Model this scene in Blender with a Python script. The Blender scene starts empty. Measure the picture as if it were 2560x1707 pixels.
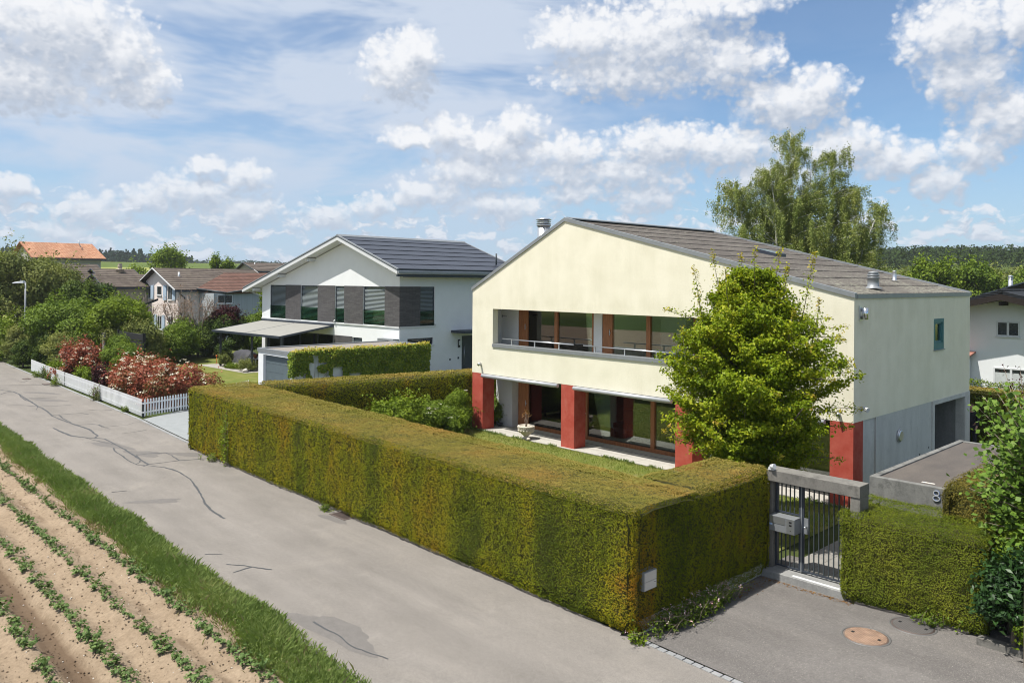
import bpy, math, random
import numpy as np
from mathutils import Matrix, Vector
SC = bpy.context.scene
COL = SC.collection
R = math.radians
# world axes: x runs along the cream house's long front (its right corner at x=0), y runs away from the road, z up; metres
# ---------------------------------------------------------------- camera
cam_d = bpy.data.cameras.new('camera'); cam = bpy.data.objects.new('camera', cam_d); COL.objects.link(cam)
cam_d.sensor_width = 36.0; cam_d.lens = 36.0 * 1975 / 2560
cam_d.shift_y = -150.5 / 2560
cam_d.clip_start = 0.1; cam_d.clip_end = 6000
cam.matrix_world = Matrix.Translation((9.75, -23.01, 6.55)) @ Matrix.Rotation(R(46.4), 4, 'Z') @ Matrix.Rotation(R(90), 4, 'X') @ Matrix.Rotation(R(0.4), 4, 'Z')
SC.camera = cam
CAM = np.array([9.75, -23.01, 6.55]); FWD = np.array([-0.7242, 0.6896, 0]); RGT = np.array([0.6896, 0.7242, 0])
# ---------------------------------------------------------------- colour management
SC.view_settings.view_transform = 'Standard'; SC.view_settings.look = 'None'
SC.view_settings.gamma = 1.0; SC.view_settings.exposure = 0.7
SC.cycles.filter_width = 1.05; SC.cycles.use_denoising = True; SC.cycles.denoising_prefilter = 'ACCURATE'; SC.cycles.use_adaptive_sampling = False
SC.cycles.max_bounces = 8; SC.cycles.diffuse_bounces = 3; SC.cycles.transparent_max_bounces = 16
# ---------------------------------------------------------------- sun
SUN = Vector((-0.18, -0.43, 1.0)).normalized()
SUN_EL = math.asin(SUN.z)
sd = bpy.data.lights.new('sun', 'SUN'); sun = bpy.data.objects.new('sun', sd); COL.objects.link(sun)
sd.energy = 4.0; sd.angle = R(0.53); sd.color = (1.0, 0.96, 0.88)
sun.rotation_euler = SUN.to_track_quat('Z', 'Y').to_euler(); sun.location = (0, 0, 60)
# ---------------------------------------------------------------- sky with clouds
W = bpy.data.worlds.new('World'); SC.world = W; W.use_nodes = True
wt = W.node_tree; wt.nodes.clear()
def N(t, typ, **kw):
    n = t.nodes.new(typ)
    for k, v in kw.items(): setattr(n, k, v)
    return n
def put(t, sock, v):
    if isinstance(v, bpy.types.NodeSocket): t.links.new(v, sock)
    else: sock.default_value = v
def M(t, op, a, b=0.0, c=None, clamp=False):
    n = N(t, 'ShaderNodeMath', operation=op, use_clamp=clamp)
    put(t, n.inputs[0], a); put(t, n.inputs[1], b)
    if c is not None: put(t, n.inputs[2], c)
    return n.outputs[0]
def VM(t, op, a, b=None):
    n = N(t, 'ShaderNodeVectorMath', operation=op)
    put(t, n.inputs[0], a)
    if b is not None: put(t, n.inputs[1], b)
    return n.outputs['Value'] if op in ('DOT_PRODUCT', 'LENGTH') else n.outputs[0]
def NOISE(t, vec, scale, detail=4, rough=.55, dist=0.0, dim='3D'):
    n = N(t, 'ShaderNodeTexNoise', noise_dimensions=dim)
    put(t, n.inputs['Vector'], vec); n.inputs['Scale'].default_value = scale
    n.inputs['Detail'].default_value = detail; n.inputs['Roughness'].default_value = rough
    n.inputs['Distortion'].default_value = dist
    return n
def MIX(t, f, a, b, mode='MIX'):
    n = N(t, 'ShaderNodeMix', data_type='RGBA', blend_type=mode)
    put(t, n.inputs[0], f); put(t, n.inputs[6], a); put(t, n.inputs[7], b)
    return n.outputs[2]
def MR(t, v, a, b, c=0.0, d=1.0, smooth=False):
    n = N(t, 'ShaderNodeMapRange', interpolation_type='SMOOTHSTEP' if smooth else 'LINEAR')
    put(t, n.inputs[0], v)
    for i, q in enumerate((a, b, c, d)): put(t, n.inputs[i + 1], q)
    return n.outputs[0]
BLOBS = [(-30.5,15.6,5.6,2.9),(-31.6,12.4,4.2,2.0),(-26.6,14.2,2.6,2.4),(-24.8,12.6,1.8,1.5),(-8.2,15.2,2.9,2.3),(-7.0,16.4,1.7,1.4),(10.1,17.2,7.0,2.4),(8.0,14.9,6.0,1.7),
 (15.0,15.4,4.0,1.9),(4.6,17.6,3.4,1.6),(14.3,19.3,5.9,1.2),(19.4,12.2,4.1,1.7),(21.0,13.2,2.0,1.4),(17.6,13.0,1.8,1.0),(29.0,16.0,3.2,2.3),(29.9,13.2,2.6,2.0),
 (32.6,16.2,1.8,1.9),(32.0,10.4,2.9,2.0),(30.4,8.6,2.2,1.3),(-4.8,10.7,1.9,1.3),(-7.4,10.3,2.2,.8),(.3,11.1,1.9,1.5),(-1.6,9.8,3.8,1.5),
 (3.9,9.3,4.0,1.3),(-2.6,8.0,3.8,1.3),(10.7,9.8,4.8,1.6),(8.6,8.0,4.6,1.4),(15.3,9.4,4.3,1.5),(4.2,7.9,3.0,1.0),(22.6,9.2,3.2,1.6),(25.7,8.2,3.0,1.2),
 (28.7,6.7,2.1,1.2),(17.6,7.5,3.4,1.2),(-25.0,5.3,2.0,1.0),(-21.8,5.9,3.0,1.2),(-18.8,4.7,2.8,1.0),(-27.8,4.3,2.2,1.0),(-30.0,3.0,2.2,.8),
 (-18.6,7.1,1.7,1.0),(-21.2,7.7,1.5,.6),(-7.0,6.3,2.2,1.0),(-4.6,6.5,1.6,.8),(-9.8,5.3,1.8,.9),(-.8,5.5,3.7,1.0),(4.6,6.5,2.8,.9),(9.6,6.1,3.2,1.0),
 (-13.2,4.5,1.9,.8),(28.1,3.3,1.1,.35),(31.0,3.0,1.0,.4),(-32.4,5.6,1.4,.8)]
# density group: input = (azimuth, elevation) in degrees
dg = bpy.data.node_groups.new('cloud_density', 'ShaderNodeTree')
dg.interface.new_socket('P', in_out='INPUT', socket_type='NodeSocketVector')
dg.interface.new_socket('D', in_out='OUTPUT', socket_type='NodeSocketFloat')
dg.interface.new_socket('S', in_out='OUTPUT', socket_type='NodeSocketFloat')
gi = N(dg, 'NodeGroupInput'); go = N(dg, 'NodeGroupOutput'); P0 = gi.outputs[0]
n1 = NOISE(dg, P0, 0.55, 2, .55, dim='2D'); w1 = VM(dg, 'SUBTRACT', n1.outputs['Color'], (.5, .5, .5))
w1 = VM(dg, 'MULTIPLY', w1, (2.6, 1.3, 0)); P1 = VM(dg, 'ADD', P0, w1)
acc = None
for (a, e, ra, re) in BLOBS:
    d = VM(dg, 'MULTIPLY', VM(dg, 'SUBTRACT', P1, (a, e - .12 * re, 0)), (1 / ra / 1.17, 1 / re / 1.36, 0))
    v = M(dg, 'SUBTRACT', 1.0, VM(dg, 'DOT_PRODUCT', d, d))
    if acc is None: acc = v
    else: acc = M(dg, 'SMOOTH_MAX', acc, v, 0.3)
# far small clouds in the low band
sp = N(dg, 'ShaderNodeSeparateXYZ'); dg.links.new(P0, sp.inputs[0])
bandP = VM(dg, 'MULTIPLY', P1, (0.42, 1.05, 1))
nb = NOISE(dg, bandP, 1.0, 3, .6, dim='2D').outputs['Fac']
bm = M(dg, 'MULTIPLY', MR(dg, sp.outputs[1], 8.5, 4.5), 1.0)
bandv = M(dg, 'SUBTRACT', M(dg, 'MULTIPLY', nb, 4.6), M(dg, 'SUBTRACT', 4.4, M(dg, 'MULTIPLY', bm, 2.32)))
acc = M(dg, 'SMOOTH_MAX', acc, bandv, 0.3)
acc = M(dg, 'MAXIMUM', M(dg, 'MINIMUM', M(dg, 'MULTIPLY', acc, 2.2), M(dg, 'ADD', acc, .04)), -2.0)
P2 = VM(dg, 'ADD', P0, VM(dg, 'MULTIPLY', w1, (.3, .3, 0)))
vz = N(dg, 'ShaderNodeTexVoronoi', feature='F1', voronoi_dimensions='2D'); dg.links.new(VM(dg, 'MULTIPLY', P2, (1, 1.25, 1)), vz.inputs['Vector'])
vz.inputs['Scale'].default_value = 0.9; vz.inputs['Detail'].default_value = 1.6; vz.inputs['Roughness'].default_value = .6
bil = MR(dg, vz.outputs['Distance'], 0.05, 0.85, .38, -.38)
fb = M(dg, 'MULTIPLY', M(dg, 'SUBTRACT', NOISE(dg, P0, 1.3, 4, .54, dim='2D').outputs['Fac'], .5), .95)
near = MR(dg, acc, -.75, .05, 0, 1)
D0 = M(dg, 'ADD', acc, M(dg, 'MULTIPLY', M(dg, 'ADD', bil, fb), near))
dg.links.new(M(dg, 'ADD', D0, 0.12), go.inputs[0])
dg.links.new(M(dg, 'ADD', M(dg, 'ADD', M(dg, 'MAXIMUM', acc, -.9), M(dg, 'MULTIPLY', bil, .50)), M(dg, 'MULTIPLY', fb, .10)), go.inputs[1])
geo = N(wt, 'ShaderNodeTexCoord'); DIR = VM(wt, 'NORMALIZE', geo.outputs['Generated'])
fx = VM(wt, 'DOT_PRODUCT', DIR, tuple(RGT)); fy = VM(wt, 'DOT_PRODUCT', DIR, tuple(FWD))
az = M(wt, 'MULTIPLY', M(wt, 'ARCTAN2', fx, fy), 57.2958)
sx = N(wt, 'ShaderNodeSeparateXYZ'); wt.links.new(DIR, sx.inputs[0])
el = M(wt, 'MULTIPLY', M(wt, 'ARCSINE', sx.outputs[2]), 57.2958)
cx = N(wt, 'ShaderNodeCombineXYZ'); wt.links.new(az, cx.inputs[0]); wt.links.new(el, cx.inputs[1]); AE = cx.outputs[0]
def dens(vec):
    g = N(wt, 'ShaderNodeGroup'); g.node_tree = dg; put(wt, g.inputs[0], vec); return g.outputs
up = N(wt, 'ShaderNodeCombineXYZ'); elc = M(wt, 'MAXIMUM', el, 0.0)
put(wt, up.inputs[0], M(wt, 'MULTIPLY', elc, -0.035)); put(wt, up.inputs[1], M(wt, 'ADD', M(wt, 'MULTIPLY', elc, 0.105), .25))
gA = dens(AE); gB = dens(VM(wt, 'ADD', AE, up.outputs[0]))
dA = gA[0]
alpha = MR(wt, dA, -0.16, 0.85, 0, 1, True)
# the cloud's own form: white where its sunward side is open, blue grey towards the thick flat base
lit = M(wt, 'SUBTRACT', gA[1], gB[1])
bright = MR(wt, M(wt, 'SUBTRACT', lit, M(wt, 'MULTIPLY', MR(wt, gA[1], .2, 1.5), .22)), -.48, .62, 0, 1, True)
ccol = MIX(wt, bright, (.47, .53, .635, 1), (.93, .94, .965, 1))
# clear-sky gradient from the sky model
sky = N(wt, 'ShaderNodeTexSky', sky_type='NISHITA'); sky.sun_disc = False
sky.sun_elevation = SUN_EL; sky.sun_rotation = math.atan2(SUN.x, SUN.y)
sky.altitude = 450; sky.air_density = 1.0; sky.dust_density = 0.3; sky.ozone_density = 2.0
SKYS = 0.13
skyc = MIX(wt, 1.0, sky.outputs[0], (SKYS * .76, SKYS * .92, SKYS * 1.02, 1), 'MULTIPLY')
# thin high veil
veilP = VM(wt, 'MULTIPLY', AE, (0.05, 0.16, 1))
vn = NOISE(wt, veilP, 1.6, 4, .6, .25, dim='2D').outputs['Fac']
vmask = M(wt, 'MULTIPLY', MR(wt, az, 14, 2, .10, 1.0), MR(wt, el, 2, 7, .5, 1))
veil = M(wt, 'MULTIPLY', MR(wt, vn, .28, .58, .25, .95, True), vmask)
hz = MR(wt, el, 12, -1, 0, .75, True)
c1_ = MIX(wt, veil, skyc, (.62, .70, .83, 1))
c2_ = MIX(wt, hz, c1_, (.40, .565, .77, 1))
farfade = MR(wt, el, 10, 1, 0, .62)
cc2 = MIX(wt, farfade, ccol, (.55, .65, .79, 1))
fin = MIX(wt, M(wt, 'MULTIPLY', alpha, .97), c2_, cc2)
# unseen pale sheet above the view, added to brighten and whiten the fill light
fin = MIX(wt, MR(wt, el, 21, 34, 0, .38, True), fin, (.95, .94, .91, 1))
# below the horizon: dull ground bounce
bg = N(wt, 'ShaderNodeBackground'); wt.links.new(fin, bg.inputs[0]); bg.inputs[1].default_value = 0.62
wo = N(wt, 'ShaderNodeOutputWorld'); wt.links.new(bg.outputs[0], wo.inputs[0])
W.cycles.sampling_method = 'NONE'
# ================================================================= materials
MATS = {}
def newmat(name):
    m = bpy.data.materials.new(name); m.use_nodes = True; t = m.node_tree
    for n in list(t.nodes): t.nodes.remove(n)
    o = t.nodes.new('ShaderNodeOutputMaterial'); MATS[name] = m
    return m, t, o
def bsdf(t, col, rough=.7, metal=0.0, spec=.3, bump=None, bstr=.3, bdist=.02):
    p = N(t, 'ShaderNodeBsdfPrincipled')
    put(t, p.inputs['Base Color'], col); put(t, p.inputs['Roughness'], rough); put(t, p.inputs['Metallic'], metal)
    p.inputs['Specular IOR Level'].default_value = spec
    if bump is not None:
        b = N(t, 'ShaderNodeBump'); b.inputs['Strength'].default_value = bstr; b.inputs['Distance'].default_value = bdist
        t.links.new(bump, b.inputs['Height']); t.links.new(b.outputs[0], p.inputs['Normal'])
    return p
def c4(c): return (c[0], c[1], c[2], 1)
def POS(t): return N(t, 'ShaderNodeNewGeometry').outputs['Position']
def mat(name, col, rough=.7, metal=0.0, spec=.3, var=.12, scale=3.0, bump=0.0, bscale=60, stretch=(1, 1, 1), col2=None, fine=0.0):
    """painted / plastered / metal surface: broad variation, optional stretched stains and fine grain"""
    if name in MATS: return MATS[name]
    m, t, o = newmat(name); P = POS(t)
    vec = VM(t, 'MULTIPLY', P, stretch)
    n = NOISE(t, vec, scale, 4, .6).outputs['Fac']
    lo = tuple(x * (1 - var) for x in col) if col2 is None else col2
    hi = tuple(min(1, x * (1 + var)) for x in col) if col2 is None else col
    c = MIX(t, MR(t, n, .3, .7), c4(lo), c4(hi))
    h = None
    if bump or fine:
        f = NOISE(t, P, bscale, 2, .6).outputs['Fac']
        if fine: c = MIX(t, 1.0, c, MIX(t, MR(t, f, .3, .7), c4((1 - fine,) * 3), c4((1 + fine,) * 3)), 'MULTIPLY')
        if bump: h = f
    p = bsdf(t, c, rough, metal, spec, h, bump, .01)
    t.links.new(p.outputs[0], o.inputs[0]); return m
def leafmat(name, cols, rough=.5, trans=.3, spec=.3, nscale=.6, nstretch=(1, 1, 1), namp=.6, sheen=0.0):
    """leaf: colour from a ramp over the leaf's own tint plus broad patches over the plant"""
    if name in MATS: return MATS[name]
    m, t, o = newmat(name)
    a = N(t, 'ShaderNodeAttribute', attribute_name='tint').outputs['Fac']
    n = NOISE(t, VM(t, 'MULTIPLY', POS(t), nstretch), nscale, 3, .6).outputs['Fac']
    f = M(t, 'ADD', M(t, 'MULTIPLY', a, 1 - namp), M(t, 'MULTIPLY', MR(t, n, .27, .73), namp), clamp=True)
    r = N(t, 'ShaderNodeValToRGB'); t.links.new(f, r.inputs[0])
    e = r.color_ramp.elements
    while len(e) < len(cols): e.new(.5)
    for i, cc in enumerate(cols):
        e[i].position = i / (len(cols) - 1) if len(cc) == 3 else cc[3]; e[i].color = c4(cc)
    c = r.outputs[0]
    p = bsdf(t, c, min(1, rough + .1), 0, spec * .5)
    tr = N(t, 'ShaderNodeBsdfTranslucent'); t.links.new(MIX(t, 1.0, c, (1.25, 1.35, .6, 1), 'MULTIPLY'), tr.inputs[0])
    mx = N(t, 'ShaderNodeMixShader'); mx.inputs[0].default_value = trans * .62
    t.links.new(p.outputs[0], mx.inputs[1]); t.links.new(tr.outputs[0], mx.inputs[2])
    t.links.new(mx.outputs[0], o.inputs[0]); return m
def glassmat(name, tint=(.9, .95, .93), refl=.2, rough=.0, fm=1.6):
    m, t, o = newmat(name)
    tr = N(t, 'ShaderNodeBsdfTransparent'); tr.inputs[0].default_value = c4(tint)
    g = N(t, 'ShaderNodeBsdfGlossy'); g.inputs['Roughness'].default_value = rough; g.inputs[0].default_value = (1, 1, 1, 1)
    f = N(t, 'ShaderNodeFresnel'); f.inputs[0].default_value = 1.52
    fac = M(t, 'ADD', M(t, 'MULTIPLY', f.outputs[0], fm), refl, clamp=True)
    mx = N(t, 'ShaderNodeMixShader'); t.links.new(fac, mx.inputs[0])
    t.links.new(tr.outputs[0], mx.inputs[1]); t.links.new(g.outputs[0], mx.inputs[2]); t.links.new(mx.outputs[0], o.inputs[0])
    return m
# cream render with rain marks
def cream(name, base, dark, amt):
    m, t, o = newmat(name); P = POS(t)
    n1 = NOISE(t, VM(t, 'MULTIPLY', P, (1.2, 1.2, .12)), 1.6, 5, .6).outputs['Fac']
    n2 = NOISE(t, P, 1.1, 4, .6).outputs['Fac']
    n3 = NOISE(t, P, 22, 3, .7).outputs['Fac']
    f = M(t, 'MULTIPLY', MR(t, M(t, 'ADD', M(t, 'MULTIPLY', n1, .38), M(t, 'MULTIPLY', n2, .62)), .40, .72), amt)
    # dirt that has run down from the eaves and the sill line
    s = N(t, 'ShaderNodeSeparateXYZ'); t.links.new(P, s.inputs[0])
    band = MR(t, M(t, 'ABSOLUTE', M(t, 'SUBTRACT', s.outputs[2], 5.62)), .42, .0)
    band = M(t, 'MULTIPLY', band, MR(t, NOISE(t, VM(t, 'MULTIPLY', P, (2.4, 2.4, .5)), 1.2, 5, .65).outputs['Fac'], .38, .68))
    f = M(t, 'ADD', f, M(t, 'MULTIPLY', band, .4), clamp=True)
    c = MIX(t, f, c4(base), c4(dark))
    c = MIX(t, 1.0, c, MIX(t, MR(t, n3, .25, .75), (.93, .93, .92, 1), (1.05, 1.05, 1.04, 1)), 'MULTIPLY')
    p = bsdf(t, c, .9, 0, .15, NOISE(t, P, 90, 2, .6).outputs['Fac'], .5, .012)
    t.links.new(p.outputs[0], o.inputs[0]); return m
CREAM = cream('cream_render', (.83, .785, .65), (.68, .64, .50), .75)
WHITE = mat('white_render', (.76, .77, .78), .9, var=.03, scale=1.2, bump=.3, bscale=70)
WHITE_TRIM = mat('white_painted_wood', (.62, .63, .64), .5, var=.04)
PINK = mat('pale_pink_render', (.82, .72, .68), .9, var=.04, scale=.8)
BEIGE = mat('beige_render', (.38, .34, .27), .9, var=.06, scale=.7)
GREY_REND = mat('grey_beige_render', (.36, .35, .31), .9, var=.06, scale=.6)
def redcol():
    m, t, o = newmat('red_painted_plaster'); P = POS(t)
    n = NOISE(t, P, 2.4, 5, .65).outputs['Fac']; n2 = NOISE(t, P, 55, 2, .6).outputs['Fac']
    c = MIX(t, MR(t, n, .35, .72), (.37, .058, .038, 1), (.46, .11, .078, 1))
    c = MIX(t, M(t, 'MULTIPLY', MR(t, NOISE(t, VM(t, 'MULTIPLY', P, (1, 1, .25)), 1.3, 5, .7).outputs['Fac'], .58, .72), .30), c, (.46, .25, .20, 1))
    p = bsdf(t, c, .82, 0, .2, n2, .5, .01); t.links.new(p.outputs[0], o.inputs[0]); return m
RED = redcol()
def concrete(name, a, b, stain=.5, dark=(.1, .1, .1)):
    m, t, o = newmat(name); P = POS(t)
    n = NOISE(t, VM(t, 'MULTIPLY', P, (1.5, 1.5, .35)), 1.8, 6, .65).outputs['Fac']
    f = NOISE(t, P, 26, 4, .7).outputs['Fac']
    c = MIX(t, MR(t, n, .3, .7), c4(a), c4(b))
    c = MIX(t, M(t, 'MULTIPLY', MR(t, NOISE(t, P, 3.2, 6, .7).outputs['Fac'], .52, .72), stain), c, c4(dark))
    c = MIX(t, 1.0, c, MIX(t, MR(t, f, .3, .7), (.86, .86, .86, 1), (1.12, 1.12, 1.12, 1)), 'MULTIPLY')
    p = bsdf(t, c, .88, 0, .2, f, .5, .012); t.links.new(p.outputs[0], o.inputs[0]); return m
CONC = concrete('fair_faced_concrete', (.46, .455, .445), (.57, .565, .55), .35, (.31, .31, .30))
CONC_OLD = concrete('weathered_concrete', (.14, .132, .12), (.215, .205, .185), .85, (.07, .068, .062))
CONC_WALL = concrete('lichen_stained_concrete', (.13, .13, .125), (.225, .222, .21), 1.0, (.05, .052, .05))
PAVING = concrete('pale_stone_paving', (.38, .36, .325), (.46, .44, .40), .25, (.27, .25, .22))
PLASTER_GREY = concrete('grey_white_plaster', (.50, .51, .53), (.58, .59, .60), .5, (.36, .37, .38))
ZINC = mat('titanium_zinc', (.27, .285, .30), .5, .4, .5, var=.08, scale=4)
ALU = mat('brushed_aluminium', (.62, .64, .67), .35, .85, .5, var=.05)
STEEL_DARK = mat('dark_blue_grey_metal', (.045, .055, .075), .45, .3, .5, var=.1)
ANTHRACITE = mat('anthracite_coating', (.05, .062, .07), .5, .2, .5, var=.08)
GARAGEDOOR = mat('grey_blue_door_coating', (.105, .135, .15), .55, .1, .4, var=.06)
CHROME = mat('polished_steel', (.75, .76, .78), .18, 1.0, .5, var=.03)
BLACK = mat('black_gap', (.012, .012, .013), .8, var=.1)
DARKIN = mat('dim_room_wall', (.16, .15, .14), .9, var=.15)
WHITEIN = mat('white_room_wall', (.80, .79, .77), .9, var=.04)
FLOORIN = mat('room_floor_wood', (.20, .13, .08), .5, var=.2)
WOOD = mat('oiled_brown_wood', (.34, .135, .052), .5, 0, .4, var=.25, scale=3, stretch=(8, 8, .6))
TEAL = mat('teal_painted_wood', (.055, .17, .19), .5, var=.08)
BRICKDARK = None
def darkbrick():
    m, t, o = newmat('dark_slim_brick'); P = POS(t)
    b = N(t, 'ShaderNodeTexBrick'); s = N(t, 'ShaderNodeSeparateXYZ'); t.links.new(P, s.inputs[0])
    cxyz = N(t, 'ShaderNodeCombineXYZ'); put(t, cxyz.inputs[0], M(t, 'ADD', s.outputs[0], s.outputs[1])); put(t, cxyz.inputs[1], s.outputs[2])
    t.links.new(cxyz.outputs[0], b.inputs['Vector']); b.inputs['Scale'].default_value = 1.0
    b.inputs['Brick Width'].default_value = .5; b.inputs['Row Height'].default_value = .075; b.inputs['Mortar Size'].default_value = .006
    b.inputs['Color1'].default_value = (.075, .07, .072, 1); b.inputs['Color2'].default_value = (.105, .10, .10, 1); b.inputs['Mortar'].default_value = (.04, .04, .042, 1)
    c = MIX(t, 1.0, b.outputs[0], MIX(t, NOISE(t, P, 7, 3, .6).outputs['Fac'], (.75, .75, .75, 1), (1.25, 1.25, 1.25, 1)), 'MULTIPLY')
    p = bsdf(t, c, .8, 0, .3, b.outputs['Fac'], .4, .01); t.links.new(p.outputs[0], o.inputs[0]); return m
BRICK = darkbrick()
def eternit():
    m, t, o = newmat('weathered_fibre_cement'); P = POS(t)
    n = NOISE(t, VM(t, 'MULTIPLY', P, (1.0, .35, 1)), 1.4, 6, .65).outputs['Fac']
    c = MIX(t, MR(t, n, .3, .7), (.075, .064, .057, 1), (.13, .115, .103, 1))
    l = NOISE(t, P, 9, 4, .75).outputs['Fac']; l2 = NOISE(t, P, .6, 3, .6).outputs['Fac']
    s = N(t, 'ShaderNodeSeparateXYZ'); t.links.new(P, s.inputs[0])
    eave = MR(t, s.outputs[0], -4.5, 0, 0, .10)
    c = MIX(t, M(t, 'MULTIPLY', MR(t, M(t, 'ADD', l, eave), .56, .64), M(t, 'ADD', MR(t, l2, .4, .62), .35)), c, (.26, .25, .20, 1))
    c = MIX(t, MR(t, NOISE(t, P, 5.5, 3, .7).outputs['Fac'], .68, .72), c, (.33, .32, .29, 1))
    f = NOISE(t, P, 30, 3, .7).outputs['Fac']
    c = MIX(t, 1.0, c, MIX(t, MR(t, f, .3, .7), (.8, .8, .8, 1), (1.2, 1.2, 1.2, 1)), 'MULTIPLY')
    p = bsdf(t, c, .9, 0, .2, f, .5, .015); t.links.new(p.outputs[0], o.inputs[0]); return m
ETERNIT = eternit()
def tiles(name, c1, c2, c3, pitch=.33, width=.3, wave=True):
    """roof tiles on a slope whose eave runs along y: courses by height, joints along y"""
    m, t, o = newmat(name); P = POS(t); s = N(t, 'ShaderNodeSeparateXYZ'); t.links.new(P, s.inputs[0])
    rowf = M(t, 'DIVIDE', s.outputs[2], pitch); row = M(t, 'FLOOR', rowf); fr = M(t, 'FRACT', rowf)
    colf = M(t, 'DIVIDE', s.outputs[1], width); cl = M(t, 'FLOOR', colf); fc = M(t, 'FRACT', colf)
    wn = N(t, 'ShaderNodeTexWhiteNoise', noise_dimensions='2D'); cc = N(t, 'ShaderNodeCombineXYZ'); put(t, cc.inputs[0], row); put(t, cc.inputs[1], cl); t.links.new(cc.outputs[0], wn.inputs['Vector'])
    c = MIX(t, wn.outputs['Value'], c4(c1), c4(c2))
    c = MIX(t, M(t, 'MULTIPLY', MR(t, NOISE(t, VM(t, 'MULTIPLY', P, (1, .3, 1)), 2.2, 5, .7).outputs['Fac'], .45, .66), .7), c, c4(c3))
    edge = MR(t, fr, .08, .50, .10, 1)
    joint = MR(t, M(t, 'ABSOLUTE', M(t, 'SUBTRACT', fc, .5)), .5, .38, .6, 1)
    k = M(t, 'MULTIPLY', edge, joint) if wave else edge
    kc = N(t, 'ShaderNodeCombineColor'); [put(t, kc.inputs[i], k) for i in range(3)]
    c = MIX(t, 1.0, c, kc.outputs[0], 'MULTIPLY')
    p = bsdf(t, c, .85, 0, .2, k, .6, .03); t.links.new(p.outputs[0], o.inputs[0]); return m
T_BROWN = tiles('dark_brown_tiles', (.085, .066, .055), (.125, .10, .085), (.20, .17, .135), .20, .3, False)
T_REDBROWN = tiles('red_brown_tiles', (.12, .062, .046), (.17, .09, .07), (.15, .09, .072), .15, .25)
T_ORANGE = tiles('orange_clay_tiles', (.42, .19, .105), (.58, .31, .19), (.44, .25, .16), .155, .32)
T_DARK = tiles('dark_grey_tiles', (.022, .025, .030), (.036, .040, .046), (.045, .048, .053), .12, .3)
def soil():
    m, t, o = newmat('dry_field_soil'); P = POS(t)
    n = NOISE(t, P, 1.5, 5, .6).outputs['Fac']; f = NOISE(t, P, 14, 5, .75).outputs['Fac']; ff = NOISE(t, P, 60, 3, .7).outputs['Fac']
    c = MIX(t, MR(t, n, .3, .7), (.265, .20, .138, 1), (.335, .26, .185, 1))
    c = MIX(t, 1.0, c, MIX(t, MR(t, f, .3, .7), (.75, .74, .72, 1), (1.14, 1.14, 1.14, 1)), 'MULTIPLY')
    # darker wheel rut between the third and fourth ridge
    s = N(t, 'ShaderNodeSeparateXYZ'); t.links.new(P, s.inputs[0])
    y = M(t, 'ADD', s.outputs[1], M(t, 'MULTIPLY', M(t, 'SUBTRACT', n, .5), .12))
    rut = M(t, 'ADD', MR(t, M(t, 'ABSOLUTE', M(t, 'ADD', y, 19.14)), .26, .14), MR(t, M(t, 'ABSOLUTE', M(t, 'ADD', y, 20.95)), .30, .16), clamp=True)
    rut2 = MR(t, M(t, 'ABSOLUTE', M(t, 'ADD', y, 17.36)), .10, .03)
    c = MIX(t, M(t, 'ADD', M(t, 'MULTIPLY', rut, .85), M(t, 'MULTIPLY', rut2, M(t, 'MULTIPLY', MR(t, NOISE(t, P, .8, 3, .6).outputs['Fac'], .45, .6), .5)), clamp=True), c, (.115, .077, .05, 1))
    h = M(t, 'ADD', f, M(t, 'MULTIPLY', ff, .5))
    p = bsdf(t, c, .95, 0, .1, h, .9, .03); t.links.new(p.outputs[0], o.inputs[0]); return m
SOIL = soil()
def asphalt(name, a, b, sp, spamt, stainc):
    m, t, o = newmat(name); P = POS(t)
    n = NOISE(t, VM(t, 'MULTIPLY', P, (.5, 1, 1)), .9, 5, .6).outputs['Fac']
    f = NOISE(t, P, 45, 4, .8).outputs['Fac']; g = NOISE(t, P, 13, 3, .6).outputs['Fac']
    c = MIX(t, MR(t, n, .3, .7), c4(a), c4(b))
    c = MIX(t, M(t, 'MULTIPLY', MR(t, NOISE(t, P, .33, 5, .65, .4).outputs['Fac'], .54, .72), .6), c, c4(stainc))
    c = MIX(t, 1.0, c, MIX(t, MR(t, f, .3, .7), c4((1 - sp,) * 3), c4((1 + sp,) * 3)), 'MULTIPLY')
    c = MIX(t, 1.0, c, MIX(t, MR(t, g, .3, .7), (.92, .92, .92, 1), (1.07, 1.07, 1.07, 1)), 'MULTIPLY')
    k = NOISE(t, VM(t, 'MULTIPLY', P, (.10, 1.5, 1)), 1.0, 4, .6).outputs['Fac']; c = MIX(t, 1.0, c, MIX(t, MR(t, k, .3, .7), (.90, .90, .905, 1), (1.06, 1.055, 1.05, 1)), 'MULTIPLY')
    s_ = NOISE(t, P, 1.1, 6, .75, .6).outputs['Fac']; c = MIX(t, M(t, 'MULTIPLY', MR(t, s_, .60, .68), .22), c, c4(tuple(v * .72 for v in a)))
    s2 = NOISE(t, P, .7, 5, .7).outputs['Fac']; c = MIX(t, M(t, 'MULTIPLY', MR(t, s2, .60, .72), .35), c, c4(tuple(v * 1.35 for v in b)))
    c = MIX(t, M(t, 'MULTIPLY', MR(t, NOISE(t, P, 70, 2, .5).outputs['Fac'], .66, .70), spamt), c, (.62, .58, .48, 1))
    p = bsdf(t, c, .93, 0, .15, f, .5, .008); t.links.new(p.outputs[0], o.inputs[0]); return m
ROAD = asphalt('pale_worn_asphalt', (.185, .170, .154), (.232, .213, .194), .30, .2, (.28, .255, .225))
DRIVE = asphalt('coarse_grey_asphalt', (.125, .116, .110), (.165, .154, .146), .38, .5, (.195, .18, .165))
TAR = mat('tar_seam', (.072, .074, .078), .8, var=.15, scale=8)
STAIN = mat('darker_asphalt_patch', (.15, .139, .13), .9, var=.08, scale=6, fine=.15, bscale=60)
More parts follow.
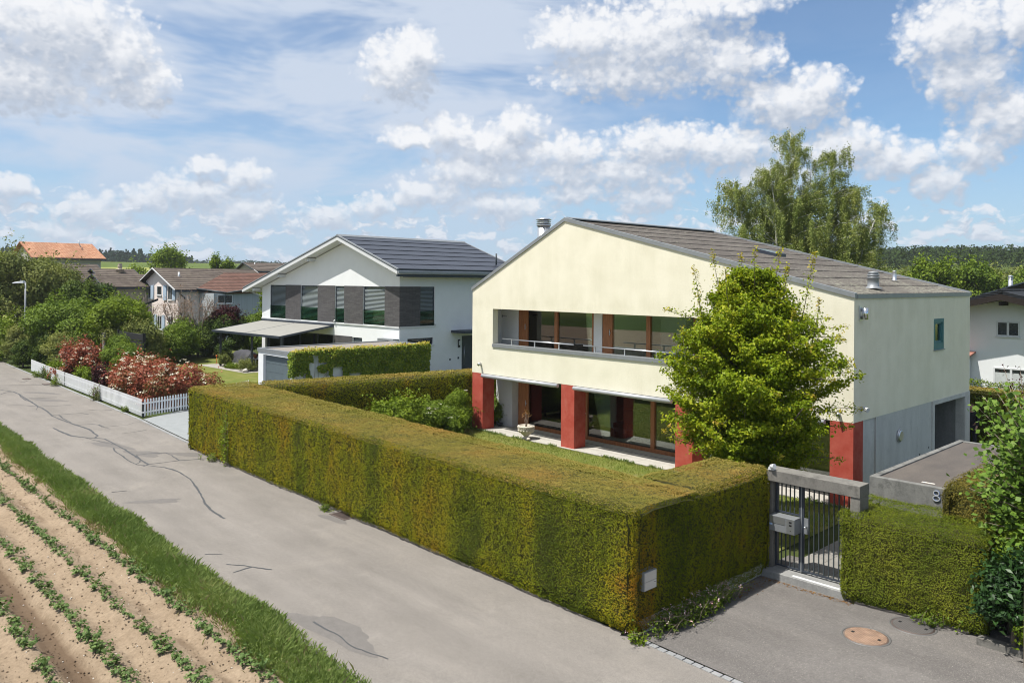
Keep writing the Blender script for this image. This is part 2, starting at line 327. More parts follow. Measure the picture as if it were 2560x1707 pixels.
DRIVE2 = concrete('smooth_grey_driveway', (.24, .255, .26), (.28, .295, .30), .3, (.36, .37, .37))
COBBLE = concrete('granite_cobble', (.22, .225, .23), (.31, .31, .31), .35, (.15, .16, .16))
GRAVEL = mat('roof_gravel', (.24, .215, .19), .95, var=.15, scale=9, fine=.45, bscale=22, bump=.8)
def lawnm(name, a, b, d):
    m, t, o = newmat(name); P = POS(t)
    n = NOISE(t, P, .8, 5, .6).outputs['Fac']; f = NOISE(t, P, 30, 4, .8).outputs['Fac']
    c = MIX(t, MR(t, n, .35, .68), c4(a), c4(b))
    c = MIX(t, M(t, 'MULTIPLY', MR(t, NOISE(t, P, 1.7, 4, .6).outputs['Fac'], .52, .7), .6), c, c4(d))
    c = MIX(t, 1.0, c, MIX(t, MR(t, f, .3, .7), (.6, .6, .6, 1), (1.3, 1.3, 1.3, 1)), 'MULTIPLY')
    p = bsdf(t, c, .9, 0, .1, f, .8, .03); t.links.new(p.outputs[0], o.inputs[0]); return m
LAWN = lawnm('garden_lawn', (.12, .155, .032), (.19, .195, .05), (.27, .235, .10))
GROUND = lawnm('meadow_ground', (.04, .06, .018), (.07, .09, .025), (.08, .085, .035))
def fieldm():
    m, t, o = newmat('distant_fields'); P = POS(t)
    rel = VM(t, 'SUBTRACT', P, tuple(CAM)); d = VM(t, 'LENGTH', VM(t, 'MULTIPLY', rel, (1, 1, 0)))
    n = NOISE(t, VM(t, 'MULTIPLY', P, (.01, .01, 0)), 1.5, 3, .5).outputs['Fac']
    c = MIX(t, MR(t, n, .35, .65), (.20, .225, .06, 1), (.27, .285, .085, 1))
    near = MR(t, d, 150, 112, 0, 1)
    c = MIX(t, near, c, (.06, .09, .02, 1))
    s = N(t, 'ShaderNodeSeparateXYZ'); t.links.new(P, s.inputs[0])
    strip = MR(t, M(t, 'ABSOLUTE', M(t, 'SUBTRACT', d, M(t, 'ADD', 345, M(t, 'MULTIPLY', n, 60)))), 44, 36)
    c = MIX(t, strip, c, (.09, .125, .03, 1))
    c = MIX(t, 1.0, c, MIX(t, NOISE(t, P, .5, 4, .7).outputs['Fac'], (.8, .8, .8, 1), (1.2, 1.2, 1.2, 1)), 'MULTIPLY')
    p = bsdf(t, c, .95, 0, .05); t.links.new(p.outputs[0], o.inputs[0]); return m
FIELDS = fieldm()
GLASS = glassmat('window_glass', (.76, .84, .80), .045, 0, 1.15)
GLASS_FAR = mat('dark_window_pane', (.02, .025, .028), .05, 0, .8, var=.2)
BARK = mat('grey_brown_bark', (.14, .115, .09), .9, var=.35, scale=9, stretch=(1, 1, .3), bump=.8, bscale=30)
BARK_WHITE = mat('birch_bark', (.52, .50, .46), .8, var=.5, scale=4, stretch=(1, 1, 2.5))
BARE = mat('bare_twig_bark', (.24, .19, .15), .9, var=.3, scale=6)
# leaves
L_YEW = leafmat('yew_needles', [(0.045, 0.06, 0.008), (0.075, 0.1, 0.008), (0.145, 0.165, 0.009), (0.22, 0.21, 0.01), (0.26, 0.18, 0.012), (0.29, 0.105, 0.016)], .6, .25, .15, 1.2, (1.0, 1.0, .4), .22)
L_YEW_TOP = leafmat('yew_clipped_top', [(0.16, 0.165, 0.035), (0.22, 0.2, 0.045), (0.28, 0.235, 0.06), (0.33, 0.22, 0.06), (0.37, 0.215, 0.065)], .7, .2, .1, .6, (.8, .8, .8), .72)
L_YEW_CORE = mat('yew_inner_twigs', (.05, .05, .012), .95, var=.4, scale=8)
L_YEW_BROWN = leafmat('yew_brownish', [(.06, .065, .015), (.12, .11, .02), (.19, .15, .03), (.27, .17, .05)], .6, .2, .2, .9, (1, 1, .6), .6)
L_YEW_GREEN = leafmat('yew_fresh', [(0.04, 0.06, 0.007), (0.085, 0.12, 0.009), (0.15, 0.175, 0.012), (0.22, 0.22, 0.022)], .55, .25, .25, .9, (1, 1, .5), .5)
L_HORN = leafmat('hornbeam_leaf', [(0.04, 0.07, 0.003), (0.1, 0.16, 0.005), (0.21, 0.275, 0.01), (0.36, 0.36, 0.02), (0.45, 0.27, 0.07)], .42, .4, .3, .9, (1, 1, 1.2), .25)
L_BIRCH = leafmat('birch_leaf', [(0.1114, 0.1606, 0.037), (0.2025, 0.2551, 0.0641), (0.3037, 0.3307, 0.0926), (0.4657, 0.4347, 0.1432)], .45, .3, .4, .5, (1, 1, .5), .3)
L_HAZEL = leafmat('hazel_leaf', [(0.04, 0.0858, 0.0096), (0.08, 0.1482, 0.0176), (0.128, 0.2106, 0.028), (0.176, 0.2574, 0.044)], .4, .38, .4, .8, (1, 1, 1), .25)
L_DEEP = leafmat('deep_green_leaf', [(0.0204, 0.0432, 0.0079), (0.045, 0.081, 0.0118), (0.0844, 0.1242, 0.0179), (0.1237, 0.162, 0.0248)], .5, .25, .3, .5, (1, 1, 1), .35)
L_MID = leafmat('mid_green_leaf', [(0.0408, 0.0727, 0.0097), (0.0816, 0.1341, 0.0136), (0.1399, 0.2012, 0.0194), (0.21, 0.2627, 0.034)], .5, .3, .3, .5, (1, 1, 1), .35)
L_OLIVE = leafmat('olive_green_leaf', [(0.0635, 0.0845, 0.0226), (0.1197, 0.148, 0.0376), (0.1974, 0.2184, 0.0564), (0.2959, 0.2819, 0.0877)], .55, .3, .3, .4, (1, 1, 1), .4)
L_LIME = leafmat('bright_green_leaf', [(0.045, 0.081, 0.0072), (0.099, 0.153, 0.0107), (0.171, 0.234, 0.018), (0.243, 0.297, 0.027)], .5, .35, .3, .5, (1, 1, 1), .35)
L_RED = leafmat('red_photinia_leaf', [(0.08, 0.11, 0.03), (0.15, 0.1, 0.035), (0.26, 0.065, 0.035), (0.34, 0.09, 0.055), (0.46, 0.22, 0.16)], .4, .25, .4, .8, (1, 1, 1), .25)
L_MAROON = leafmat('maroon_leaf', [(0.0221, 0.0081, 0.0101), (0.0504, 0.0141, 0.0182), (0.0907, 0.0221, 0.0252)], .5, .25, .3, .8, (1, 1, 1), .3)
L_CREAM = leafmat('cream_blossom', [(.62, .58, .42), (.78, .74, .60), (.85, .82, .74)], .7, .2, .2, .8, (1, 1, 1), .1)
L_PINKF = leafmat('pink_blossom', [(.62, .30, .33), (.75, .48, .48), (.82, .74, .72)], .7, .2, .2, .8, (1, 1, 1), .1)
L_IVY = leafmat('ivy_leaf', [(0.058, 0.0986, 0.0081), (0.1159, 0.1796, 0.012), (0.1971, 0.2551, 0.0161), (0.313, 0.313, 0.0302)], .4, .3, .4, .6, (1, 1, 1), .3)
L_IVYTOP = leafmat('young_ivy_leaf', [(0.216, 0.2384, 0.0173), (0.3456, 0.311, 0.0346), (0.4536, 0.311, 0.0691)], .4, .3, .4, .8, (1, 1, 1), .3)
L_POTATO = leafmat('potato_leaf', [(0.054, 0.0945, 0.0252), (0.09, 0.1485, 0.0405), (0.1395, 0.207, 0.063), (0.189, 0.252, 0.09)], .5, .25, .35, 2.0, (1, 1, 1), .2)
L_GRASS = leafmat('verge_grass', [(0.091, 0.1438, 0.0345), (0.143, 0.2063, 0.0552), (0.221, 0.2812, 0.0862), (0.377, 0.3625, 0.161)], .6, .4, .15, .5, (1, 1, 1), .4)
L_LAWNB = leafmat('lawn_blade', [(.13, .19, .035), (.20, .25, .055), (.29, .30, .08), (.40, .36, .15)], .7, .35, .1, .7, (1, 1, 1), .55)
L_DRY = leafmat('dry_grass', [(0.144, 0.1584, 0.0504), (0.2448, 0.2088, 0.1008), (0.324, 0.2736, 0.1584)], .7, .3, .2, 1, (1, 1, 1), .3)
L_LAUREL = leafmat('laurel_leaf', [(.012, .035, .010), (.025, .062, .016), (.045, .10, .025)], .32, .1, .5, 1, (1, 1, 1), .2)
L_FOREST = leafmat('forest_canopy', [(0.0135, 0.03, 0.0162), (0.024, 0.0465, 0.0216), (0.0375, 0.0638, 0.027)], .8, .1, .05, .02, (1, 1, 1), .5)
L_FORESTL = leafmat('broadleaf_canopy', [(0.016, 0.0289, 0.009), (0.03, 0.0495, 0.0115), (0.048, 0.0701, 0.0179)], .7, .15, .1, .03, (1, 1, 1), .5)
L_BROWN = leafmat('withered_leaf', [(0.1152, 0.0576, 0.0216), (0.2016, 0.1008, 0.036), (0.288, 0.1728, 0.072)], .8, .2, .1, 2, (1, 1, 1), .2)
# ================================================================= mesh helpers
LOCAL = set(); TINT_RNG = np.random.default_rng(5)
def tag(o, label=None, cat=None, group=None, kind=None):
    for k, v in (('label', label), ('category', cat), ('group', group), ('kind', kind)):
        if v: o[k] = v
    return o
def thing(name, label, cat, loc=(0, 0, 0), group=None, rot=0.0, local=False):
    o = bpy.data.objects.new(name, None); COL.objects.link(o); o.empty_display_size = .2
    o.location = loc; o.rotation_euler = (0, 0, rot); o['_p'] = 1
    del o['_p']
    if local: LOCAL.add(o.name)
    return tag(o, label, cat, group)
def adopt(o, parent):
    if parent is None: return
    o.parent = parent
    if parent.name in LOCAL: LOCAL.add(o.name)
    elif parent.type == 'EMPTY':
        o.matrix_parent_inverse = (Matrix.Translation(parent.location) @ Matrix.Rotation(parent.rotation_euler[2], 4, 'Z')).inverted()
def copy_tree(o, parent=None, label=None):
    c = o.copy(); COL.objects.link(c)
    if parent: c.parent = parent
    if label: c['label'] = label
    for ch in o.children: copy_tree(ch, c)
    return c
def fast(name, V, F, mats, parent=None, tint=None, smooth=False, midx=None):
    """V (n,3), F (m,k) uniform polygons"""
    V = np.asarray(V, np.float32); F = np.asarray(F, np.int32); k = F.shape[1]
    me = bpy.data.meshes.new(name); me.vertices.add(len(V)); me.vertices.foreach_set('co', V.ravel())
    me.loops.add(F.size); me.loops.foreach_set('vertex_index', F.ravel())
    me.polygons.add(len(F)); me.polygons.foreach_set('loop_start', np.arange(0, F.size, k, dtype=np.int32))
    me.polygons.foreach_set('loop_total', np.full(len(F), k, np.int32))
    if midx is not None: me.polygons.foreach_set('material_index', np.asarray(midx, np.int32))
    if smooth: me.polygons.foreach_set('use_smooth', np.ones(len(F), bool))
    me.update(calc_edges=True)
    if tint is not None:
        a = me.attributes.new('tint', 'FLOAT', 'POINT'); a.data.foreach_set('value', np.asarray(tint, np.float32))
    for m in (mats if isinstance(mats, (list, tuple)) else [mats]): me.materials.append(m)
    o = bpy.data.objects.new(name, me); COL.objects.link(o); adopt(o, parent); return o
def unit(v): return v / np.maximum(np.linalg.norm(v, axis=-1, keepdims=True), 1e-9)
def leaf_geo(P, Nn, size, rng, aspect=.6, fold=.18, droop=None):
    n = len(P); size = np.broadcast_to(size, (n,)).reshape(n, 1)
    r = rng.normal(size=(n, 3)) if droop is None else rng.normal(size=(n, 3)) * .5 + np.asarray(droop)
    T = unit(r - (r * Nn).sum(1, keepdims=True) * Nn); B = np.cross(Nn, T)
    a = P - T * size * .5; b = P + T * size * .5
    s1 = P + B * size * aspect * .5 + Nn * size * fold; s2 = P - B * size * aspect * .5 + Nn * size * fold
    V = np.stack([a, s1, b, s2], 1).reshape(-1, 3)
    F = np.arange(4 * n).reshape(n, 4)
    return V, F
def leaves(name, P, Nn, size, mat_, parent, rng, tint=None, aspect=.6, fold=.18, droop=None):
    V, F = leaf_geo(P, unit(Nn), size, rng, aspect, fold, droop)
    if tint is None: tint = rng.random(len(P))
    return fast(name, V, F, mat_, parent, np.repeat(tint, 4))
class MB:
    def __init__(s): s.v = []; s.f = []; s.m = []; s.sm = []
    def add(s, vs, fs, m=0, smooth=False):
        b = len(s.v); s.v += [tuple(q) for q in vs]
        for f in fs: s.f.append(tuple(i + b for i in f)); s.m.append(m); s.sm.append(smooth)
        return s
    def box(s, x0, y0, z0, x1, y1, z1, m=0):
        x0, x1 = sorted((x0, x1)); y0, y1 = sorted((y0, y1)); z0, z1 = sorted((z0, z1))
        return s.add([(x0,y0,z0),(x1,y0,z0),(x1,y1,z0),(x0,y1,z0),(x0,y0,z1),(x1,y0,z1),(x1,y1,z1),(x0,y1,z1)],
                     [(0,3,2,1),(4,5,6,7),(0,1,5,4),(1,2,6,5),(2,3,7,6),(3,0,4,7)], m)
    def hexa(s, b, t, m=0):
        return s.add(list(b) + list(t), [(0,3,2,1),(4,5,6,7),(0,1,5,4),(1,2,6,5),(2,3,7,6),(3,0,4,7)], m)
    def prism_y(s, poly, y0, y1, m=0):
        n = len(poly); vs = [(x, y0, z) for x, z in poly] + [(x, y1, z) for x, z in poly]
        fs = [tuple(range(n)), tuple(range(2 * n - 1, n - 1, -1))] + [(i, i + n, (i + 1) % n + n, (i + 1) % n) for i in range(n)]
        return s.add(vs, fs, m)
    def prism_x(s, poly, x0, x1, m=0):
        n = len(poly); vs = [(x0, y, z) for y, z in poly] + [(x1, y, z) for y, z in poly]
        fs = [tuple(range(n)), tuple(range(2 * n - 1, n - 1, -1))] + [(i, i + n, (i + 1) % n + n, (i + 1) % n) for i in range(n)]
        return s.add(vs, fs, m)
    def tube(s, pts, rad, n=8, m=0, smooth=True, caps=True):
        pts = [Vector(p) for p in pts]
        if not isinstance(rad, (list, tuple)): rad = [rad] * len(pts)
        vs = []; fs = []; prev = None
        for i, p in enumerate(pts):
            d = (pts[min(i + 1, len(pts) - 1)] - pts[max(i - 1, 0)]).normalized()
            if prev is None: a = d.orthogonal().normalized()
            else: a = (prev - d * prev.dot(d)); a = a.normalized() if a.length > 1e-6 else d.orthogonal().normalized()
            prev = a; b = d.cross(a)
            for k in range(n):
                w = 2 * math.pi * k / n; vs.append(tuple(p + (a * math.cos(w) + b * math.sin(w)) * rad[i]))
        for i in range(len(pts) - 1):
            for k in range(n): fs.append((i*n+k, i*n+(k+1)%n, (i+1)*n+(k+1)%n, (i+1)*n+k))
        s.add(vs, fs, m, smooth)
        if caps:
            b = len(s.v) - len(vs); s.f.append(tuple(range(b + n - 1, b - 1, -1))); s.m.append(m); s.sm.append(False)
            e = b + (len(pts) - 1) * n; s.f.append(tuple(range(e, e + n))); s.m.append(m); s.sm.append(False)
        return s
    def lathe(s, prof, c=(0, 0, 0), n=20, m=0, smooth=True):
        vs = [(c[0] + r * math.cos(2*math.pi*k/n), c[1] + r * math.sin(2*math.pi*k/n), c[2] + z) for r, z in prof for k in range(n)]
        fs = [(i*n+k, i*n+(k+1)%n, (i+1)*n+(k+1)%n, (i+1)*n+k) for i in range(len(prof) - 1) for k in range(n)]
        s.add(vs, fs, m, smooth)
        b = len(s.v) - len(vs); s.f.append(tuple(range(b + n - 1, b - 1, -1))); s.m.append(m); s.sm.append(False)
        e = b + (len(prof) - 1) * n; s.f.append(tuple(range(e, e + n))); s.m.append(m); s.sm.append(False)
        return s
    def build(s, name, mats, parent=None, bevel=0.0):
        me = bpy.data.meshes.new(name); me.from_pydata(s.v, [], s.f)
        for m in (mats if isinstance(mats, (list, tuple)) else [mats]): me.materials.append(m)
        me.polygons.foreach_set('material_index', s.m); me.polygons.foreach_set('use_smooth', s.sm); me.update()
        o = bpy.data.objects.new(name, me); COL.objects.link(o); adopt(o, parent)
        if bevel:
            b = o.modifiers.new('bevel', 'BEVEL'); b.width = bevel; b.segments = 2; b.limit_method = 'ANGLE'; b.angle_limit = R(50)
        return o
def B(name, mats, parent, *boxes, bevel=0.0):
    q = MB()
    for b in boxes: q.box(*b)
    return q.build(name, mats, parent, bevel)
def grid_wall(q, ax, p0, p1, a0, a1, z0, z1, holes, m=0):
    """wall slab between planes p0..p1 on the given axis, spanning a0..a1 and z0..z1 on the other, with rectangular holes"""
    xs = sorted({a0, a1} | {min(max(v, a0), a1) for h in holes for v in h[:2]}); zs = sorted({z0, z1} | {min(max(v, z0), z1) for h in holes for v in h[2:]})
    for i in range(len(xs) - 1):
        run = None
        for j in range(len(zs) - 1):
            cxx = (xs[i] + xs[i+1]) / 2; cz = (zs[j] + zs[j+1]) / 2
            hole = any(h[0] < cxx < h[1] and h[2] < cz < h[3] for h in holes)
            if not hole: run = (run[0], zs[j+1]) if run else (zs[j], zs[j+1])
            if (hole or j == len(zs) - 2) and run:
                if ax == 'y': q.box(xs[i], p0, run[0], xs[i+1], p1, run[1], m)
                else: q.box(p0, xs[i], run[0], p1, xs[i+1], run[1], m)
                run = None
def frame_ring(q, ax, p0, p1, a0, a1, z0, z1, w, m=0, bottom=True):
    f = (lambda a, b, c, d: q.box(a, p0, c, b, p1, d, m)) if ax == 'y' else (lambda a, b, c, d: q.box(p0, a, c, p1, b, d, m))
    f(a0, a0 + w, z0, z1); f(a1 - w, a1, z0, z1); f(a0 + w, a1 - w, z1 - w, z1)
    if bottom: f(a0 + w, a1 - w, z0, z0 + w)
def text(name, s, size, mat_, parent, loc, rot, depth=.004, font=None):
    c = bpy.data.curves.new(name, 'FONT'); c.body = s; c.size = size; c.extrude = depth; c.align_x = 'CENTER'; c.align_y = 'CENTER'
    o = bpy.data.objects.new(name, c); COL.objects.link(o); c.materials.append(mat_)
    o.location = loc; o.rotation_euler = rot
    if parent: o.parent = parent; o.matrix_parent_inverse = Matrix.Translation(parent.location).inverted()
    return o
# ================================================================= setting
def terrain_z(x, y):
    r = np.hypot(x - CAM[0], y - CAM[1])
    az = np.degrees(np.arctan2((x - CAM[0]) * RGT[0] + (y - CAM[1]) * RGT[1], (x - CAM[0]) * FWD[0] + (y - CAM[1]) * FWD[1]))
    t = np.clip((r - 118) / 330, 0, 1); z = 14.6 * t * t * (3 - 2 * t)
    rt = np.clip((az - 8) / 14, 0, 1) * np.clip(1.6 - np.abs(az) / 100, 0, 1)
    t2 = np.clip((r - 230) / 420, 0, 1); z = z + rt * 4.0 * t2 * t2 * (3 - 2 * t2)
    t3 = np.clip((r - 700) / 3000, 0, 1); return z + t3 * 10 - .25 * (1 - np.clip((r - 110) / 20, 0, 1))
def make_ground():
    rr = np.concatenate([[0], np.linspace(8, 120, 16), np.geomspace(130, 5200, 60)]); th = np.linspace(0, 2 * math.pi, 181)[:-1]
    X = CAM[0] + rr[:, None] * np.cos(th)[None]; Y = CAM[1] + rr[:, None] * np.sin(th)[None]
    V = np.stack([X, Y, terrain_z(X, Y)], -1).reshape(-1, 3); n = 180; F = []
    i, k = np.meshgrid(np.arange(len(rr) - 1), np.arange(n), indexing='ij'); i = i.ravel(); k = k.ravel()
    F = np.stack([i*n+k, (i+1)*n+k, (i+1)*n+(k+1) % n, i*n+(k+1) % n], 1)
    tag(fast('ground', V, F, FIELDS, smooth=True), kind='structure')
make_ground()
def sheet(name, pts, z, m, kind='structure', thick=0.0, parent=None):
    q = MB(); n = len(pts)
    q.add([(x, y, z) for x, y in pts], [tuple(range(n))])
    if thick:
        q.add([(x, y, z) for x, y in pts] + [(x, y, z - thick) for x, y in pts], [(i, i + n, (i + 1) % n + n, (i + 1) % n) for i in range(n)])
    o = q.build(name, m, parent)
    if kind: o['kind'] = kind
    return o
sheet('garden_ground', [(-95, -9.0), (-45, -9.6), (-22, -10.4), (.9, -11.2), (30, -11.2), (30, 40), (-95, 60)], -.03, GROUND)
sheet('road', [(-110, -15.35), (-45, -15.40), (-30, -15.55), (-1.5, -16.12), (60, -16.7), (60, -11.42), (2.9, -11.38), (1.0, -11.3), (-22.4, -10.49), (-28.8, -10.12), (-43.9, -9.73), (-75, -8.9), (-110, -8.0)], 0.0, ROAD, thick=.12)
sheet('entrance_driveway', [(.75, -11.2), (2.9, -11.28), (60, -11.34), (60, -5.0), (.6, -5.0), (.6, -6.4)], .006, DRIVE)
sheet('concrete_driveway', [(-28.75, -10.02), (-22.4, -10.39), (-20.3, -10.5), (-20.9, -8.0), (-28.2, -2.5), (-33.2, -2.5)], .006, DRIVE2)
sheet('garden_lawn', [(-17.3, -9.4), (.3, -9.4), (.3, -.14), (-17.0, -.14), (-17.6, -1)], .0, LAWN)
sheet('back_garden_lawn', [(-60, -6.0), (-33.1, -2.6), (-33.1, 6.4), (-60, 9)], .0, LAWN)
# paved path inside the gate
PATHM = mat('grey_path_slabs', (.24, .228, .21), .9, var=.12, scale=2, fine=.12, bscale=30)
q = MB(); rng = random.Random(3)
for i in range(4):
    for j in range(9):
        x0 = .95 + i * .5; y0 = -5.95 + j * .62
        q.box(x0 + .006, y0 + .006, -.02, x0 + .494, y0 + .614, .03 + rng.random() * .006)
tag(q.build('slab_path', PATHM), kind='structure')
# kerb of granite setts
def setts(name, line, w, step, z, seed):
    q = MB(); rg = random.Random(seed)
    for (x0, y0), (x1, y1) in zip(line[:-1], line[1:]):
        L = math.hypot(x1 - x0, y1 - y0); n = max(1, int(L / step)); dx, dy = (x1 - x0) / L, (y1 - y0) / L; nx, ny = -dy, dx
        for i in range(n):
            a = L * i / n + .008; b = L * (i + 1) / n - .008; o = rg.uniform(-.008, .008); h = z + rg.uniform(-.004, .006)
            P = lambda t, s: (x0 + dx * t + nx * s, y0 + dy * t + ny * s)
            c = [P(a + rg.uniform(0, .01), -w / 2 + o), P(b - rg.uniform(0, .01), -w / 2 + o), P(b, w / 2 + o), P(a, w / 2 + o)]
            t = [((x - c[0][0]) * .0 + x, y) for x, y in c]
            q.hexa([(x, y, -.05) for x, y in c], [(x, y, h) for x, y in t])
    return tag(q.build(name, COBBLE, bevel=.008), kind='structure')
setts('sett_kerb', [(.95, -11.30), (2.86, -11.38), (9, -11.42)], .11, .19, .017, 1)
setts('sett_kerb', [(-60, -9.40), (-43.9, -9.80), (-28.8, -10.16), (-22.4, -10.53), (-20.4, -10.64)], .14, .2, .02, 2)
# tar seams over the cracks of the road
CR = [[(-44.28,-12.81),(-43.71,-12.63),(-42.89,-12.42),(-41.61,-12.4),(-39.78,-12.5),(-38.47,-12.56),(-37.03,-12.65),(-36.04,-12.7),(-35.42,-12.67),(-33.95,-12.76),(-32.44,-12.91),(-31.39,-12.89),(-30.1,-12.82),(-29.16,-12.75),(-28.47,-12.67),(-27.68,-12.62),(-26.76,-12.72),(-25.98,-12.78),(-25.52,-13.02)],
[(-41.61,-12.4),(-40.53,-12.55),(-38.79,-12.67),(-38.03,-12.56),(-36.21,-12.66)],[(-36.04,-12.7),(-34.95,-13.03)],[(-37.45,-13.84),(-37.02,-13.21),(-36.04,-12.7),(-35.71,-12.09),(-35.46,-11.32)],
[(-32.74,-12.84),(-32.44,-11.68),(-31.91,-11.49)],[(-32.53,-12.61),(-31.41,-12.72),(-30.1,-12.74)],[(-29.1,-12.69),(-29.02,-12.17),(-28.65,-12.0),(-27.97,-12.03),(-27.2,-11.91)],
[(-28.62,-11.97),(-27.84,-11.96),(-27.81,-11.65),(-27.69,-11.09),(-28.04,-10.7),(-28.02,-10.37)],[(-29.06,-13.68),(-27.89,-13.67),(-26.72,-13.61),(-26.34,-13.49),(-25.87,-13.26),(-25.52,-13.02),(-25.05,-12.77),(-24.41,-12.78),(-23.46,-12.82),(-22.52,-12.83),(-21.16,-12.93),(-20.27,-12.99),(-19.22,-13.05)],
[(-26.06,-13.32),(-24.99,-13.15),(-23.6,-12.85)],[(-22.97,-13.08),(-22.4,-13.21),(-21.35,-13.27),(-20.2,-13.37),(-19.49,-13.35),(-19.07,-13.1),(-18.4,-12.78),(-17.6,-12.66),(-16.3,-12.75),(-15.35,-12.96),(-14.07,-13.28),(-12.93,-13.6),(-12.16,-13.73),(-11.31,-13.76)],
[(-21.11,-12.88),(-21.06,-12.46),(-20.78,-11.9),(-20.23,-11.89),(-19.15,-12.02)],[(-19.06,-13.3),(-19.26,-13.04),(-19.15,-12.02),(-18.78,-11.06)],[(-21.01,-12.88),(-20.24,-12.97),(-19.8,-13.15),(-19.58,-13.35)],
[(-25.75,-11.9),(-25.76,-11.44),(-25.95,-10.83)],[(-33.27,-11.11),(-32.63,-10.73),(-32.51,-10.24)],[(-46.43,-12.4),(-44.63,-9.96)],[(-52.91,-11.19),(-52.38,-9.6)],[(-48.04,-11.12),(-47.29,-10.97),(-48.16,-10.52)],[(-39.42,-12.35),(-38.85,-11.15)],
[(-42.08,-13.22),(-42.73,-12.82),(-42.93,-12.46)],[(-7.32,-15.3),(-7.35,-14.86)],[(-8.9,-15.3),(-8.6,-15.0)],[(-16.22,-15.15),(-16.09,-14.76)],[(-3.8,-15.3),(-3.0,-15.25),(-2.42,-15.3),(-1.6,-15.1)],[(-7.9,-15.2),(-7.55,-14.95),(-6.9,-14.6)]]
q = MB(); rg = random.Random(8)
for li, L in enumerate(CR):
    pts = []
    for (x0, y0), (x1, y1) in zip(L[:-1], L[1:]):
        n = max(2, int(math.hypot(x1 - x0, y1 - y0) / .12))
        for i in range(n): t = i / n; pts.append((x0 + (x1 - x0) * t + rg.uniform(-.014, .014), y0 + (y1 - y0) * t + rg.uniform(-.014, .014)))
    pts.append(L[-1]); wide = .034 if li in (0, 8, 10) else .021; vs = []
    w = wide
    for i, p in enumerate(pts):
        a = pts[max(i - 1, 0)]; b = pts[min(i + 1, len(pts) - 1)]; d = math.hypot(b[0] - a[0], b[1] - a[1]) or 1; nx, ny = -(b[1] - a[1]) / d, (b[0] - a[0]) / d
        w = min(wide * 1.6, max(wide * .55, w + rg.uniform(-.006, .006)))
        vs += [(p[0] + nx * w, p[1] + ny * w, .004 + li * .00012), (p[0] - nx * w, p[1] - ny * w, .004 + li * .00012)]
    q.add(vs, [(2*i, 2*i+2, 2*i+3, 2*i+1) for i in range(len(pts) - 1)])
tag(q.build('tar_seams', TAR), kind='structure')
q = MB(); rg = random.Random(4)
for cx_, cy_, rx, ry, an in ((-41.2, -11.3, 1.3, .28, .5), (-38.2, -11.8, 1.3, .30, .45), (-23.5, -12.95, 1.3, .30, .25), (-21.2, -12.55, .9, .35, .35), (-14.3, -14.5, .72, .22, 1.0), (-20.0, -11.4, .9, .28, .6), (-3.2, -15.2, 1.2, .34, .1), (-9.3, -11.55, .55, .2, .1)):
    vs = []
    for i in range(36):
        a = 2 * math.pi * i / 36; k = 1 + .22 * math.sin(3 * a + cx_) + rg.uniform(-.08, .08)
        ex, ey = rx * k * math.cos(a), ry * k * math.sin(a); vs.append((cx_ + ex * math.cos(an) - ey * math.sin(an), cy_ + ex * math.sin(an) + ey * math.cos(an), .0022))
    q.add(vs, [tuple(range(36))])
tag(q.build('asphalt_patches', STAIN), kind='structure')
# ---------------- field: ridged soil
def soil_h(x, y):
    c = np.array([-16.93, -17.80, -18.66, -19.52]); z = np.full_like(x, -.10)
    yy = y + .02 * np.sin(x * .5) 
    ph = np.mod(-yy - 16.93 + .43, .864) - .432
    z = -.13 + .135 * np.cos(np.clip(ph / .432, -1, 1) * math.pi) * .5 + .0675
    z = np.where(np.abs(yy + 19.14) < .24, z - .05, z)
    edge = np.clip((yy + 16.62) / .35, 0, 1); z = z * (1 - edge) + (-.05) * edge
    return z
def vnoise(x, y, s, seed=0):
    xi = np.floor(x * s).astype(np.int64); yi = np.floor(y * s).astype(np.int64); fx = x * s - xi; fy = y * s - yi
    fx = fx * fx * (3 - 2 * fx); fy = fy * fy * (3 - 2 * fy)
    def h(a, b): v = np.sin(a * 127.1 + b * 311.7 + seed * 74.7) * 43758.5453; return v - np.floor(v)
    return (h(xi, yi) * (1 - fx) + h(xi + 1, yi) * fx) * (1 - fy) + (h(xi, yi + 1) * (1 - fx) + h(xi + 1, yi + 1) * fx) * fy
def make_soil():
    xs = np.concatenate([np.arange(-110, -40, .8), np.arange(-40, -24, .12), np.arange(-24, 2, .05), np.arange(2, 40, .8)]); ys = np.concatenate([np.arange(-60, -24, 1.2), np.arange(-24, -20.4, .2), np.arange(-20.4, -15.35, .04)])
    X, Y = np.meshgrid(xs, ys, indexing='ij'); Z = soil_h(X, Y)
    Z = Z + (vnoise(X, Y, 3, 1) - .5) * .04 + (vnoise(X, Y, 9, 2) - .5) * .026 + (vnoise(X, Y, 22, 3) - .5) * .016
    V = np.stack([X, Y, Z], -1).reshape(-1, 3); n = len(ys); i, k = np.meshgrid(np.arange(len(xs) - 1), np.arange(n - 1), indexing='ij'); i = i.ravel(); k = k.ravel()
    F = np.stack([i*n+k, (i+1)*n+k, (i+1)*n+k+1, i*n+k+1], 1)
    tag(fast('field_soil', V, F, SOIL, smooth=True), kind='structure')
make_soil()
def rocks(name, P, s, m, rng, kind='stuff'):
    base = np.array([(1,0,0),(-1,0,0),(0,1,0),(0,-1,0),(0,0,1),(0,0,-1)], float); f = np.array([(0,2,4),(2,1,4),(1,3,4),(3,0,4),(2,0,5),(1,2,5),(3,1,5),(0,3,5)])
    n = len(P); V = base[None] * s[:, None, None] * rng.uniform(.6, 1.2, (n, 6, 1)) * np.array([1, 1, .7]) + P[:, None]
    F = (f[None] + (np.arange(n) * 6)[:, None, None]).reshape(-1, 3); return tag(fast(name, V.reshape(-1, 3), F, m), kind=kind)
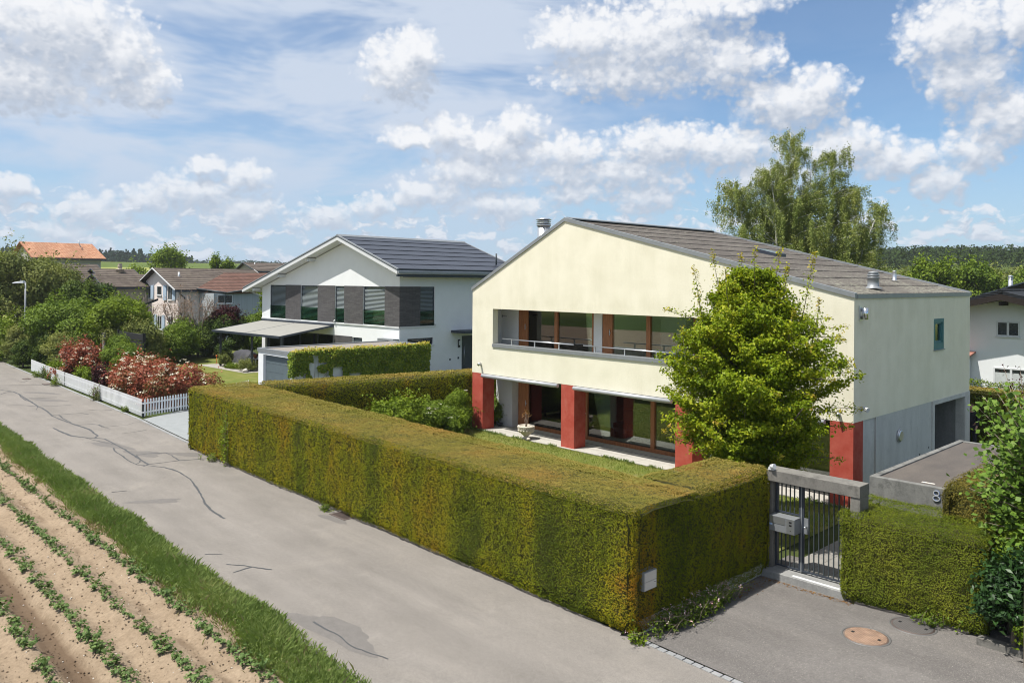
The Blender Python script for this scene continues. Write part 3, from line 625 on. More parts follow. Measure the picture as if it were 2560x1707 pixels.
rng = np.random.default_rng(21); n = 5200
x = -1 - 28 * rng.random(n) ** 1.6; y = rng.uniform(-20.6, -16.55, n)
rocks('soil_clods', np.stack([x, y, soil_h(x, y) + .012], 1), rng.uniform(.008, .028, n), SOIL, rng)
STONE = mat('pale_field_stone', (.60, .57, .52), .9, var=.2, scale=20)
n = 260; x = -1 - 26 * rng.random(n) ** 1.4; y = rng.uniform(-20.4, -16.4, n)
rocks('field_pebbles', np.stack([x, y, soil_h(x, y) + .012], 1), rng.uniform(.012, .026, n), STONE, rng)
n = 50; x = rng.uniform(-30, 0, n); y = rng.uniform(-15.1, -12.2, n)
rocks('road_grit', np.stack([x, y, np.full(n, .004)], 1), rng.uniform(.006, .012, n), mat('sandy_grit', (.33, .28, .22), .9), rng)
# ---------------- grass
def blades(name, X, Y, Z, h, m, rng, w=.006, lean=.5, tint=None):
    n = len(X); a = rng.uniform(0, 2 * math.pi, n); d = np.stack([np.cos(a), np.sin(a), np.zeros(n)], 1); s = np.stack([-np.sin(a), np.cos(a), np.zeros(n)], 1)
    P = np.stack([X, Y, Z], 1); h = h[:, None]; L = lean * rng.random((n, 1)) * h; w = (w * (1 + rng.random((n, 1))))
    up = np.array([0, 0, 1.0])
    V = np.stack([P - s * w, P + s * w, P + d * L * .35 + up * h * .55 + s * w * .8, P + d * L + up * h * (1 - .25 * (L / h))], 1)
    F = np.arange(4 * n).reshape(n, 4); t = rng.random(n) if tint is None else tint
    return fast(name, V.reshape(-1, 3), F, m, None, np.repeat(t, 4))
rng = np.random.default_rng(31)
n = 150000; u = rng.random(n) ** 1.6; X = 1.5 - 62 * u; wdt = rng.normal(0, .23, n); YC = -16.28 + np.minimum(-1.5 - X, 38) * .0207; Y = YC + wdt + .10 * np.sin(X * .9) + .06 * np.sin(X * 2.3)
Y = np.clip(Y, YC - .42 - .34 * vnoise(X, X * 0, 1.3, 4), YC + .30 + .20 * vnoise(X, X * 0, .9, 6) + .10 * vnoise(X, X * 0, 4.1, 7)); dc = np.abs(X - CAM[0]); hh = (.20 - .12 * np.abs(Y - YC)) * rng.uniform(.5, 1.35, n) * (.7 + .6 * vnoise(X, Y, 1.1, 5))
tf = np.clip(.5 * rng.random(n) + .5 * vnoise(X, Y, .8, 9), 0, 1)
tag(blades('verge_grass', X, Y, np.full(n, -.02), hh, L_GRASS, rng, (.0042), .9, tf), kind='stuff')
n = 900; X = 1.2 - 46 * rng.random(n) ** 1.5; YC = -16.28 + np.minimum(-1.5 - X, 38) * .0207; Y = YC + rng.normal(0, .2, n)
tag(blades('seeding_grass_stalks', X, Y, np.full(n, -.02), rng.uniform(.14, .30, n), L_DRY, rng, .002, .7), kind='stuff')
n = 9000; X = 1 - 45 * rng.random(n) ** 1.4; Y = -16.62 + np.minimum(-1.5 - X, 38) * .0207 - np.abs(rng.normal(0, .16, n)); Y = np.where(vnoise(X, Y, 1.4, 3) > .52, Y, Y + .25)
tag(blades('dry_verge_grass', X, Y, soil_h(X, Y), rng.uniform(.05, .14, n), L_DRY, rng, .006, 1.1), kind='stuff')
n = 42000; X = rng.uniform(-17.1, .2, n); Y = -.16 - 9.2 * rng.random(n) ** 1.3
tag(blades('lawn_grass', X, Y, np.zeros(n), rng.uniform(.025, .07, n), L_LAWNB, rng, .009, .9), kind='stuff')
n = 2600; X = rng.uniform(-17, -.2, n); Y = -.15 + rng.normal(0, .03, n); keep = vnoise(X, Y, 1.6, 2) > .45
X = X[keep]; Y = Y[keep]; tag(blades('terrace_edge_grass', X, Y, np.zeros(len(X)), rng.uniform(.05, .16, len(X)), L_GRASS, rng, .007, .9), kind='stuff')
# ---------------- far woods: one canopy mass of small crowns
def forest(name, m, spec, seed, lf):
    rng = np.random.default_rng(seed); Ps = []; Ns = []; Ts = []; S = []
    for (a0, a1, r0, r1, n, hmin, hmax, conifer) in spec:
        az = np.radians(rng.uniform(a0, a1, n)); r = rng.uniform(r0, r1, n)
        x = CAM[0] + r * (np.cos(az) * FWD[0] + np.sin(az) * RGT[0]); y = CAM[1] + r * (np.cos(az) * FWD[1] + np.sin(az) * RGT[1]); z = terrain_z(x, y)
        h = rng.uniform(hmin, hmax, n); k = 42
        if conifer:
            t = rng.random((n, k)) ** .7; rad = (1 - t) * h[:, None] * .19 + .15; a = rng.uniform(0, 2 * math.pi, (n, k)); hz = h[:, None] * (.12 + .9 * t)
        else:
            u = rng.uniform(-.6, 1, (n, k)); a = rng.uniform(0, 2 * math.pi, (n, k)); rad = np.sqrt(np.clip(1 - u * u, 0.02, 1)) * h[:, None] * .36; hz = h[:, None] * (.58 + .4 * u)
        P = np.stack([x[:, None] + rad * np.cos(a), y[:, None] + rad * np.sin(a), z[:, None] + hz], -1).reshape(-1, 3)
        Nn = np.stack([np.cos(a), np.sin(a), np.full_like(a, .9)], -1).reshape(-1, 3) + rng.normal(0, .35, (n * k, 3))
        Ps.append(P); Ns.append(Nn); Ts.append(np.clip(np.repeat(rng.random(n), k) * .6 + .4 * rng.random(n * k), 0, 1)); S.append(np.repeat(h, k) * lf * rng.uniform(.7, 1.3, n * k))
    P = np.concatenate(Ps); return tag(leaves(name, P, np.concatenate(Ns), np.concatenate(S), m, None, rng, np.concatenate(Ts), .8, .1), kind='stuff')
forest('distant_forest', L_FOREST, [(-42, -25.0, 560, 720, 1900, 5, 11.5, True), (-28, -22.0, 600, 700, 700, 4, 9, True), (-25, -12, 860, 1150, 1500, 5, 12, False), (-42, -24, 720, 900, 700, 9, 14, False),
    (13, 42, 620, 800, 2300, 5, 12.5, True), (13, 42, 800, 1000, 1500, 10, 18, True), (20, 42, 520, 640, 1000, 4, 8, False)], 7, .15)
forest('distant_broadleaf_wood', L_FORESTL, [(17, 42, 300, 520, 1300, 5, 9, False)], 8, .13)

# ================================================================= cream house (corner at the origin, front facade in the plane y=0)
def zr(x): return 6.15 - x * 2.8 / 11.4 if x > -11.4 else 6.15 + (x + 16.95) * 2.8 / 5.55
H1 = thing('cream_house', 'cream rendered house with asymmetric gable and red pillars, behind the long yew hedge', 'house', (-8.5, 5, 0))
q = MB()
grid_wall(q, 'y', 0, .3, -16.95, 0, 2.5, 5.35, [(-15.6, -2.6, 3.83, 5.36)])
q.prism_y([(-16.95, 5.35), (0, 5.35), (0, 6.15), (-11.4, 8.95), (-16.95, 6.15)], 0, .3)
grid_wall(q, 'x', -.3, 0, .3, 10.05, 2.5, 6.15, [(6.5, 7.5, 4.265, 5.345)])
q.box(-16.95, .3, 2.5, -16.65, 10.05, 6.15)
grid_wall(q, 'y', 10.05, 10.35, -16.95, 0, 2.5, 5.35, [])
q.prism_y([(-16.95, 5.35), (0, 5.35), (0, 6.15), (-11.4, 8.95), (-16.95, 6.15)], 10.05, 10.35)
front = q.build('wall', CREAM, H1)
q = MB(); q.box(-16.9, .31, 2.502, -.05, 10.0, 2.62); q.box(-16.6, .31, 5.36, -.35, 10.0, 5.5)
q.build('floor_slab', WHITEIN, H1)
# roof: overlapping courses of fibre cement sheets
q = MB()
def course(q, xa, xb, lift):
    za, zb = zr(xa), zr(xb)
    if xb > -11.4 and xa >= -11.4: pts = [(xa, za + .06), (xb, zb + .06 + lift), (xb, zb + .02 + lift), (xa, za + .02)]
    else: pts = [(xa, za + .06 + lift), (xb, zb + .06), (xb, zb + .02), (xa, za + .02 + lift)]
    n = 9; y0, y1 = .11, 10.24
    for k in range(n):
        a = y0 + (y1 - y0) * k / n; b = y0 + (y1 - y0) * (k + 1) / n
        q.prism_y(pts, a + .004, b - .004)
xs = [-11.4 + 11.35 * i / 11 for i in range(12)]
for i in range(11): course(q, xs[i] - (.05 if i else 0), xs[i + 1] - .012, .022)
xs = [-11.42 - 5.5 * i / 6 for i in range(7)]
for i in range(6): course(q, xs[i + 1] + .012, xs[i] + (.05 if i else 0), .022)
roof = q.build('roof', ETERNIT, H1)
q = MB(); q.prism_y([(-16.9, 6.15), (0, 6.15), (-.05, 6.165), (-11.4, 8.955), (-16.85, 6.165)], .31, 10.04); q.build('roof_deck', BLACK, roof)
q = MB(); q.prism_y([(-11.66, 8.94), (-11.4, 9.07), (-11.1, 9.0), (-11.1, 9.04), (-11.4, 9.11), (-11.70, 8.96)], .1, 10.25); q.build('ridge_cap', ZINC, roof)
q = MB()
for y0, y1 in ((-.045, .11), (10.24, 10.395)):
    for xa, xb in ((-16.99, -11.4), (-11.4, .04)):
        za, zb = zr(max(xa, -16.95)), zr(min(xb, 0)); za = za if xa > -16.9 else za - .01
        q.hexa([(xa, y0, za - .02), (xb, y0, zb - .02), (xb, y1, zb - .02), (xa, y1, za - .02)], [(xa, y0, za + .125), (xb, y0, zb + .125), (xb, y1, zb + .125), (xa, y1, za + .125)])
q.box(.003, .11, 6.11, .05, 10.24, 6.235); q.box(-17.0, .11, 6.11, -16.953, 10.24, 6.235)
q.build('verge_flashing', ZINC, H1)
def flue(parent, x, y, z0, z1, r, name='chimney'):
    q = MB(); q.tube([(x, y, z0), (x, y, z1 - .34)], r, 18); q.tube([(x, y, z1 - .34), (x, y, z1 - .26)], [r * 1.12, r * 1.12], 18)
    for k in range(2): q.tube([(x, y, z1 - .23 + k * .09), (x, y, z1 - .19 + k * .09)], [r * 1.2, r * 1.05], 18)
    q.tube([(x, y, z1 - .26), (x, y, z1 - .06)], r * .8, 12); q.lathe([(r * 1.25, 0), (r * .9, .06), (.01, .11)], (x, y, z1 - .05), 18)
    return q.build(name, ALU, parent)
flue(H1, -15.48, 3.0, 6.8, 9.42, .29)
q = MB(); x, y = -.68, 3.02; q.lathe([(.30, -.02), (.22, .02), (.17, .05), (.17, .30), (.19, .31), (.19, .35), (.155, .35), (.155, .38), (.19, .39), (.19, .43), (.15, .44), (.15, .465), (.18, .475), (.12, .52), (.01, .54)], (x, y, zr(x) + .1), 20); q.build('roof_vent', ZINC, H1)
q = MB(); x, y = -1.7, 7.5; q.lathe([(.12, 0), (.07, .03), (.065, .34), (.075, .36), (.01, .37)], (x, y, zr(x) + .1), 14); q.build('roof_vent', ALU, H1)
q = MB(); q.hexa([(-6.45, 5.85, zr(-6.45) + .05), (-5.55, 5.85, zr(-5.55) + .05), (-5.55, 6.65, zr(-5.55) + .05), (-6.45, 6.65, zr(-6.45) + .05)], [(-6.45, 5.85, zr(-6.45) + .2), (-5.55, 5.85, zr(-5.55) + .2), (-5.55, 6.65, zr(-5.55) + .2), (-6.45, 6.65, zr(-6.45) + .2)])
sk = q.build('skylight', STEEL_DARK, H1)
q = MB(); q.hexa([(-6.38, 5.92, zr(-6.38) + .19), (-5.62, 5.92, zr(-5.62) + .19), (-5.62, 6.58, zr(-5.62) + .19), (-6.38, 6.58, zr(-6.38) + .19)], [(-6.38, 5.92, zr(-6.38) + .21), (-5.62, 5.92, zr(-5.62) + .21), (-5.62, 6.58, zr(-5.62) + .21), (-6.38, 6.58, zr(-6.38) + .21)])
q.build('pane', mat('bright_skylight_pane', (.35, .42, .5), .08, 0, .8), sk)
# red pillars
for x0 in (-16.93, -11.55, -6.16, -.70):
    q = MB(); q.box(x0, .003, -.03, x0 + .70, .68, 2.5); q.build('pillar', RED, H1, bevel=.008)
# ground floor: concrete flank
q = MB()
q.box(-.30, .69, 0, -.045, 1.62, 2.5)
grid_wall(q, 'x', -.30, -.004, 1.63, 10.34, -.0, 2.5, [(6.6, 9.78, -.01, 2.34)])
q.build('concrete_flank', CONC, H1)
q = MB(); q.box(-.004, 6.36, 0, .030, 6.58, 2.498); q.box(-.004, 9.80, 0, .03, 10.33, 2.498); q.box(-.004, 6.58, 2.36, .03, 9.80, 2.498); q.build('portal_frame', CONC, H1)
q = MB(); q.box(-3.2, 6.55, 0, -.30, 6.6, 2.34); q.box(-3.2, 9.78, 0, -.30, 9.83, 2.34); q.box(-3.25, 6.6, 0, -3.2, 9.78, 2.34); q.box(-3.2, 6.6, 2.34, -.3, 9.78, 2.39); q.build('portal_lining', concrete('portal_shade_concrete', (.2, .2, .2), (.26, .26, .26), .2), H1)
q = MB()
for y, z in ((2.28, .72), (3.45, .55), (5.25, .83), (6.1, .95)): q.tube([(-.006, y, z), (.002, y, z)], .035, 10)
q.build('tie_hole', BLACK, H1)
q = MB(); q.box(-16.95, 10.04, 0, -.3, 10.34, 2.5); q.box(-16.95, 1.9, 0, -16.65, 10.04, 2.5); q.build('rear_wall', PLASTER_GREY, H1)
# flank lamps and fittings
q = MB(); q.tube([(.001, 3.43, 1.70), (.05, 3.43, 1.70)], .20, 24); q.tube([(.05, 3.43, 1.70), (.085, 3.43, 1.70)], [.20, .15], 24); q.build('bulkhead_lamp', ALU, H1)
q = MB(); q.box(.001, .30, 5.46, .03, .50, 5.90); q.build('wall_lamp', ALU, H1)
q = MB(); q.tube([(.12, .47, 5.50), (.12, .47, 5.84)], .085, 16); q.box(.03, .42, 5.6, .06, .52, 5.74); q.build('wall_lamp', CHROME, H1)
def spot(parent, x, y, z, ax, m=WHITE_TRIM):
    q = MB()
    if ax == 'x':
        q.box(x + .001, y - .035, z - .08, x + .04, y + .035, z + .05); q.tube([(x + .04, y, z), (x + .10, y - .02, z + .02)], .02, 8); q.tube([(x + .06, y + .02, z + .06), (x + .24, y - .05, z + .02)], [.055, .07], 12)
    else:
        q.box(x - .035, y - .04, z - .08, x + .035, y - .001, z + .05); q.tube([(x, y - .04, z), (x, y - .10, z + .02)], .02, 8); q.tube([(x, y - .05, z + .05), (x + .05, y - .2, z - .02)], [.045, .06], 12)
    return q.build('spotlight', m, parent)
spot(H1, 0, .47, 2.84, 'x'); spot(H1, -16.35, 0, 2.90, 'y', ALU); spot(H1, -.42, 0, 2.72, 'y', ALU)
# teal window
q = MB(); frame_ring(q, 'x', -.10, .006, 6.5, 7.5, 4.265, 5.345, .13); q.box(-.10, 6.62, 4.26, .004, 7.38, 4.50)
tw = q.build('window', TEAL, H1); q = MB(); frame_ring(q, 'x', -.12, -.03, 6.63, 7.37, 4.50, 5.215, .06); q.build('casement', TEAL, tw)
B('pane', GLASS, tw, (-.09, 6.69, 4.56, -.08, 7.31, 5.155)); B('sill', ZINC, tw, (.002, 6.48, 4.235, .05, 7.52, 4.262))
B('blind', mat('pale_roller_blind', (.5, .47, .4), .9), tw, (-.2, 6.62, 4.4, -.19, 7.4, 5.3))
# loggia on the upper floor
q = MB(); q.box(-15.6, -.045, 3.79, -2.6, .31, 3.835); q.box(-15.6, -.045, 3.70, -2.6, -.003, 3.79); q.build('sill_flashing', ZINC, H1)
LV = 1.45
q = MB(); q.box(-16.6, .31, 3.3, -.4, LV, 3.42); q.build('loggia_floor', PAVING, H1)
for bx_ in ((-16.62, .31, 3.42, -16.60, LV, 5.36), (-16.6, LV, 3.42, -15.5, LV + .2, 5.36), (-11.12, LV, 3.42, -10.68, LV + .2, 5.36), (-6.3, LV, 3.42, -5.9, LV + .2, 5.36), (-2.0, LV, 3.42, -.4, LV + .2, 5.36)): B('loggia_wall', WHITE, H1, bx_)
q = MB(); q.box(-16.6, .31, 2.63, -2.6, .34, 3.79); q.build('parapet_lining', WHITE, H1)
def glazed(parent, x0, x1, v, z0, z1, post, panes, m=WOOD, door=True, low=.10):
    """timber glazing: wide post on the left, then panes between mullions"""
    q = MB(); q.box(x0, v, z0, x0 + post, v + .14, z1); q.box(x0 + post, v + .02, z0, x1, v + .12, z0 + low); q.box(x0 + post, v + .02, z1 - .09, x1, v + .12, z1); q.box(x1 - .09, v + .01, z0 + low, x1, v + .13, z1 - .09)
    for a in panes: q.box(a, v - .01, z0 + low, a + .18, v + .13, z1 - .09)
    w = q.build('window', m, parent, bevel=.006)
    e = [x0 + post] + [p for a in panes for p in (a, a + .18)] + [x1 - .09]
    for i in range(0, len(e), 2): B('pane', GLASS, w, (e[i] + .02, v + .06, z0 + low, e[i + 1] - .02, v + .075, z1 - .09))
    q = MB(); q.tube([(x0 + post - .10, v - .05, z0 + 1.0), (x0 + post - .10, v - .05, z0 + 1.25)], .015, 8); q.box(x0 + post - .12, v - .05, z0 + 1.08, x0 + post - .08, v, z0 + 1.12); q.build('handle', ALU, w)
    return w
glazed(H1, -15.48, -11.13, LV, 3.42, 5.36, .55, [-13.30])
glazed(H1, -10.66, -6.32, LV, 3.42, 5.36, .50, [-8.50])
glazed(H1, -5.88, -2.0, LV, 3.42, 5.36, .50, [-3.9])
def blocks_room(name, y1, z0, z1, fl):
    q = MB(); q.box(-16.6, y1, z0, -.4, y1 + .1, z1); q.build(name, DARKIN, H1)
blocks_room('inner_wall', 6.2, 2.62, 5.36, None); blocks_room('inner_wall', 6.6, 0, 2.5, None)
B('inner_wall', WHITEIN, H1, (-13.7, LV + .25, 3.42, -13.6, 4.6, 5.36), (-10.9, LV + .22, 3.42, -10.8, 6.2, 5.36), (-9.6, 3.9, 3.42, -8.4, 4.0, 5.36))
B('curtain', mat('grey_curtain', (.34, .34, .33), .9, var=.2, scale=3, stretch=(12, 12, .3)), H1, (-13.0, LV + .3, 3.42, -11.2, LV + .36, 5.3), (-5.8, LV + .3, 3.42, -4.7, LV + .36, 5.3))
q = MB()
for a, b in ((-15.27, -11.14), (-10.64, -6.34), (-5.86, -2.62)):
    q.tube([(a, .28, 4.06), (b, .28, 4.06)], .022, 8); n = 3
    for k in range(n): x = a + (b - a) * (k + .42) / n; q.box(x - .022, .26, 3.83, x + .022, .30, 4.06)
q.build('railing', ALU, H1)
q = MB(); q.tube([(-15.62, .55, 5.02), (-15.3, .55, 5.02)], .014, 6); q.tube([(-15.6, .55, 4.96), (-15.6, .55, 5.08)], .014, 6); q.build('coat_hook', STEEL_DARK, H1)
# ground floor glazing and interior
GV = 1.80
q = MB(); q.box(-16.9, 1.42, 0, -15.85, 2.0, 2.5); q.build('end_wall', PLASTER_GREY, H1)
glazed(H1, -15.84, -11.95, GV, 0.0, 2.5, .62, [], low=.17)
glazed(H1, -11.93, -6.2, GV, 0.0, 2.5, .20, [-8.53], low=.17)
glazed(H1, -6.18, -.95, GV, 0.0, 2.5, .18, [-3.4], low=.17)
B('glazed_return', GLASS, H1, (-.94, 1.80, .1, -.92, 5.5, 2.5))
B('inner_floor', FLOORIN, H1, (-16.6, GV + .16, -.02, -.35, 6.6, .03))
B('fireplace', mat('soot_black_plaster', (.03, .03, .032), .8), H1, (-10.35, 3.2, .03, -9.55, 3.9, 2.5)); B('inner_pillar', RED, H1, (-9.1, 4.2, .03, -8.5, 4.8, 2.5))
q = MB(); q.box(-16.9, -.12, -.05, -.02, GV, .012)
ter = q.build('terrace_base', mat('terrace_joint', (.20, .19, .17), .9), H1)
q = MB(); rg = random.Random(2)
for i in range(19):
    for j, (ya, yb) in enumerate(((-.12, .54), (.55, 1.22), (1.30, 1.78))):
        xa = -16.9 + i * .9; q.box(xa + .005, ya + .004, .0, min(xa + .895, -.02), yb - .004, .03 + rg.uniform(0, .003))
ter2 = q.build('terrace_paving', PAVING, H1)
B('drain_channel', BLACK, H1, (-16.85, 1.235, .0, -.05, 1.285, .022))
# rolled awnings under the facade
def awning(x0, x1):
    q = MB(); q.tube([(x0, -.12, 2.425), (x1, -.12, 2.425)], .078, 14); r = q.build('rolled_awning', mat('pale_grey_coating', (.45, .46, .49), .4, .25), H1)
    q = MB(); q.box(x0 + .15, -.10, 2.335, x0 + 1.3, -.04, 2.37); q.box(x1 - 1.25, -.10, 2.335, x1 - .25, -.04, 2.37); q.build('arm', ALU, r)
    q = MB(); q.box(x0 + .05, -.03, 2.44, x1 - .05, .12, 2.498); q.build('housing', STEEL_DARK, r)
awning(-16.15, -11.62); awning(-10.78, -6.24); awning(-5.40, -.8)
# book shelves seen through the ground floor window
SH = thing('bookcase', 'white bookcase filled with books, seen through the left ground floor window', 'bookcase', (-15.6, 3.2, .03))
q = MB(); q.box(-15.86, 2.0, .03, -15.82, 4.5, 2.4); q.box(-15.82, 2.0, .03, -15.48, 2.04, 2.4); q.box(-15.82, 4.46, .03, -15.48, 4.5, 2.4); q.build('case', WHITEIN, SH)
for k in range(6): B('shelf', WHITEIN, SH, (-15.82, 2.04, .05 + k * .42, -15.47, 4.46, .08 + k * .42))
B('inner_wall', WHITEIN, H1, (-16.6, 2.02, .03, -15.9, 2.06, 2.5), (-15.9, 4.6, .03, -12.5, 4.66, 2.5))
bookm = [mat('book_%s' % n_, c_, .7, var=.1) for n_, c_ in (('cream', (.6, .55, .45)), ('rust', (.3, .09, .06)), ('navy', (.04, .06, .12)), ('grey', (.35, .35, .34)), ('white', (.7, .7, .68)), ('ochre', (.42, .28, .09)), ('teal', (.05, .16, .16)))]
rg = random.Random(12); protos = []
for k, bmn in enumerate(bookm):
    q = MB(); q.box(0, 0, 0, .05, .2, .28); o = q.build('book', bmn, None); protos.append(o); o.location = (-15.5, 2.08 + k * .07, .081 + .42 * 3); o.rotation_euler = (0, 0, R(90))
    tag(o, 'upright book on the shelves of the white bookcase indoors', 'book', 'books in the white bookcase')
for r_ in range(5):
    x = 2.08 if r_ != 3 else 2.08 + 7 * .07
    while x < 4.3:
        if rg.random() < .12: x += .12; continue
        o = protos[rg.randrange(7)].copy(); COL.objects.link(o); w = rg.uniform(.6, 1.3); o.scale = (w, 1, rg.uniform(.72, 1.1)); o.location = (-15.5, x, .081 + r_ * .42); x += .05 * w + .004
# reading chair silhouette behind the middle window
AC = thing('armchair', 'dark armchair standing indoors behind the middle ground floor window', 'armchair', (-11.0, 3.4, .03))
DK = mat('dark_upholstery', (.05, .045, .04), .8)
B('seat', DK, AC, (-11.4, 3.1, .25, -10.7, 3.8, .45), bevel=.05); B('backrest', DK, AC, (-11.4, 3.75, .35, -10.7, 3.9, 1.15), bevel=.06)
for a, b in ((-11.38, 3.12), (-10.76, 3.12), (-11.38, 3.84), (-10.76, 3.84)): B('leg', DK, AC, (a, b, .03, a + .05, b + .05, .25))
for a in (-11.44, -10.72): B('armrest', DK, AC, (a, 3.1, .4, a + .08, 3.8, .62), bevel=.02)
# stone urn on the terrace
UX, UY = -13.52, .02
URN = thing('stone_urn', 'pale carved stone urn holding a withered plant, on the terrace', 'urn', (UX, UY, .03))
STONEU = concrete('carved_limestone', (.50, .45, .37), (.64, .59, .50), .5, (.33, .29, .23))
q = MB(); q.lathe([(.17, 0), (.18, .03), (.17, .05), (.11, .07), (.095, .11), (.13, .15), (.21, .22), (.29, .32), (.335, .40), (.34, .43), (.305, .45), (.30, .475)], (UX, UY, .03), 36); q.build('bowl', STONEU, URN)
q = MB(); q.lathe([(.30, .472), (.355, .49), (.37, .52), (.35, .55), (.31, .56), (.29, .545), (.285, .50), (.01, .49)], (UX, UY, .03), 36)
q.build('rim', STONEU, URN)
q = MB()
for k in range(28):
    a = 2 * math.pi * k / 28; q.tube([(UX + .335 * math.cos(a), UY + .335 * math.sin(a), .49), (UX + .355 * math.cos(a), UY + .355 * math.sin(a), .51)], [.03, .02], 6)
for k in range(16):
    a = 2 * math.pi * k / 16; q.tube([(UX + .27 * math.cos(a), UY + .27 * math.sin(a), .31), (UX + .335 * math.cos(a + .1), UY + .335 * math.sin(a + .1), .42)], [.028, .034], 6)
q.build('carving', STONEU, URN)
PL = thing('withered_plant', 'dry brown plant standing in the stone urn', 'plant', (UX, UY, .52))
q = MB(); rng = np.random.default_rng(4); tips = []
for k in range(7):
    a = rng.uniform(0, 6.28); r_ = rng.uniform(.04, .16); t = (UX + r_ * math.cos(a), UY + r_ * math.sin(a), .52 + rng.uniform(.35, .62)); q.tube([(UX + .03 * math.cos(a), UY + .03 * math.sin(a), .5), (UX + r_ * .5 * math.cos(a), UY + r_ * .5 * math.sin(a), .75), t], [.012, .008, .004], 5); tips.append(t)
q.build('stem', BARE, PL)
P = np.repeat(np.array(tips), 16, 0) + rng.normal(0, .05, (112, 3)); leaves('foliage', P, rng.normal(size=P.shape), rng.uniform(.04, .08, len(P)), L_BROWN, PL, rng)
q = MB(); q.lathe([(.02, .0), (.075, .03), (.085, .06), (.06, .10), (.01, .12)], (UX + .30, UY - .16, .03), 14); tag(q.build('stone_ball', STONEU), 'small round stone lying beside the urn on the terrace', 'stone')
q = MB(); q.lathe([(.10, 0), (.13, .12), (.135, .14), (.12, .14), (.11, .10), (.01, .10)], (-16.35, 1.15, .03), 16); tag(q.build('flower_bowl', STEEL_DARK), 'low dark bowl on the terrace by the grey end wall', 'bowl')
# ================================================================= white house with the solar roof (own frame, corner at its origin)
H2 = thing('white_house', 'white modern house with blue grey solar roof and dark brick window band', 'house', (-32.18, 6.91, 0), rot=R(3), local=True)
AX, AZ = -5.85, 9.24; KR, KL = (9.24 - 7.17) / 5.85, (9.24 - 5.95) / 11.55
def z2(x): return AZ - (x - AX) * KR if x > AX else AZ + (x - AX) * KL
q = MB(); D2 = 10.4
wins = [(-16.16, -13.86, 3.56, 6.13), (-11.75, -9.45, 3.56, 6.13), (-7.25, -6.14, 3.56, 6.13), (-3.91, -1.54, 3.56, 6.13), (-16.9, -7.5, 0, 2.65), (-5.15, -4.03, .9, 2.62)]
grid_wall(q, 'y', 0, .35, -17.4, 0, 0, 5.95, wins); q.prism_y([(-17.4, 5.95), (-16.16, 5.95), (-16.16, 6.13), (-16.8, 6.13)], 0, .35)
q.prism_y([(-17.4, 5.951), (-16.17, 5.951), (-16.17, 6.131), (-1.53, 6.131), (-1.53, 5.951), (0, 5.951), (0, 7.17), (AX, AZ), (-17.4, 5.952)], .001, .35)
for a, b in ((-13.86, -11.75), (-9.45, -7.25), (-6.14, -3.91)): q.box(a, .002, 5.951, b, .35, 6.131)
grid_wall(q, 'x', -.35, 0, .35, D2, 0, 7.17, [(1.73, 2.98, 3.54, 6.14), (.67, 2.88, 2.27, 2.74), (5.5, 7.25, .1, 2.73)])
q.box(-17.4, .35, 0, -17.05, D2, 5.9); q.prism_y([(-17.05, 0), (-.35, 0), (-.35, 7.15), (AX, AZ), (-17.05, 5.95)], D2 - .3, D2)
q.build('wall', WHITE, H2)
for bx_ in [(a, -.02, 3.55, b, .003, 6.15) for a, b in ((-13.86, -11.75), (-9.45, -7.25), (-6.14, -3.91), (-1.54, .02))] + [(0, .004, 3.55, .02, 1.73, 6.15), (-7.45, -.02, 0, -5.15, .0, 2.66)]: B('brick_panel', BRICK, H2, bx_)
q = MB(); q.box(-17.42, -.06, 3.46, .06, -.0, 3.545); q.box(0, -.06, 3.46, .06, 3.05, 3.545); q.build('ledge', WHITE_TRIM, H2)
SLAT = mat('light_blind_slat', (.27, .31, .32), .45, .3, .4, var=.04)
def blinds(ax, a0, a1, z0, z1, p, rail=None):
    q = MB(); frame_ring(q, ax, *((p, p + .12) if ax == 'y' else (p - .12, p)), a0, a1, z0, z1, .07)
    w = q.build('window', STEEL_DARK, H2)
    B('pane', GLASS_FAR, w, (a0 + .07, p + .10, z0 + .07, a1 - .07, p + .12, z1 - .07) if ax == 'y' else (p - .12, a0 + .07, z0 + .07, p - .10, a1 - .07, z1 - .07))
    q = MB(); z = z0 + .12
    while z < z1 - .1:
        if ax == 'y': q.hexa([(a0 + .08, p + .01, z), (a1 - .08, p + .01, z), (a1 - .08, p + .07, z + .055), (a0 + .08, p + .07, z + .055)], [(a0 + .08, p + .008, z + .006), (a1 - .08, p + .008, z + .006), (a1 - .08, p + .068, z + .061), (a0 + .08, p + .068, z + .061)])
        else: q.hexa([(p - .01, a0 + .08, z), (p - .01, a1 - .08, z), (p - .07, a1 - .08, z + .055), (p - .07, a0 + .08, z + .055)], [(p - .008, a0 + .08, z + .006), (p - .008, a1 - .08, z + .006), (p - .068, a1 - .08, z + .061), (p - .068, a0 + .08, z + .061)])
        z += .088
    q.build('blind', SLAT, w)
    if rail:
        g = (a0 + .02, p - .05, z0, a1 - .02, p - .04, z0 + 1.0) if ax == 'y' else (p + .04, a0 + .02, z0, p + .05, a1 - .02, z0 + 1.0)
        B('glass_guard', GLASSG, w, g)
GLASSG = glassmat('green_guard_glass', (.50, .66, .58), .0, 0, .25)
for a, b, c_, d_ in wins[:4]: blinds('y', a, b, c_, d_, .06, True)
blinds('x', 1.73, 2.98, 3.54, 6.14, -.06, True); blinds('y', -5.15, -4.03, .9, 2.62, .1)
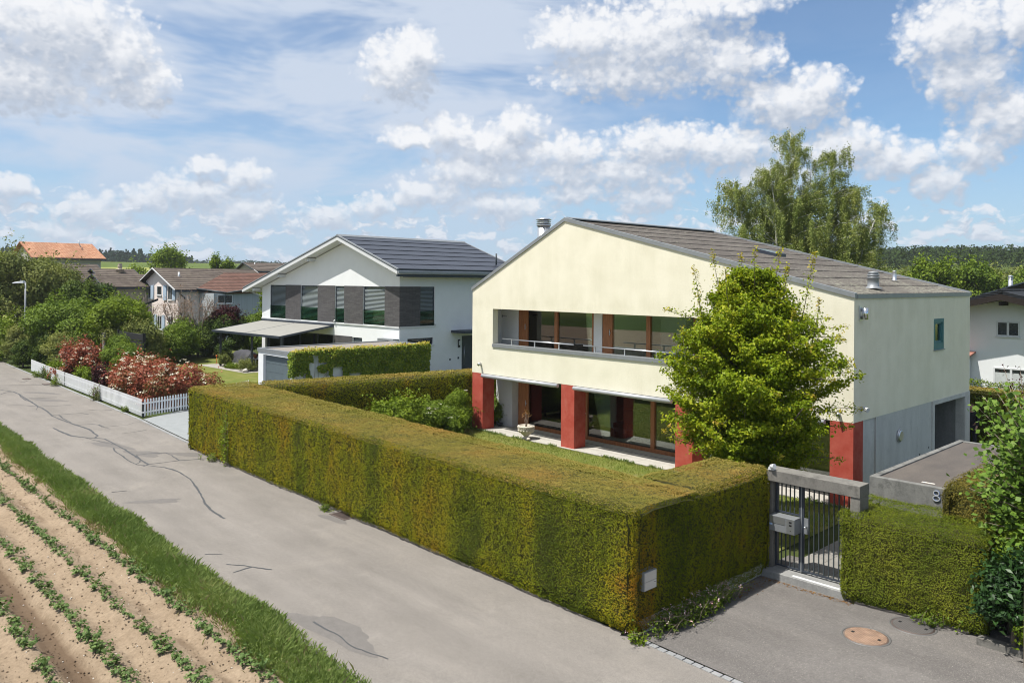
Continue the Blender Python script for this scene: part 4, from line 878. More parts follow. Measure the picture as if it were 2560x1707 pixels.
# patio glazing
q = MB(); frame_ring(q, 'y', .18, .28, -16.9, -7.5, 0, 2.65, .09)
for x in (-14.6, -12.2, -9.8): q.box(x, .17, .09, x + .12, .29, 2.56)
w = q.build('window', STEEL_DARK, H2); B('pane', GLASS, w, (-16.8, .22, .1, -7.6, .23, 2.56))
B('curtain', mat('sheer_curtain', (.35, .38, .36), .9, var=.25, scale=2, stretch=(14, 14, .2)), w, (-16.2, .5, .05, -12.6, .52, 2.6)); B('inner_wall', DARKIN, H2, (-17, 3.0, 0, -.4, 3.1, 3.3)); B('floor', FLOORIN, H2, (-17, .3, -.1, -.4, 3, .02)); B('ceiling', WHITEIN, H2, (-17.04, .36, 3.0, -.36, 10, 3.2))
B('parapet_box', ZINC, H2, (-1.66, -.5, 2.5, -.02, -.02, 2.76))
# low window, entrance on the flank
q = MB(); frame_ring(q, 'x', -.2, -.1, .67, 2.88, 2.27, 2.74, .06); w = q.build('window', STEEL_DARK, H2); B('pane', GLASS_FAR, w, (-.17, .73, 2.33, -.16, 2.82, 2.68)); B('sill', WHITE_TRIM, w, (.002, .6, 2.18, .07, 2.95, 2.26))
q = MB(); frame_ring(q, 'x', -.22, -.08, 5.5, 7.25, .1, 2.73, .07); q.box(-.18, 5.57, .1, -.12, 6.55, 2.66); q.box(-.18, 6.6, .1, -.14, 7.18, 2.66); d_ = q.build('door', ANTHRACITE, H2)
q = MB(); q.tube([(-.05, 5.78, .7), (-.05, 5.78, 2.0)], .02, 8); q.build('handle', ALU, d_)
q = MB(); q.box(.002, 4.5, 2.98, 1.35, 8.0, 3.08); q.box(.002, 4.5, 3.08, 1.35, 8.0, 3.16); q.build('canopy', STEEL_DARK, H2)
q = MB(); q.box(.002, 5.14, 1.95, .07, 5.30, 2.5); l_ = q.build('wall_lamp', BLACK, H2); B('diffuser', WHITE_TRIM, l_, (.07, 5.16, 2.1, .09, 5.28, 2.4))
q = MB(); q.box(.002, 4.35, 1.10, .03, 4.45, 1.22); q.box(.002, 5.12, 1.15, .03, 5.24, 1.29); q.build('door_bell', STEEL_DARK, H2)
q = MB(); q.tube([(.02, 2.98, 3.62), (.02, 3.1, 3.62)], .05, 8); q.tube([(-7.2, -.16, 3.62), (-7.2, -.04, 3.7)], .06, 8); q.build('awning_sensor', WHITE_TRIM, H2)
# roof
XL, XR, Y0_, Y1_ = -18.95, .78, -.80, 11.12
def slab(q, xa, xb, y0, y1, lo, hi, m=0):
    q.prism_y([(xa, z2(xa) + lo), (xb, z2(xb) + lo), (xb, z2(xb) + hi), (xa, z2(xa) + hi)], y0, y1, m)
q = MB(); slab(q, XL + .05, AX, Y0_ + .05, Y1_ - .05, .06, .26); slab(q, AX, XR - .05, Y0_ + .05, Y1_ - .05, .06, .26); roof2 = q.build('roof', WHITE_TRIM, H2)
q = MB(); slab(q, XL + .1, AX, Y0_ + .09, Y1_ - .09, .261, .34); slab(q, AX, XR - .08, Y0_ + .09, Y1_ - .09, .261, .34); q.build('roof_membrane', ANTHRACITE, roof2)
m_, t_, o_ = newmat('solar_module'); c_ = NOISE(t_, POS(t_), .35, 3, .5).outputs['Fac']
p_ = bsdf(t_, MIX(t_, c_, (.030, .035, .050, 1), (.042, .048, .066, 1)), .38, .0, .35); t_.links.new(p_.outputs[0], o_.inputs[0]); SOLAR = m_
for side in (0, 1):
    xa, xb = (AX, XR) if side else (XL, AX); nr = 7 if side else 12; nc = 7
    for i in range(nr):
        a = xa + (xb - xa) * i / nr + .02; b = xa + (xb - xa) * (i + 1) / nr - .025
        for j in range(nc):
            y0 = Y0_ + .10 + (Y1_ - Y0_ - .2) * j / nc; y1 = Y0_ + .10 + (Y1_ - Y0_ - .2) * (j + 1) / nc
            if i == 0 and not side or True:
                q = MB(); la, lb = (.345, .375) if side else (.375, .345)
                q.prism_y([(a, z2(a) + la), (b, z2(b) + lb), (b, z2(b) + lb + .025), (a, z2(a) + la + .025)], y0 + .008, y1 - .008)
                if side or i >= 9: q.build('solar_module', SOLAR, roof2)
for yy0, yy1 in ((Y0_ - .03, Y0_ + .09), (Y1_ - .09, Y1_ + .03)):
    q = MB(); slab(q, XL, AX, yy0, yy1, .05, .30); slab(q, AX, XR, yy0, yy1, .05, .30); q.build('verge_board', WHITE_TRIM, H2)
for yy0, yy1 in ((Y0_ - .05, Y0_ + .09), (Y1_ - .09, Y1_ + .05)):
    q = MB(); slab(q, XL - .02, AX, yy0, yy1, .301, .345, 1); slab(q, AX, XR + .02, yy0, yy1, .301, .345, 1); slab(q, XL - .02, AX, yy0, yy1, .346, .42); slab(q, AX, XR + .02, yy0, yy1, .346, .42)
    q.build('verge_flashing', [ZINC, STEEL_DARK], H2)
q = MB(); q.prism_y([(AX - .22, z2(AX - .22) + .37), (AX, AZ + .40), (AX + .22, z2(AX + .22) + .37), (AX + .22, z2(AX + .22) + .41), (AX, AZ + .47), (AX - .22, z2(AX - .22) + .41)], Y0_ - .04, Y1_ + .04); q.build('ridge_cap', ZINC, H2)
q = MB()
for x in (-17.9, -14.1, -10.0, AX - .1, -.75): q.box(x, -.62, z2(x) - .17, x + .2, .0, z2(x) + .055)
q.build('purlin', WHITE_TRIM, H2)
q = MB(); gx = XR; zg = z2(XR)
q.box(gx - .12, Y0_, zg - .10, gx + .02, Y1_, zg + .05); q.box(gx + .03, Y0_ - .02, zg + .08, gx + .17, Y1_ + .02, zg + .24, 1); q.box(gx - .45, .0, zg - .13, gx + .0, D2, zg - .101, 0)
q.build('gutter', [STEEL_DARK, ZINC], H2)
q = MB(); q.tube([(XL - .05, Y0_ - .05, z2(XL) + .12), (XL - .05, Y1_, z2(XL) + .12)], .10, 10); q.tube([(XL - .02, -.3, z2(XL) + .1), (-17.5, .15, 5.2), (-17.47, .15, 3.5)], .05, 8); q.build('gutter', WHITE_TRIM, H2)
q = MB(); q.tube([(-.6, 9.48, 7.6), (-.6, 9.48, 8.58)], .06, 10); q.build('vent_pipe', ANTHRACITE, H2)
# patio awning on posts
AW = thing('patio_awning', 'stretched grey fabric awning on dark posts over the patio of the white house', 'awning', (-44.5, 5.0, 0), rot=R(3))
# local frame of the house converted to world
c3_, s3_ = math.cos(R(3)), math.sin(R(3))
def h2w(x, y, z): return (-32.18 + x * c3_ - y * s3_, 6.91 + x * s3_ + y * c3_, z)
def hx(q, lo, hi, m=0): q.hexa([h2w(*p) for p in lo], [h2w(*p) for p in hi], m)
FAB = mat('grey_awning_fabric', (.27, .265, .245), .9, var=.05, scale=2)
q = MB()
for a, b in ((-17.0, -12.36), (-12.24, -7.6)):
    hx(q, [(a, -.2, 3.30), (a, -4.15, 2.72), (b, -4.15, 2.72), (b, -.2, 3.30)], [(a, -.2, 3.315), (a, -4.15, 2.735), (b, -4.15, 2.735), (b, -.2, 3.315)])
q.build('canopy', FAB, AW)
q = MB()
for x in (-17.1, -12.3, -7.5): hx(q, [(x - .05, -.15, 3.2), (x - .05, -4.25, 2.6), (x + .05, -4.25, 2.6), (x + .05, -.15, 3.2)], [(x - .05, -.15, 3.32), (x - .05, -4.25, 2.72), (x + .05, -4.25, 2.72), (x + .05, -.15, 3.32)])
hx(q, [(-17.15, -4.3, 2.58), (-7.45, -4.3, 2.58), (-7.45, -4.16, 2.58), (-17.15, -4.16, 2.58)], [(-17.15, -4.3, 2.74), (-7.45, -4.3, 2.74), (-7.45, -4.16, 2.74), (-17.15, -4.16, 2.74)])
hx(q, [(-17.15, -.22, 3.18), (-7.4, -.22, 3.18), (-7.4, -.022, 3.18), (-17.15, -.022, 3.18)], [(-17.15, -.22, 3.42), (-7.4, -.22, 3.42), (-7.4, -.022, 3.42), (-17.15, -.022, 3.42)])
q.build('frame', STEEL_DARK, AW)
for x in (-16.6, -11.9, -7.9): q = MB(); hx(q, [(x - .06, -3.9, 0), (x + .06, -3.9, 0), (x + .06, -3.78, 0), (x - .06, -3.78, 0)], [(x - .06, -3.9, 2.66), (x + .06, -3.9, 2.66), (x + .06, -3.78, 2.66), (x - .06, -3.78, 2.66)]); q.build('post', STEEL_DARK, AW)
# ================================================================= garage with ivy
GA = thing('garage', 'white flat-roofed garage with grey blue door and gravel roof', 'garage', (-30.5, 2, 0))
q = MB(); q.box(-32.5, -2.15, 0, -32.2, 6.33, 2.50); q.box(-28.8, -2.55, 0, -28.5, 6.33, 2.50); q.box(-32.2, 6.0, 0, -28.8, 6.33, 2.50); q.box(-32.5, -2.55, 0, -31.9, -2.15, 2.50); q.box(-31.9, -2.55, 2.36, -28.8, -2.15, 2.50); q.build('wall', WHITE, GA)
q = MB(); q.box(-32.56, -2.6, 2.503, -28.44, -2.42, 2.70); q.box(-32.56, 6.2, 2.503, -28.44, 6.38, 2.70); q.box(-32.56, -2.42, 2.503, -32.38, 6.2, 2.70); q.box(-28.62, -2.42, 2.503, -28.44, 6.2, 2.70); r_ = q.build('roof_edge', ZINC, GA)
B('roof', GRAVEL, GA, (-32.38, -2.42, 2.503, -28.62, 6.2, 2.635))
q = MB()
for k in range(5): q.box(-31.88, -2.40, .02 + k * .468, -28.82, -2.34, .476 + k * .468)
q.build('garage_door', GARAGEDOOR, GA)
IV = thing('ivy', 'yellow green ivy climbing over the side wall of the garage', 'ivy', (-28.5, 2, 0))
def ivy_keep(y, z, rng):
    n_ = vnoise(y * .9, z * 1.7, 1.3, 11); k = n_ > .05
    gap = ((np.abs(y + 1.15 + (z - 1.9) * .25) < .55) & (z < 2.1) & (z > .2) & (n_ < .78)) | ((np.abs(y + 1.35 + (z - 2.4) * .3) < .17) & (z > 1.9) & (z < 2.5))
    gap |= (np.abs(y - .05) < .35) & (z > 1.2) & (z < 1.8) & (n_ < .5)
    gap |= (y < 1.6) & (z < 1.4) & (vnoise(y, z, 2.2, 4) > .70) 
    gap |= (y < -1.9) & (z < 1.45)
    return k & ~gap
rng = np.random.default_rng(17); n = 19000; y = rng.uniform(-2.62, 6.40, n); z = rng.uniform(0, 2.72, n) ; k = ivy_keep(y, z, rng); y, z = y[k], z[k]
x = -28.5 + .05 + .15 * vnoise(y, z, 2.5, 6) + rng.random(len(y)) * .10 + .05 * (z > 2.3)
leaves('foliage', np.stack([x, y, z], 1), np.stack([np.ones_like(x), -.5 + 0 * x, .55 + 0 * x], 1) + rng.normal(0, .45, (len(x), 3)), rng.uniform(.08, .15, len(x)), L_IVY, IV, rng, aspect=.9, droop=(0, 0, -.7))
n = 2600; y = rng.uniform(-2.6, 6.42, n); z = 2.62 + rng.normal(0, .075, n) + .13 * vnoise(y, y * 0, 1.1, 2); x = -28.5 + rng.uniform(-.22, .24, n)
leaves('young_foliage', np.stack([x, y, z], 1), np.stack([.5 + 0 * x, -.3 + 0 * x, 1 + 0 * x], 1) + rng.normal(0, .5, (n, 3)), rng.uniform(.07, .13, n), L_IVYTOP, IV, rng, aspect=.9)
n = 500; y = -2.6 + rng.normal(0, .07, n); z = rng.uniform(1.35, 2.7, n); x = -28.5 + rng.uniform(-.3, .2, n); leaves('corner_foliage', np.stack([x, y, z], 1), np.stack([.6 + 0 * x, -1 + 0 * x, .5 + 0 * x], 1) + rng.normal(0, .4, (n, 3)), rng.uniform(.08, .14, n), L_IVY, IV, rng, aspect=.9)
q = MB()
for k in range(9):
    y = -1.2 + rng.normal(0, .05); pts = [(-28.47, y, 0)]
    for s_ in range(7): y += rng.normal(-.0 + (k - 4) * .06, .06); pts.append((-28.46, y, (s_ + 1) * .31))
    q.tube(pts, [.022, .018, .016, .013, .011, .009, .007, .005], 5)
q.build('stem', BARE, IV)
# ================================================================= gate
CONC_STEP = concrete('grey_step_concrete', (.22, .22, .22), (.30, .30, .29), .6, (.13, .13, .13))
GT = thing('entrance_gate', 'dark barred entrance gate in a weathered concrete frame between two hedges', 'gate', (1.8, -6.3, 0))
q = MB(); q.box(.84, -6.58, 2.12, 2.93, -6.12, 2.37); q.box(.84, -6.46, .0, .935, -6.14, 2.118); q.box(2.72, -6.56, .0, 2.93, -6.14, 2.118); q.build('concrete_frame', CONC_OLD, GT, bevel=.01)
q = MB(); q.box(.78, -6.72, -.05, 2.72, -6.10, .155); q.build('threshold', CONC_STEP, GT, bevel=.01)
B('threshold_strip', WHITE_TRIM, GT, (1.5, -6.66, .157, 2.7, -6.58, .165))
GY = -6.33
q = MB(); q.box(.945, GY - .02, .20, .985, GY + .02, 2.115); q.box(1.50, GY - .02, .20, 1.555, GY + .02, 2.115); q.box(.985, GY - .02, .20, 1.50, GY + .02, .235); q.box(.985, GY - .02, 1.40, 1.50, GY + .02, 1.435); q.box(.985, GY - .02, 1.0, 1.5, GY + .02, 1.03); q.build('fixed_panel', STEEL_DARK, GT)
q = MB(); q.box(1.575, GY - .02, .20, 1.62, GY + .02, 2.10); q.box(2.66, GY - .02, .2, 2.70, GY + .02, 2.10); q.box(1.62, GY - .02, .20, 2.66, GY + .02, .235); q.box(1.62, GY - .02, 2.065, 2.66, GY + .02, 2.10); leaf = q.build('gate_leaf', STEEL_DARK, GT)
def bar(x, z0=.235, z1=2.115, par=None): q = MB(); q.box(x - .011, GY - .012, z0, x + .011, GY + .012, z1); q.build('bar', ANTHRACITE, par or GT)
for x in (1.09, 1.19, 1.29, 1.39): bar(x, .235, 1.0); bar(x, 1.435)
for x in (1.73, 1.84, 1.95, 2.06, 2.17, 2.28, 2.39, 2.50, 2.60): bar(x, .235, 2.065, leaf)
q = MB(); q.box(1.55, GY - .03, .2, 1.575, GY + .03, 2.11); q.build('stop_bar', ZINC, GT)
q = MB(); q.box(.95, GY - .30, 1.045, 1.545, GY - .02, 1.385); mb_ = q.build('mailbox', ZINC, GT, bevel=.004)
B('intercom_plate', ALU, mb_, (1.36, GY - .308, 1.052, 1.54, GY - .301, 1.378)); B('flap', ALU, mb_, (.96, GY - .306, 1.22, 1.33, GY - .301, 1.375))
B('push_button', BLACK, mb_, (1.42, GY - .312, 1.29, 1.48, GY - .308, 1.325), (1.42, GY - .312, 1.225, 1.48, GY - .308, 1.26), (1.44, GY - .312, 1.12, 1.46, GY - .308, 1.135)); B('sticker', mat('blue_white_sticker', (.35, .5, .75), .5), mb_, (.955, GY - .3035, 1.17, 1.02, GY - .301, 1.21))
q = MB(); q.box(1.63, GY - .03, 1.05, 1.725, GY - .022, 1.40); lk = q.build('lock_plate', ZINC, leaf); q = MB(); q.tube([(1.69, GY - .03, 1.22), (1.69, GY - .09, 1.22)], .014, 8); q.lathe([(.0, -.03), (.03, -.015), (.034, 0), (.03, .015), (.0, .03)], (1.69, GY - .11, 1.22), 12); q.build('knob', CHROME, lk)
q = MB(); q.box(.90, -6.60, 2.372, 1.02, -6.50, 2.43); q.tube([(.96, -6.60, 2.45), (1.06, -6.62, 2.47)], [.045, .06], 12); q.tube([(.86, -6.4, 2.42), (.90, -6.55, 2.42), (.96, -6.6, 2.44)], .01, 6); q.build('spotlight', WHITE_TRIM, GT)
# garage box with the number 8
NG = thing('concrete_garage', 'low concrete garage with dark roof felt and the number 8, behind the clipped hedge', 'garage', (3.3, -2, 0))
FELT = mat('dark_roof_felt', (.085, .075, .07), .95, var=.22, scale=1.6, stretch=(1, .35, 1), fine=.18, bscale=50, bump=.6, col2=(.13, .112, .098))
q = MB(); q.box(2.38, -4.75, -.0, 4.10, -4.60, 2.20); q.box(2.38, -4.60, 0, 2.52, 1.35, 2.20); q.box(2.52, 1.2, 0, 6.0, 1.35, 2.19); q.box(3.98, -4.60, 0, 4.10, 1.2, 2.14); q.build('wall', CONC_WALL, NG, bevel=.012)
B('roof', FELT, NG, (2.52, -4.60, 2.0, 3.98, 1.2, 2.165)); B('roof', FELT, NG, (4.10, -4.0, 2.0, 6.0, 1.2, 2.12))
B('repair_strip', STONE, NG, (3.35, -4.35, 2.166, 3.62, -4.28, 2.172))
def ring(q, cx_, z, r, rz, w, y0, y1):
    n = 28; vs = []
    for k in range(n):
        a = 2 * math.pi * k / n; c_, s_ = math.cos(a), math.sin(a)
        vs += [(cx_ + (r - w) * c_, y0, z + (rz - w) * s_), (cx_ + r * c_, y0, z + rz * s_), (cx_ + r * c_, y1, z + rz * s_), (cx_ + (r - w) * c_, y1, z + (rz - w) * s_)]
    q.add(vs, [(4*k+j, 4*k+(j+1) % 4, 4*((k+1) % n)+(j+1) % 4, 4*((k+1) % n)+j) for k in range(n) for j in range(4)])
q = MB(); ring(q, 3.80, 2.085, .068, .062, .026, -4.772, -4.751); ring(q, 3.80, 1.972, .078, .068, .028, -4.772, -4.751); n8 = q.build('house_number', mat('number_blue_shadow', (.10, .15, .30), .5), NG)  # blue rings behind the pale face: the numeral's shadow put into their colour
q = MB(); ring(q, 3.795, 2.087, .062, .056, .015, -4.778, -4.7725); ring(q, 3.795, 1.974, .072, .062, .016, -4.778, -4.7725); q.build('number_face', mat('pale_number', (.42, .43, .44), .6), n8)
# manholes, drain grate
RUST = mat('rusty_cast_iron', (.26, .15, .10), .7, .3, .4, var=.25, scale=5, col2=(.20, .17, .15)); IRON = mat('dark_cast_iron', (.13, .10, .09), .7, .4, .4, var=.2)
TREAD = mat('worn_rust_tread', (.36, .24, .17), .6, .2, .4, var=.3, scale=6)
IRONR = mat('worn_iron_ring', (.17, .165, .16), .6, .4)
def manhole(x, y, r, label, m):
    o = thing('manhole_cover', label, 'manhole cover', (x, y, .008)); q = MB(); q.lathe([(r, -.02), (r, .008), (r - .035, .008), (r - .035, -.02)], (x, y, .007), 48); q.build('rim', IRONR, o)
    q = MB(); q.lathe([(r - .045, -.02), (r - .045, .008), (.001, .010)], (x, y, .007), 48); c = q.build('cover', m, o); q = MB()
    for k in range(-11, 12):
        a = k * r / 12; L = math.sqrt(max(0, (r - .07) ** 2 - a * a))
        q.box(x - L, y + a - .007, .012, x + L, y + a + .007, .0205); 
    for k in range(-11, 12):
        a = k * r / 12; L = math.sqrt(max(0, (r - .07) ** 2 - a * a)); q.box(x + a - .006, y - L, .012, x + a + .006, y + L, .0197)
    q.build('tread_pattern', TREAD if m is RUST else IRONR, c)
    q = MB(); q.box(x - r * .62, y - .035, .0205, x - r * .5, y + .035, .0225); q.box(x + r * .5, y - .035, .0205, x + r * .62, y + .035, .0225); q.build('lifting_hole', BLACK, c)
manhole(3.69, -8.10, .43, 'rusty round manhole cover in the open part of the asphalt drive', RUST)
manhole(4.12, -6.98, .42, 'dark round manhole cover half under the clipped hedge', IRON)
q = MB(); q.box(-9.75, -11.44, -.02, -8.98, -11.38, .012); q.box(-9.75, -11.08, -.02, -8.98, -11.02, .012); q.box(-9.75, -11.38, -.02, -9.70, -11.08, .012); q.box(-9.03, -11.38, -.02, -8.98, -11.08, .012)
for k in range(13): q.box(-9.69 + k * .052, -11.38, -.03, -9.665 + k * .052, -11.08, .01)
tag(q.build('drain_grate', IRON), 'rusty rectangular drain grate in the road at the hedge foot', 'drain')
for x, y, lb in ((-45.3, -10.15, 'drain grate in the road nearest the yellow shrub'), (-49.0, -10.45, 'drain grate in the road farther along the fence')):
    q = MB(); frame_ring(q, 'y', y - .2, y + .2, x - .35, x + .35, -.02, .01, .04)
    for k in range(9): q.box(x - .3 + k * .07, y - .19, -.02, x - .27 + k * .07, y + .19, .013)
    tag(q.build('drain_grate', IRON), lb, 'drain')
# metal letter plate in the hedge
LP = thing('meter_cabinet', 'grey metal box with a small label, half swallowed by the hedge corner', 'cabinet', (.9, -10.95, .8))
B('body', ZINC, LP, (.60, -11.17, .84, .905, -10.79, 1.185)); B('lid', ALU, LP, (.906, -11.16, 1.01, .915, -10.80, 1.175)); B('cover', ALU, LP, (.906, -11.16, .85, .915, -10.80, 1.00)); B('label', mat('white_label', (.8, .8, .8), .6), LP, (.916, -10.88, .94, .919, -10.83, .985)); B('label_mark', mat('dark_print', (.06, .03, .03), .6), LP, (.9195, -10.87, .95, .921, -10.84, .975))
# ================================================================= clipped hedges
def hedge(name, label, cat, walls, tops, h, mats_, seed, base=1.3, s0=.031, bulge=.06, group=None, loc=None, top_mat=None, z0=.0, rough_top=.0):
    """walls: segments whose outer side is on the right hand; tops: quads (ccw); leaf size and number follow the distance to the viewer's side"""
    rng = np.random.default_rng(seed)
    c = loc or (walls[0][0][0], walls[0][0][1], 0); o = thing(name, label, cat, c, group)
    def und(a, b): return (vnoise(a, b, .9, seed) - .5) * bulge + (vnoise(a, b, 3.0, seed + 1) - .5) * bulge * .8 + (vnoise(a, b, 9.0, seed + 2) - .5) * bulge * .75
    P = []; Nn = []; S = []; core = MB()
    for (p0, p1) in walls:
        p0 = np.array(p0, float); p1 = np.array(p1, float); L = np.linalg.norm(p1 - p0); d = (p1 - p0) / L; nrm = np.array([d[1], -d[0]])
        mid = (p0 + p1) / 2; nseg = max(1, int(L / 2))
        for k in range(nseg):
            a, b = L * k / nseg, L * (k + 1) / nseg; m_ = p0 + d * (a + b) / 2; dist = max(10, np.hypot(m_[0] - CAM[0], m_[1] - CAM[1])); s = s0 * max(1, dist / 19); n = int((b - a) * h * base * 2.0 / s ** 2)
            t = rng.uniform(a, b, n); z = z0 + .05 + (h - z0 - .05) * rng.random(n); 
            rnd = np.clip((z - (h - .22)) / .22, 0, 1) ** 2 * .13 + np.clip((z0 + .35 - z) / .35, 0, 1) ** 2 * .10
            e = np.minimum(t, L - t); rnd = rnd + np.clip((.25 - e) / .25, 0, 1) ** 2 * .07
            off = und(t + p0[0] * .7 + p0[1], z) - rnd + rng.normal(0, .3, n) * s - .1 * s
            x = p0[0] + d[0] * t + nrm[0] * off; y = p0[1] + d[1] * t + nrm[1] * off
            P.append(np.stack([x, y, z], 1)); Nn.append(np.stack([nrm[0] + 0 * x, nrm[1] + 0 * x, .45 + 0 * x], 1)); S.append(np.full(n, s))
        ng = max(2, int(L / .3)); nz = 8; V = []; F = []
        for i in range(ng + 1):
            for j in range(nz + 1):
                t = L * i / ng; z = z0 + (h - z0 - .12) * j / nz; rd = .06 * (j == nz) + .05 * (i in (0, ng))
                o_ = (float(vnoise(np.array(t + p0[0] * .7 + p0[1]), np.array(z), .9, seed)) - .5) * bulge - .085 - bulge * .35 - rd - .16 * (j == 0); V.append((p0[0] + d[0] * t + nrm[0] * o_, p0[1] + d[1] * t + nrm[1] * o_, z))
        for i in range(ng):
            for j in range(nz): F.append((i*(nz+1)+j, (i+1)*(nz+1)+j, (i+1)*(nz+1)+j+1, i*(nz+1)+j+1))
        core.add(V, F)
    TP = []; TN = []; TS = []
    for qd in tops:
        qd = np.array(qd, float); L1 = np.linalg.norm(qd[1] - qd[0]); L2 = np.linalg.norm(qd[3] - qd[0]); A_ = L1 * L2; nseg = max(1, int(L1 / 2))
        for k in range(nseg):
            mu = (k + .5) / nseg; m_ = qd[0] + (qd[1] - qd[0]) * mu; dist = max(10, np.hypot(m_[0] - CAM[0], m_[1] - CAM[1])); s = s0 * .92 * max(1, dist / 19); n = int(A_ / nseg * base * 2.0 / s ** 2)
            u = (k + rng.random(n)) / nseg; v = rng.random(n); u_, v_ = u[:, None], v[:, None]
            xy = (1 - u_) * (1 - v_) * qd[0] + u_ * (1 - v_) * qd[1] + u_ * v_ * qd[2] + (1 - u_) * v_ * qd[3]
            e = np.minimum(v, 1 - v) * L2; z = h + und(xy[:, 0], xy[:, 1]) * .7 - np.clip((.22 - e) / .22, 0, 1) ** 2 * .11 + rng.normal(0, .3, n) * s + rough_top * (rng.random(n) ** 6)
            TP.append(np.column_stack([xy, z])); TN.append(np.tile([0, 0, 1.0], (n, 1))); TS.append(np.full(n, s))
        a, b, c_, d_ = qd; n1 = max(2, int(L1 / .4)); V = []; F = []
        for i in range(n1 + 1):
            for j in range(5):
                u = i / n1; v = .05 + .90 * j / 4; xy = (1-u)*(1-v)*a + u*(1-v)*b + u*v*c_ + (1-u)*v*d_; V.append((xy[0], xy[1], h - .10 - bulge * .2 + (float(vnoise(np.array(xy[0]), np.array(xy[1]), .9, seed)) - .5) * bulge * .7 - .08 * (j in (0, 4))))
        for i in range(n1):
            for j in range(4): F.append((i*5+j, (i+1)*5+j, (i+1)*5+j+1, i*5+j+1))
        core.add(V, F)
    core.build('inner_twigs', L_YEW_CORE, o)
    P = np.concatenate(P); Nn = np.concatenate(Nn); S = np.concatenate(S)
    # every yew in the row has its own hue: cells along the run with wavy edges
    run = P[:, 0] + P[:, 1] + .30 * (vnoise(P[:, 0] + P[:, 1], P[:, 2], 1.1, seed + 3) - .5) * 2
    cut = np.cumsum(rng.uniform(.35, 1.25, 160)) - 60; val = np.clip(rng.normal(.50, .13, 161), .22, 1); val[rng.random(161) < .06] = .95; val[rng.random(161) < .08] = .16
    cc_ = np.concatenate([[cut[0] - 1], (cut[1:] + cut[:-1]) / 2, [cut[-1] + 1]]); cellv = .55 * np.interp(run, cc_, val[:len(cc_)]) + .45 * np.interp(run, np.sort(np.concatenate([cut - .12, cut + .12])), np.repeat(val[:161], 2)[1:321]); cellv = cellv + .34 * (vnoise(P[:, 0] + P[:, 1], P[:, 2], .9, seed + 9) - .5) + .22 * (vnoise(P[:, 0] + P[:, 1], P[:, 2], 3.1, seed + 8) - .5)
    tint = np.clip(cellv + rng.normal(0, .10, len(P)), 0, 1)
    if seed == 41: tint = np.clip(tint + .16 * (P[:, 0] > .72) * (P[:, 1] > -10.9), 0, 1)
    leaves('foliage', P, Nn + rng.normal(0, .42, P.shape), S * rng.uniform(.7, 1.35, len(P)), mats_, o, rng, tint, .55, .16)
    TP = np.concatenate(TP); TN = np.concatenate(TN); TS = np.concatenate(TS)
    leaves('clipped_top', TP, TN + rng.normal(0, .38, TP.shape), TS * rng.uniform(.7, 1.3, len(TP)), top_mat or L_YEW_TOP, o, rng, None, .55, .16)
    return o
HT = 2.37
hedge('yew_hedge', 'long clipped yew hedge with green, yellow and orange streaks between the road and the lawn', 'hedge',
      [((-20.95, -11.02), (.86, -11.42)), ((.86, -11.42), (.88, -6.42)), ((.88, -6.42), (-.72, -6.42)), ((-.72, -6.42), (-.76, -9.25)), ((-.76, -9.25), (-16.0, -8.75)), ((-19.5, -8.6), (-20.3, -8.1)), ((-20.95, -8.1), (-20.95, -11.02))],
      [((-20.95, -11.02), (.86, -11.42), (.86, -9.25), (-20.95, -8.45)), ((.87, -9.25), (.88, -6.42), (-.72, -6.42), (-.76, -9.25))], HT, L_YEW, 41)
hedge('yew_hedge', 'clipped hedge running back between the cream house garden and the ivy garage', 'hedge',
      [((-19.55, -8.5), (-18.0, -3.8)), ((-18.0, -3.8), (-17.65, 1.0)), ((-17.65, 1.0), (-17.5, 10)), ((-19.0, 10), (-19.3, 1.6)), ((-19.3, 1.6), (-20.85, -8.1))][0:3] + [((-18.9, 10), (-18.95, 1.6)), ((-18.95, 1.6), (-20.85, -8.1))],
      [((-20.85, -8.1), (-19.0, 1.2), (-17.65, 1.0), (-19.5, -8.5)), ((-19.0, 1.2), (-18.9, 10), (-17.5, 10), (-17.65, 1.0))], HT, L_YEW, 43)
def rev(ws): return [(b, a) for a, b in ws]
hedge('clipped_hedge', 'fresh green clipped hedge block right of the gate', 'hedge',
      [((2.62, -6.84), (5.28, -6.62)), ((5.28, -6.62), (5.3, -5.15)), ((2.5, -5.0), (2.62, -6.84))], [((2.55, -6.86), (5.28, -6.64), (5.3, -4.9), (2.5, -4.85))], 1.84, L_YEW_GREEN, 45, top_mat=L_YEW_GREEN, rough_top=.05, bulge=.07, s0=.027)
hedge('clipped_hedge', 'taller brownish hedge beside the number 8 garage', 'hedge',
      [((4.12, -5.45), (5.6, -5.4)), ((4.12, -2.6), (4.12, -5.45))], [((4.12, -5.45), (5.6, -5.4), (5.6, -2.6), (4.12, -2.6))], 2.46, L_YEW_BROWN, 47, top_mat=L_YEW_BROWN, rough_top=.05, bulge=.08, s0=.028)
hedge('clipped_hedge', 'dark hedge behind the cream house, topped by yellow shoots, before the gabled house', 'hedge',
      [((-3.0, 11.95), (8, 11.9))], [((-3.0, 11.95), (8, 11.9), (8, 13.5), (-3.0, 13.6))], 2.33, L_YEW, 49)
rng = np.random.default_rng(5); n = 3500; x = rng.uniform(-3, 7, n); y = 13.45 + rng.normal(0, .1, n); leaves_o = leaves('young_shoots', np.stack([x, y, 2.35 + .26 * rng.random(n) * (.5 + vnoise(x, y, 1.5, 1))], 1), rng.normal(size=(n, 3)) + np.array([0, -.3, .8]), rng.uniform(.05, .1, n), L_LIME, None, rng)
tag(leaves_o, 'bright yellow green shoots along the back edge of the hedge by the white gabled house', 'shoots')
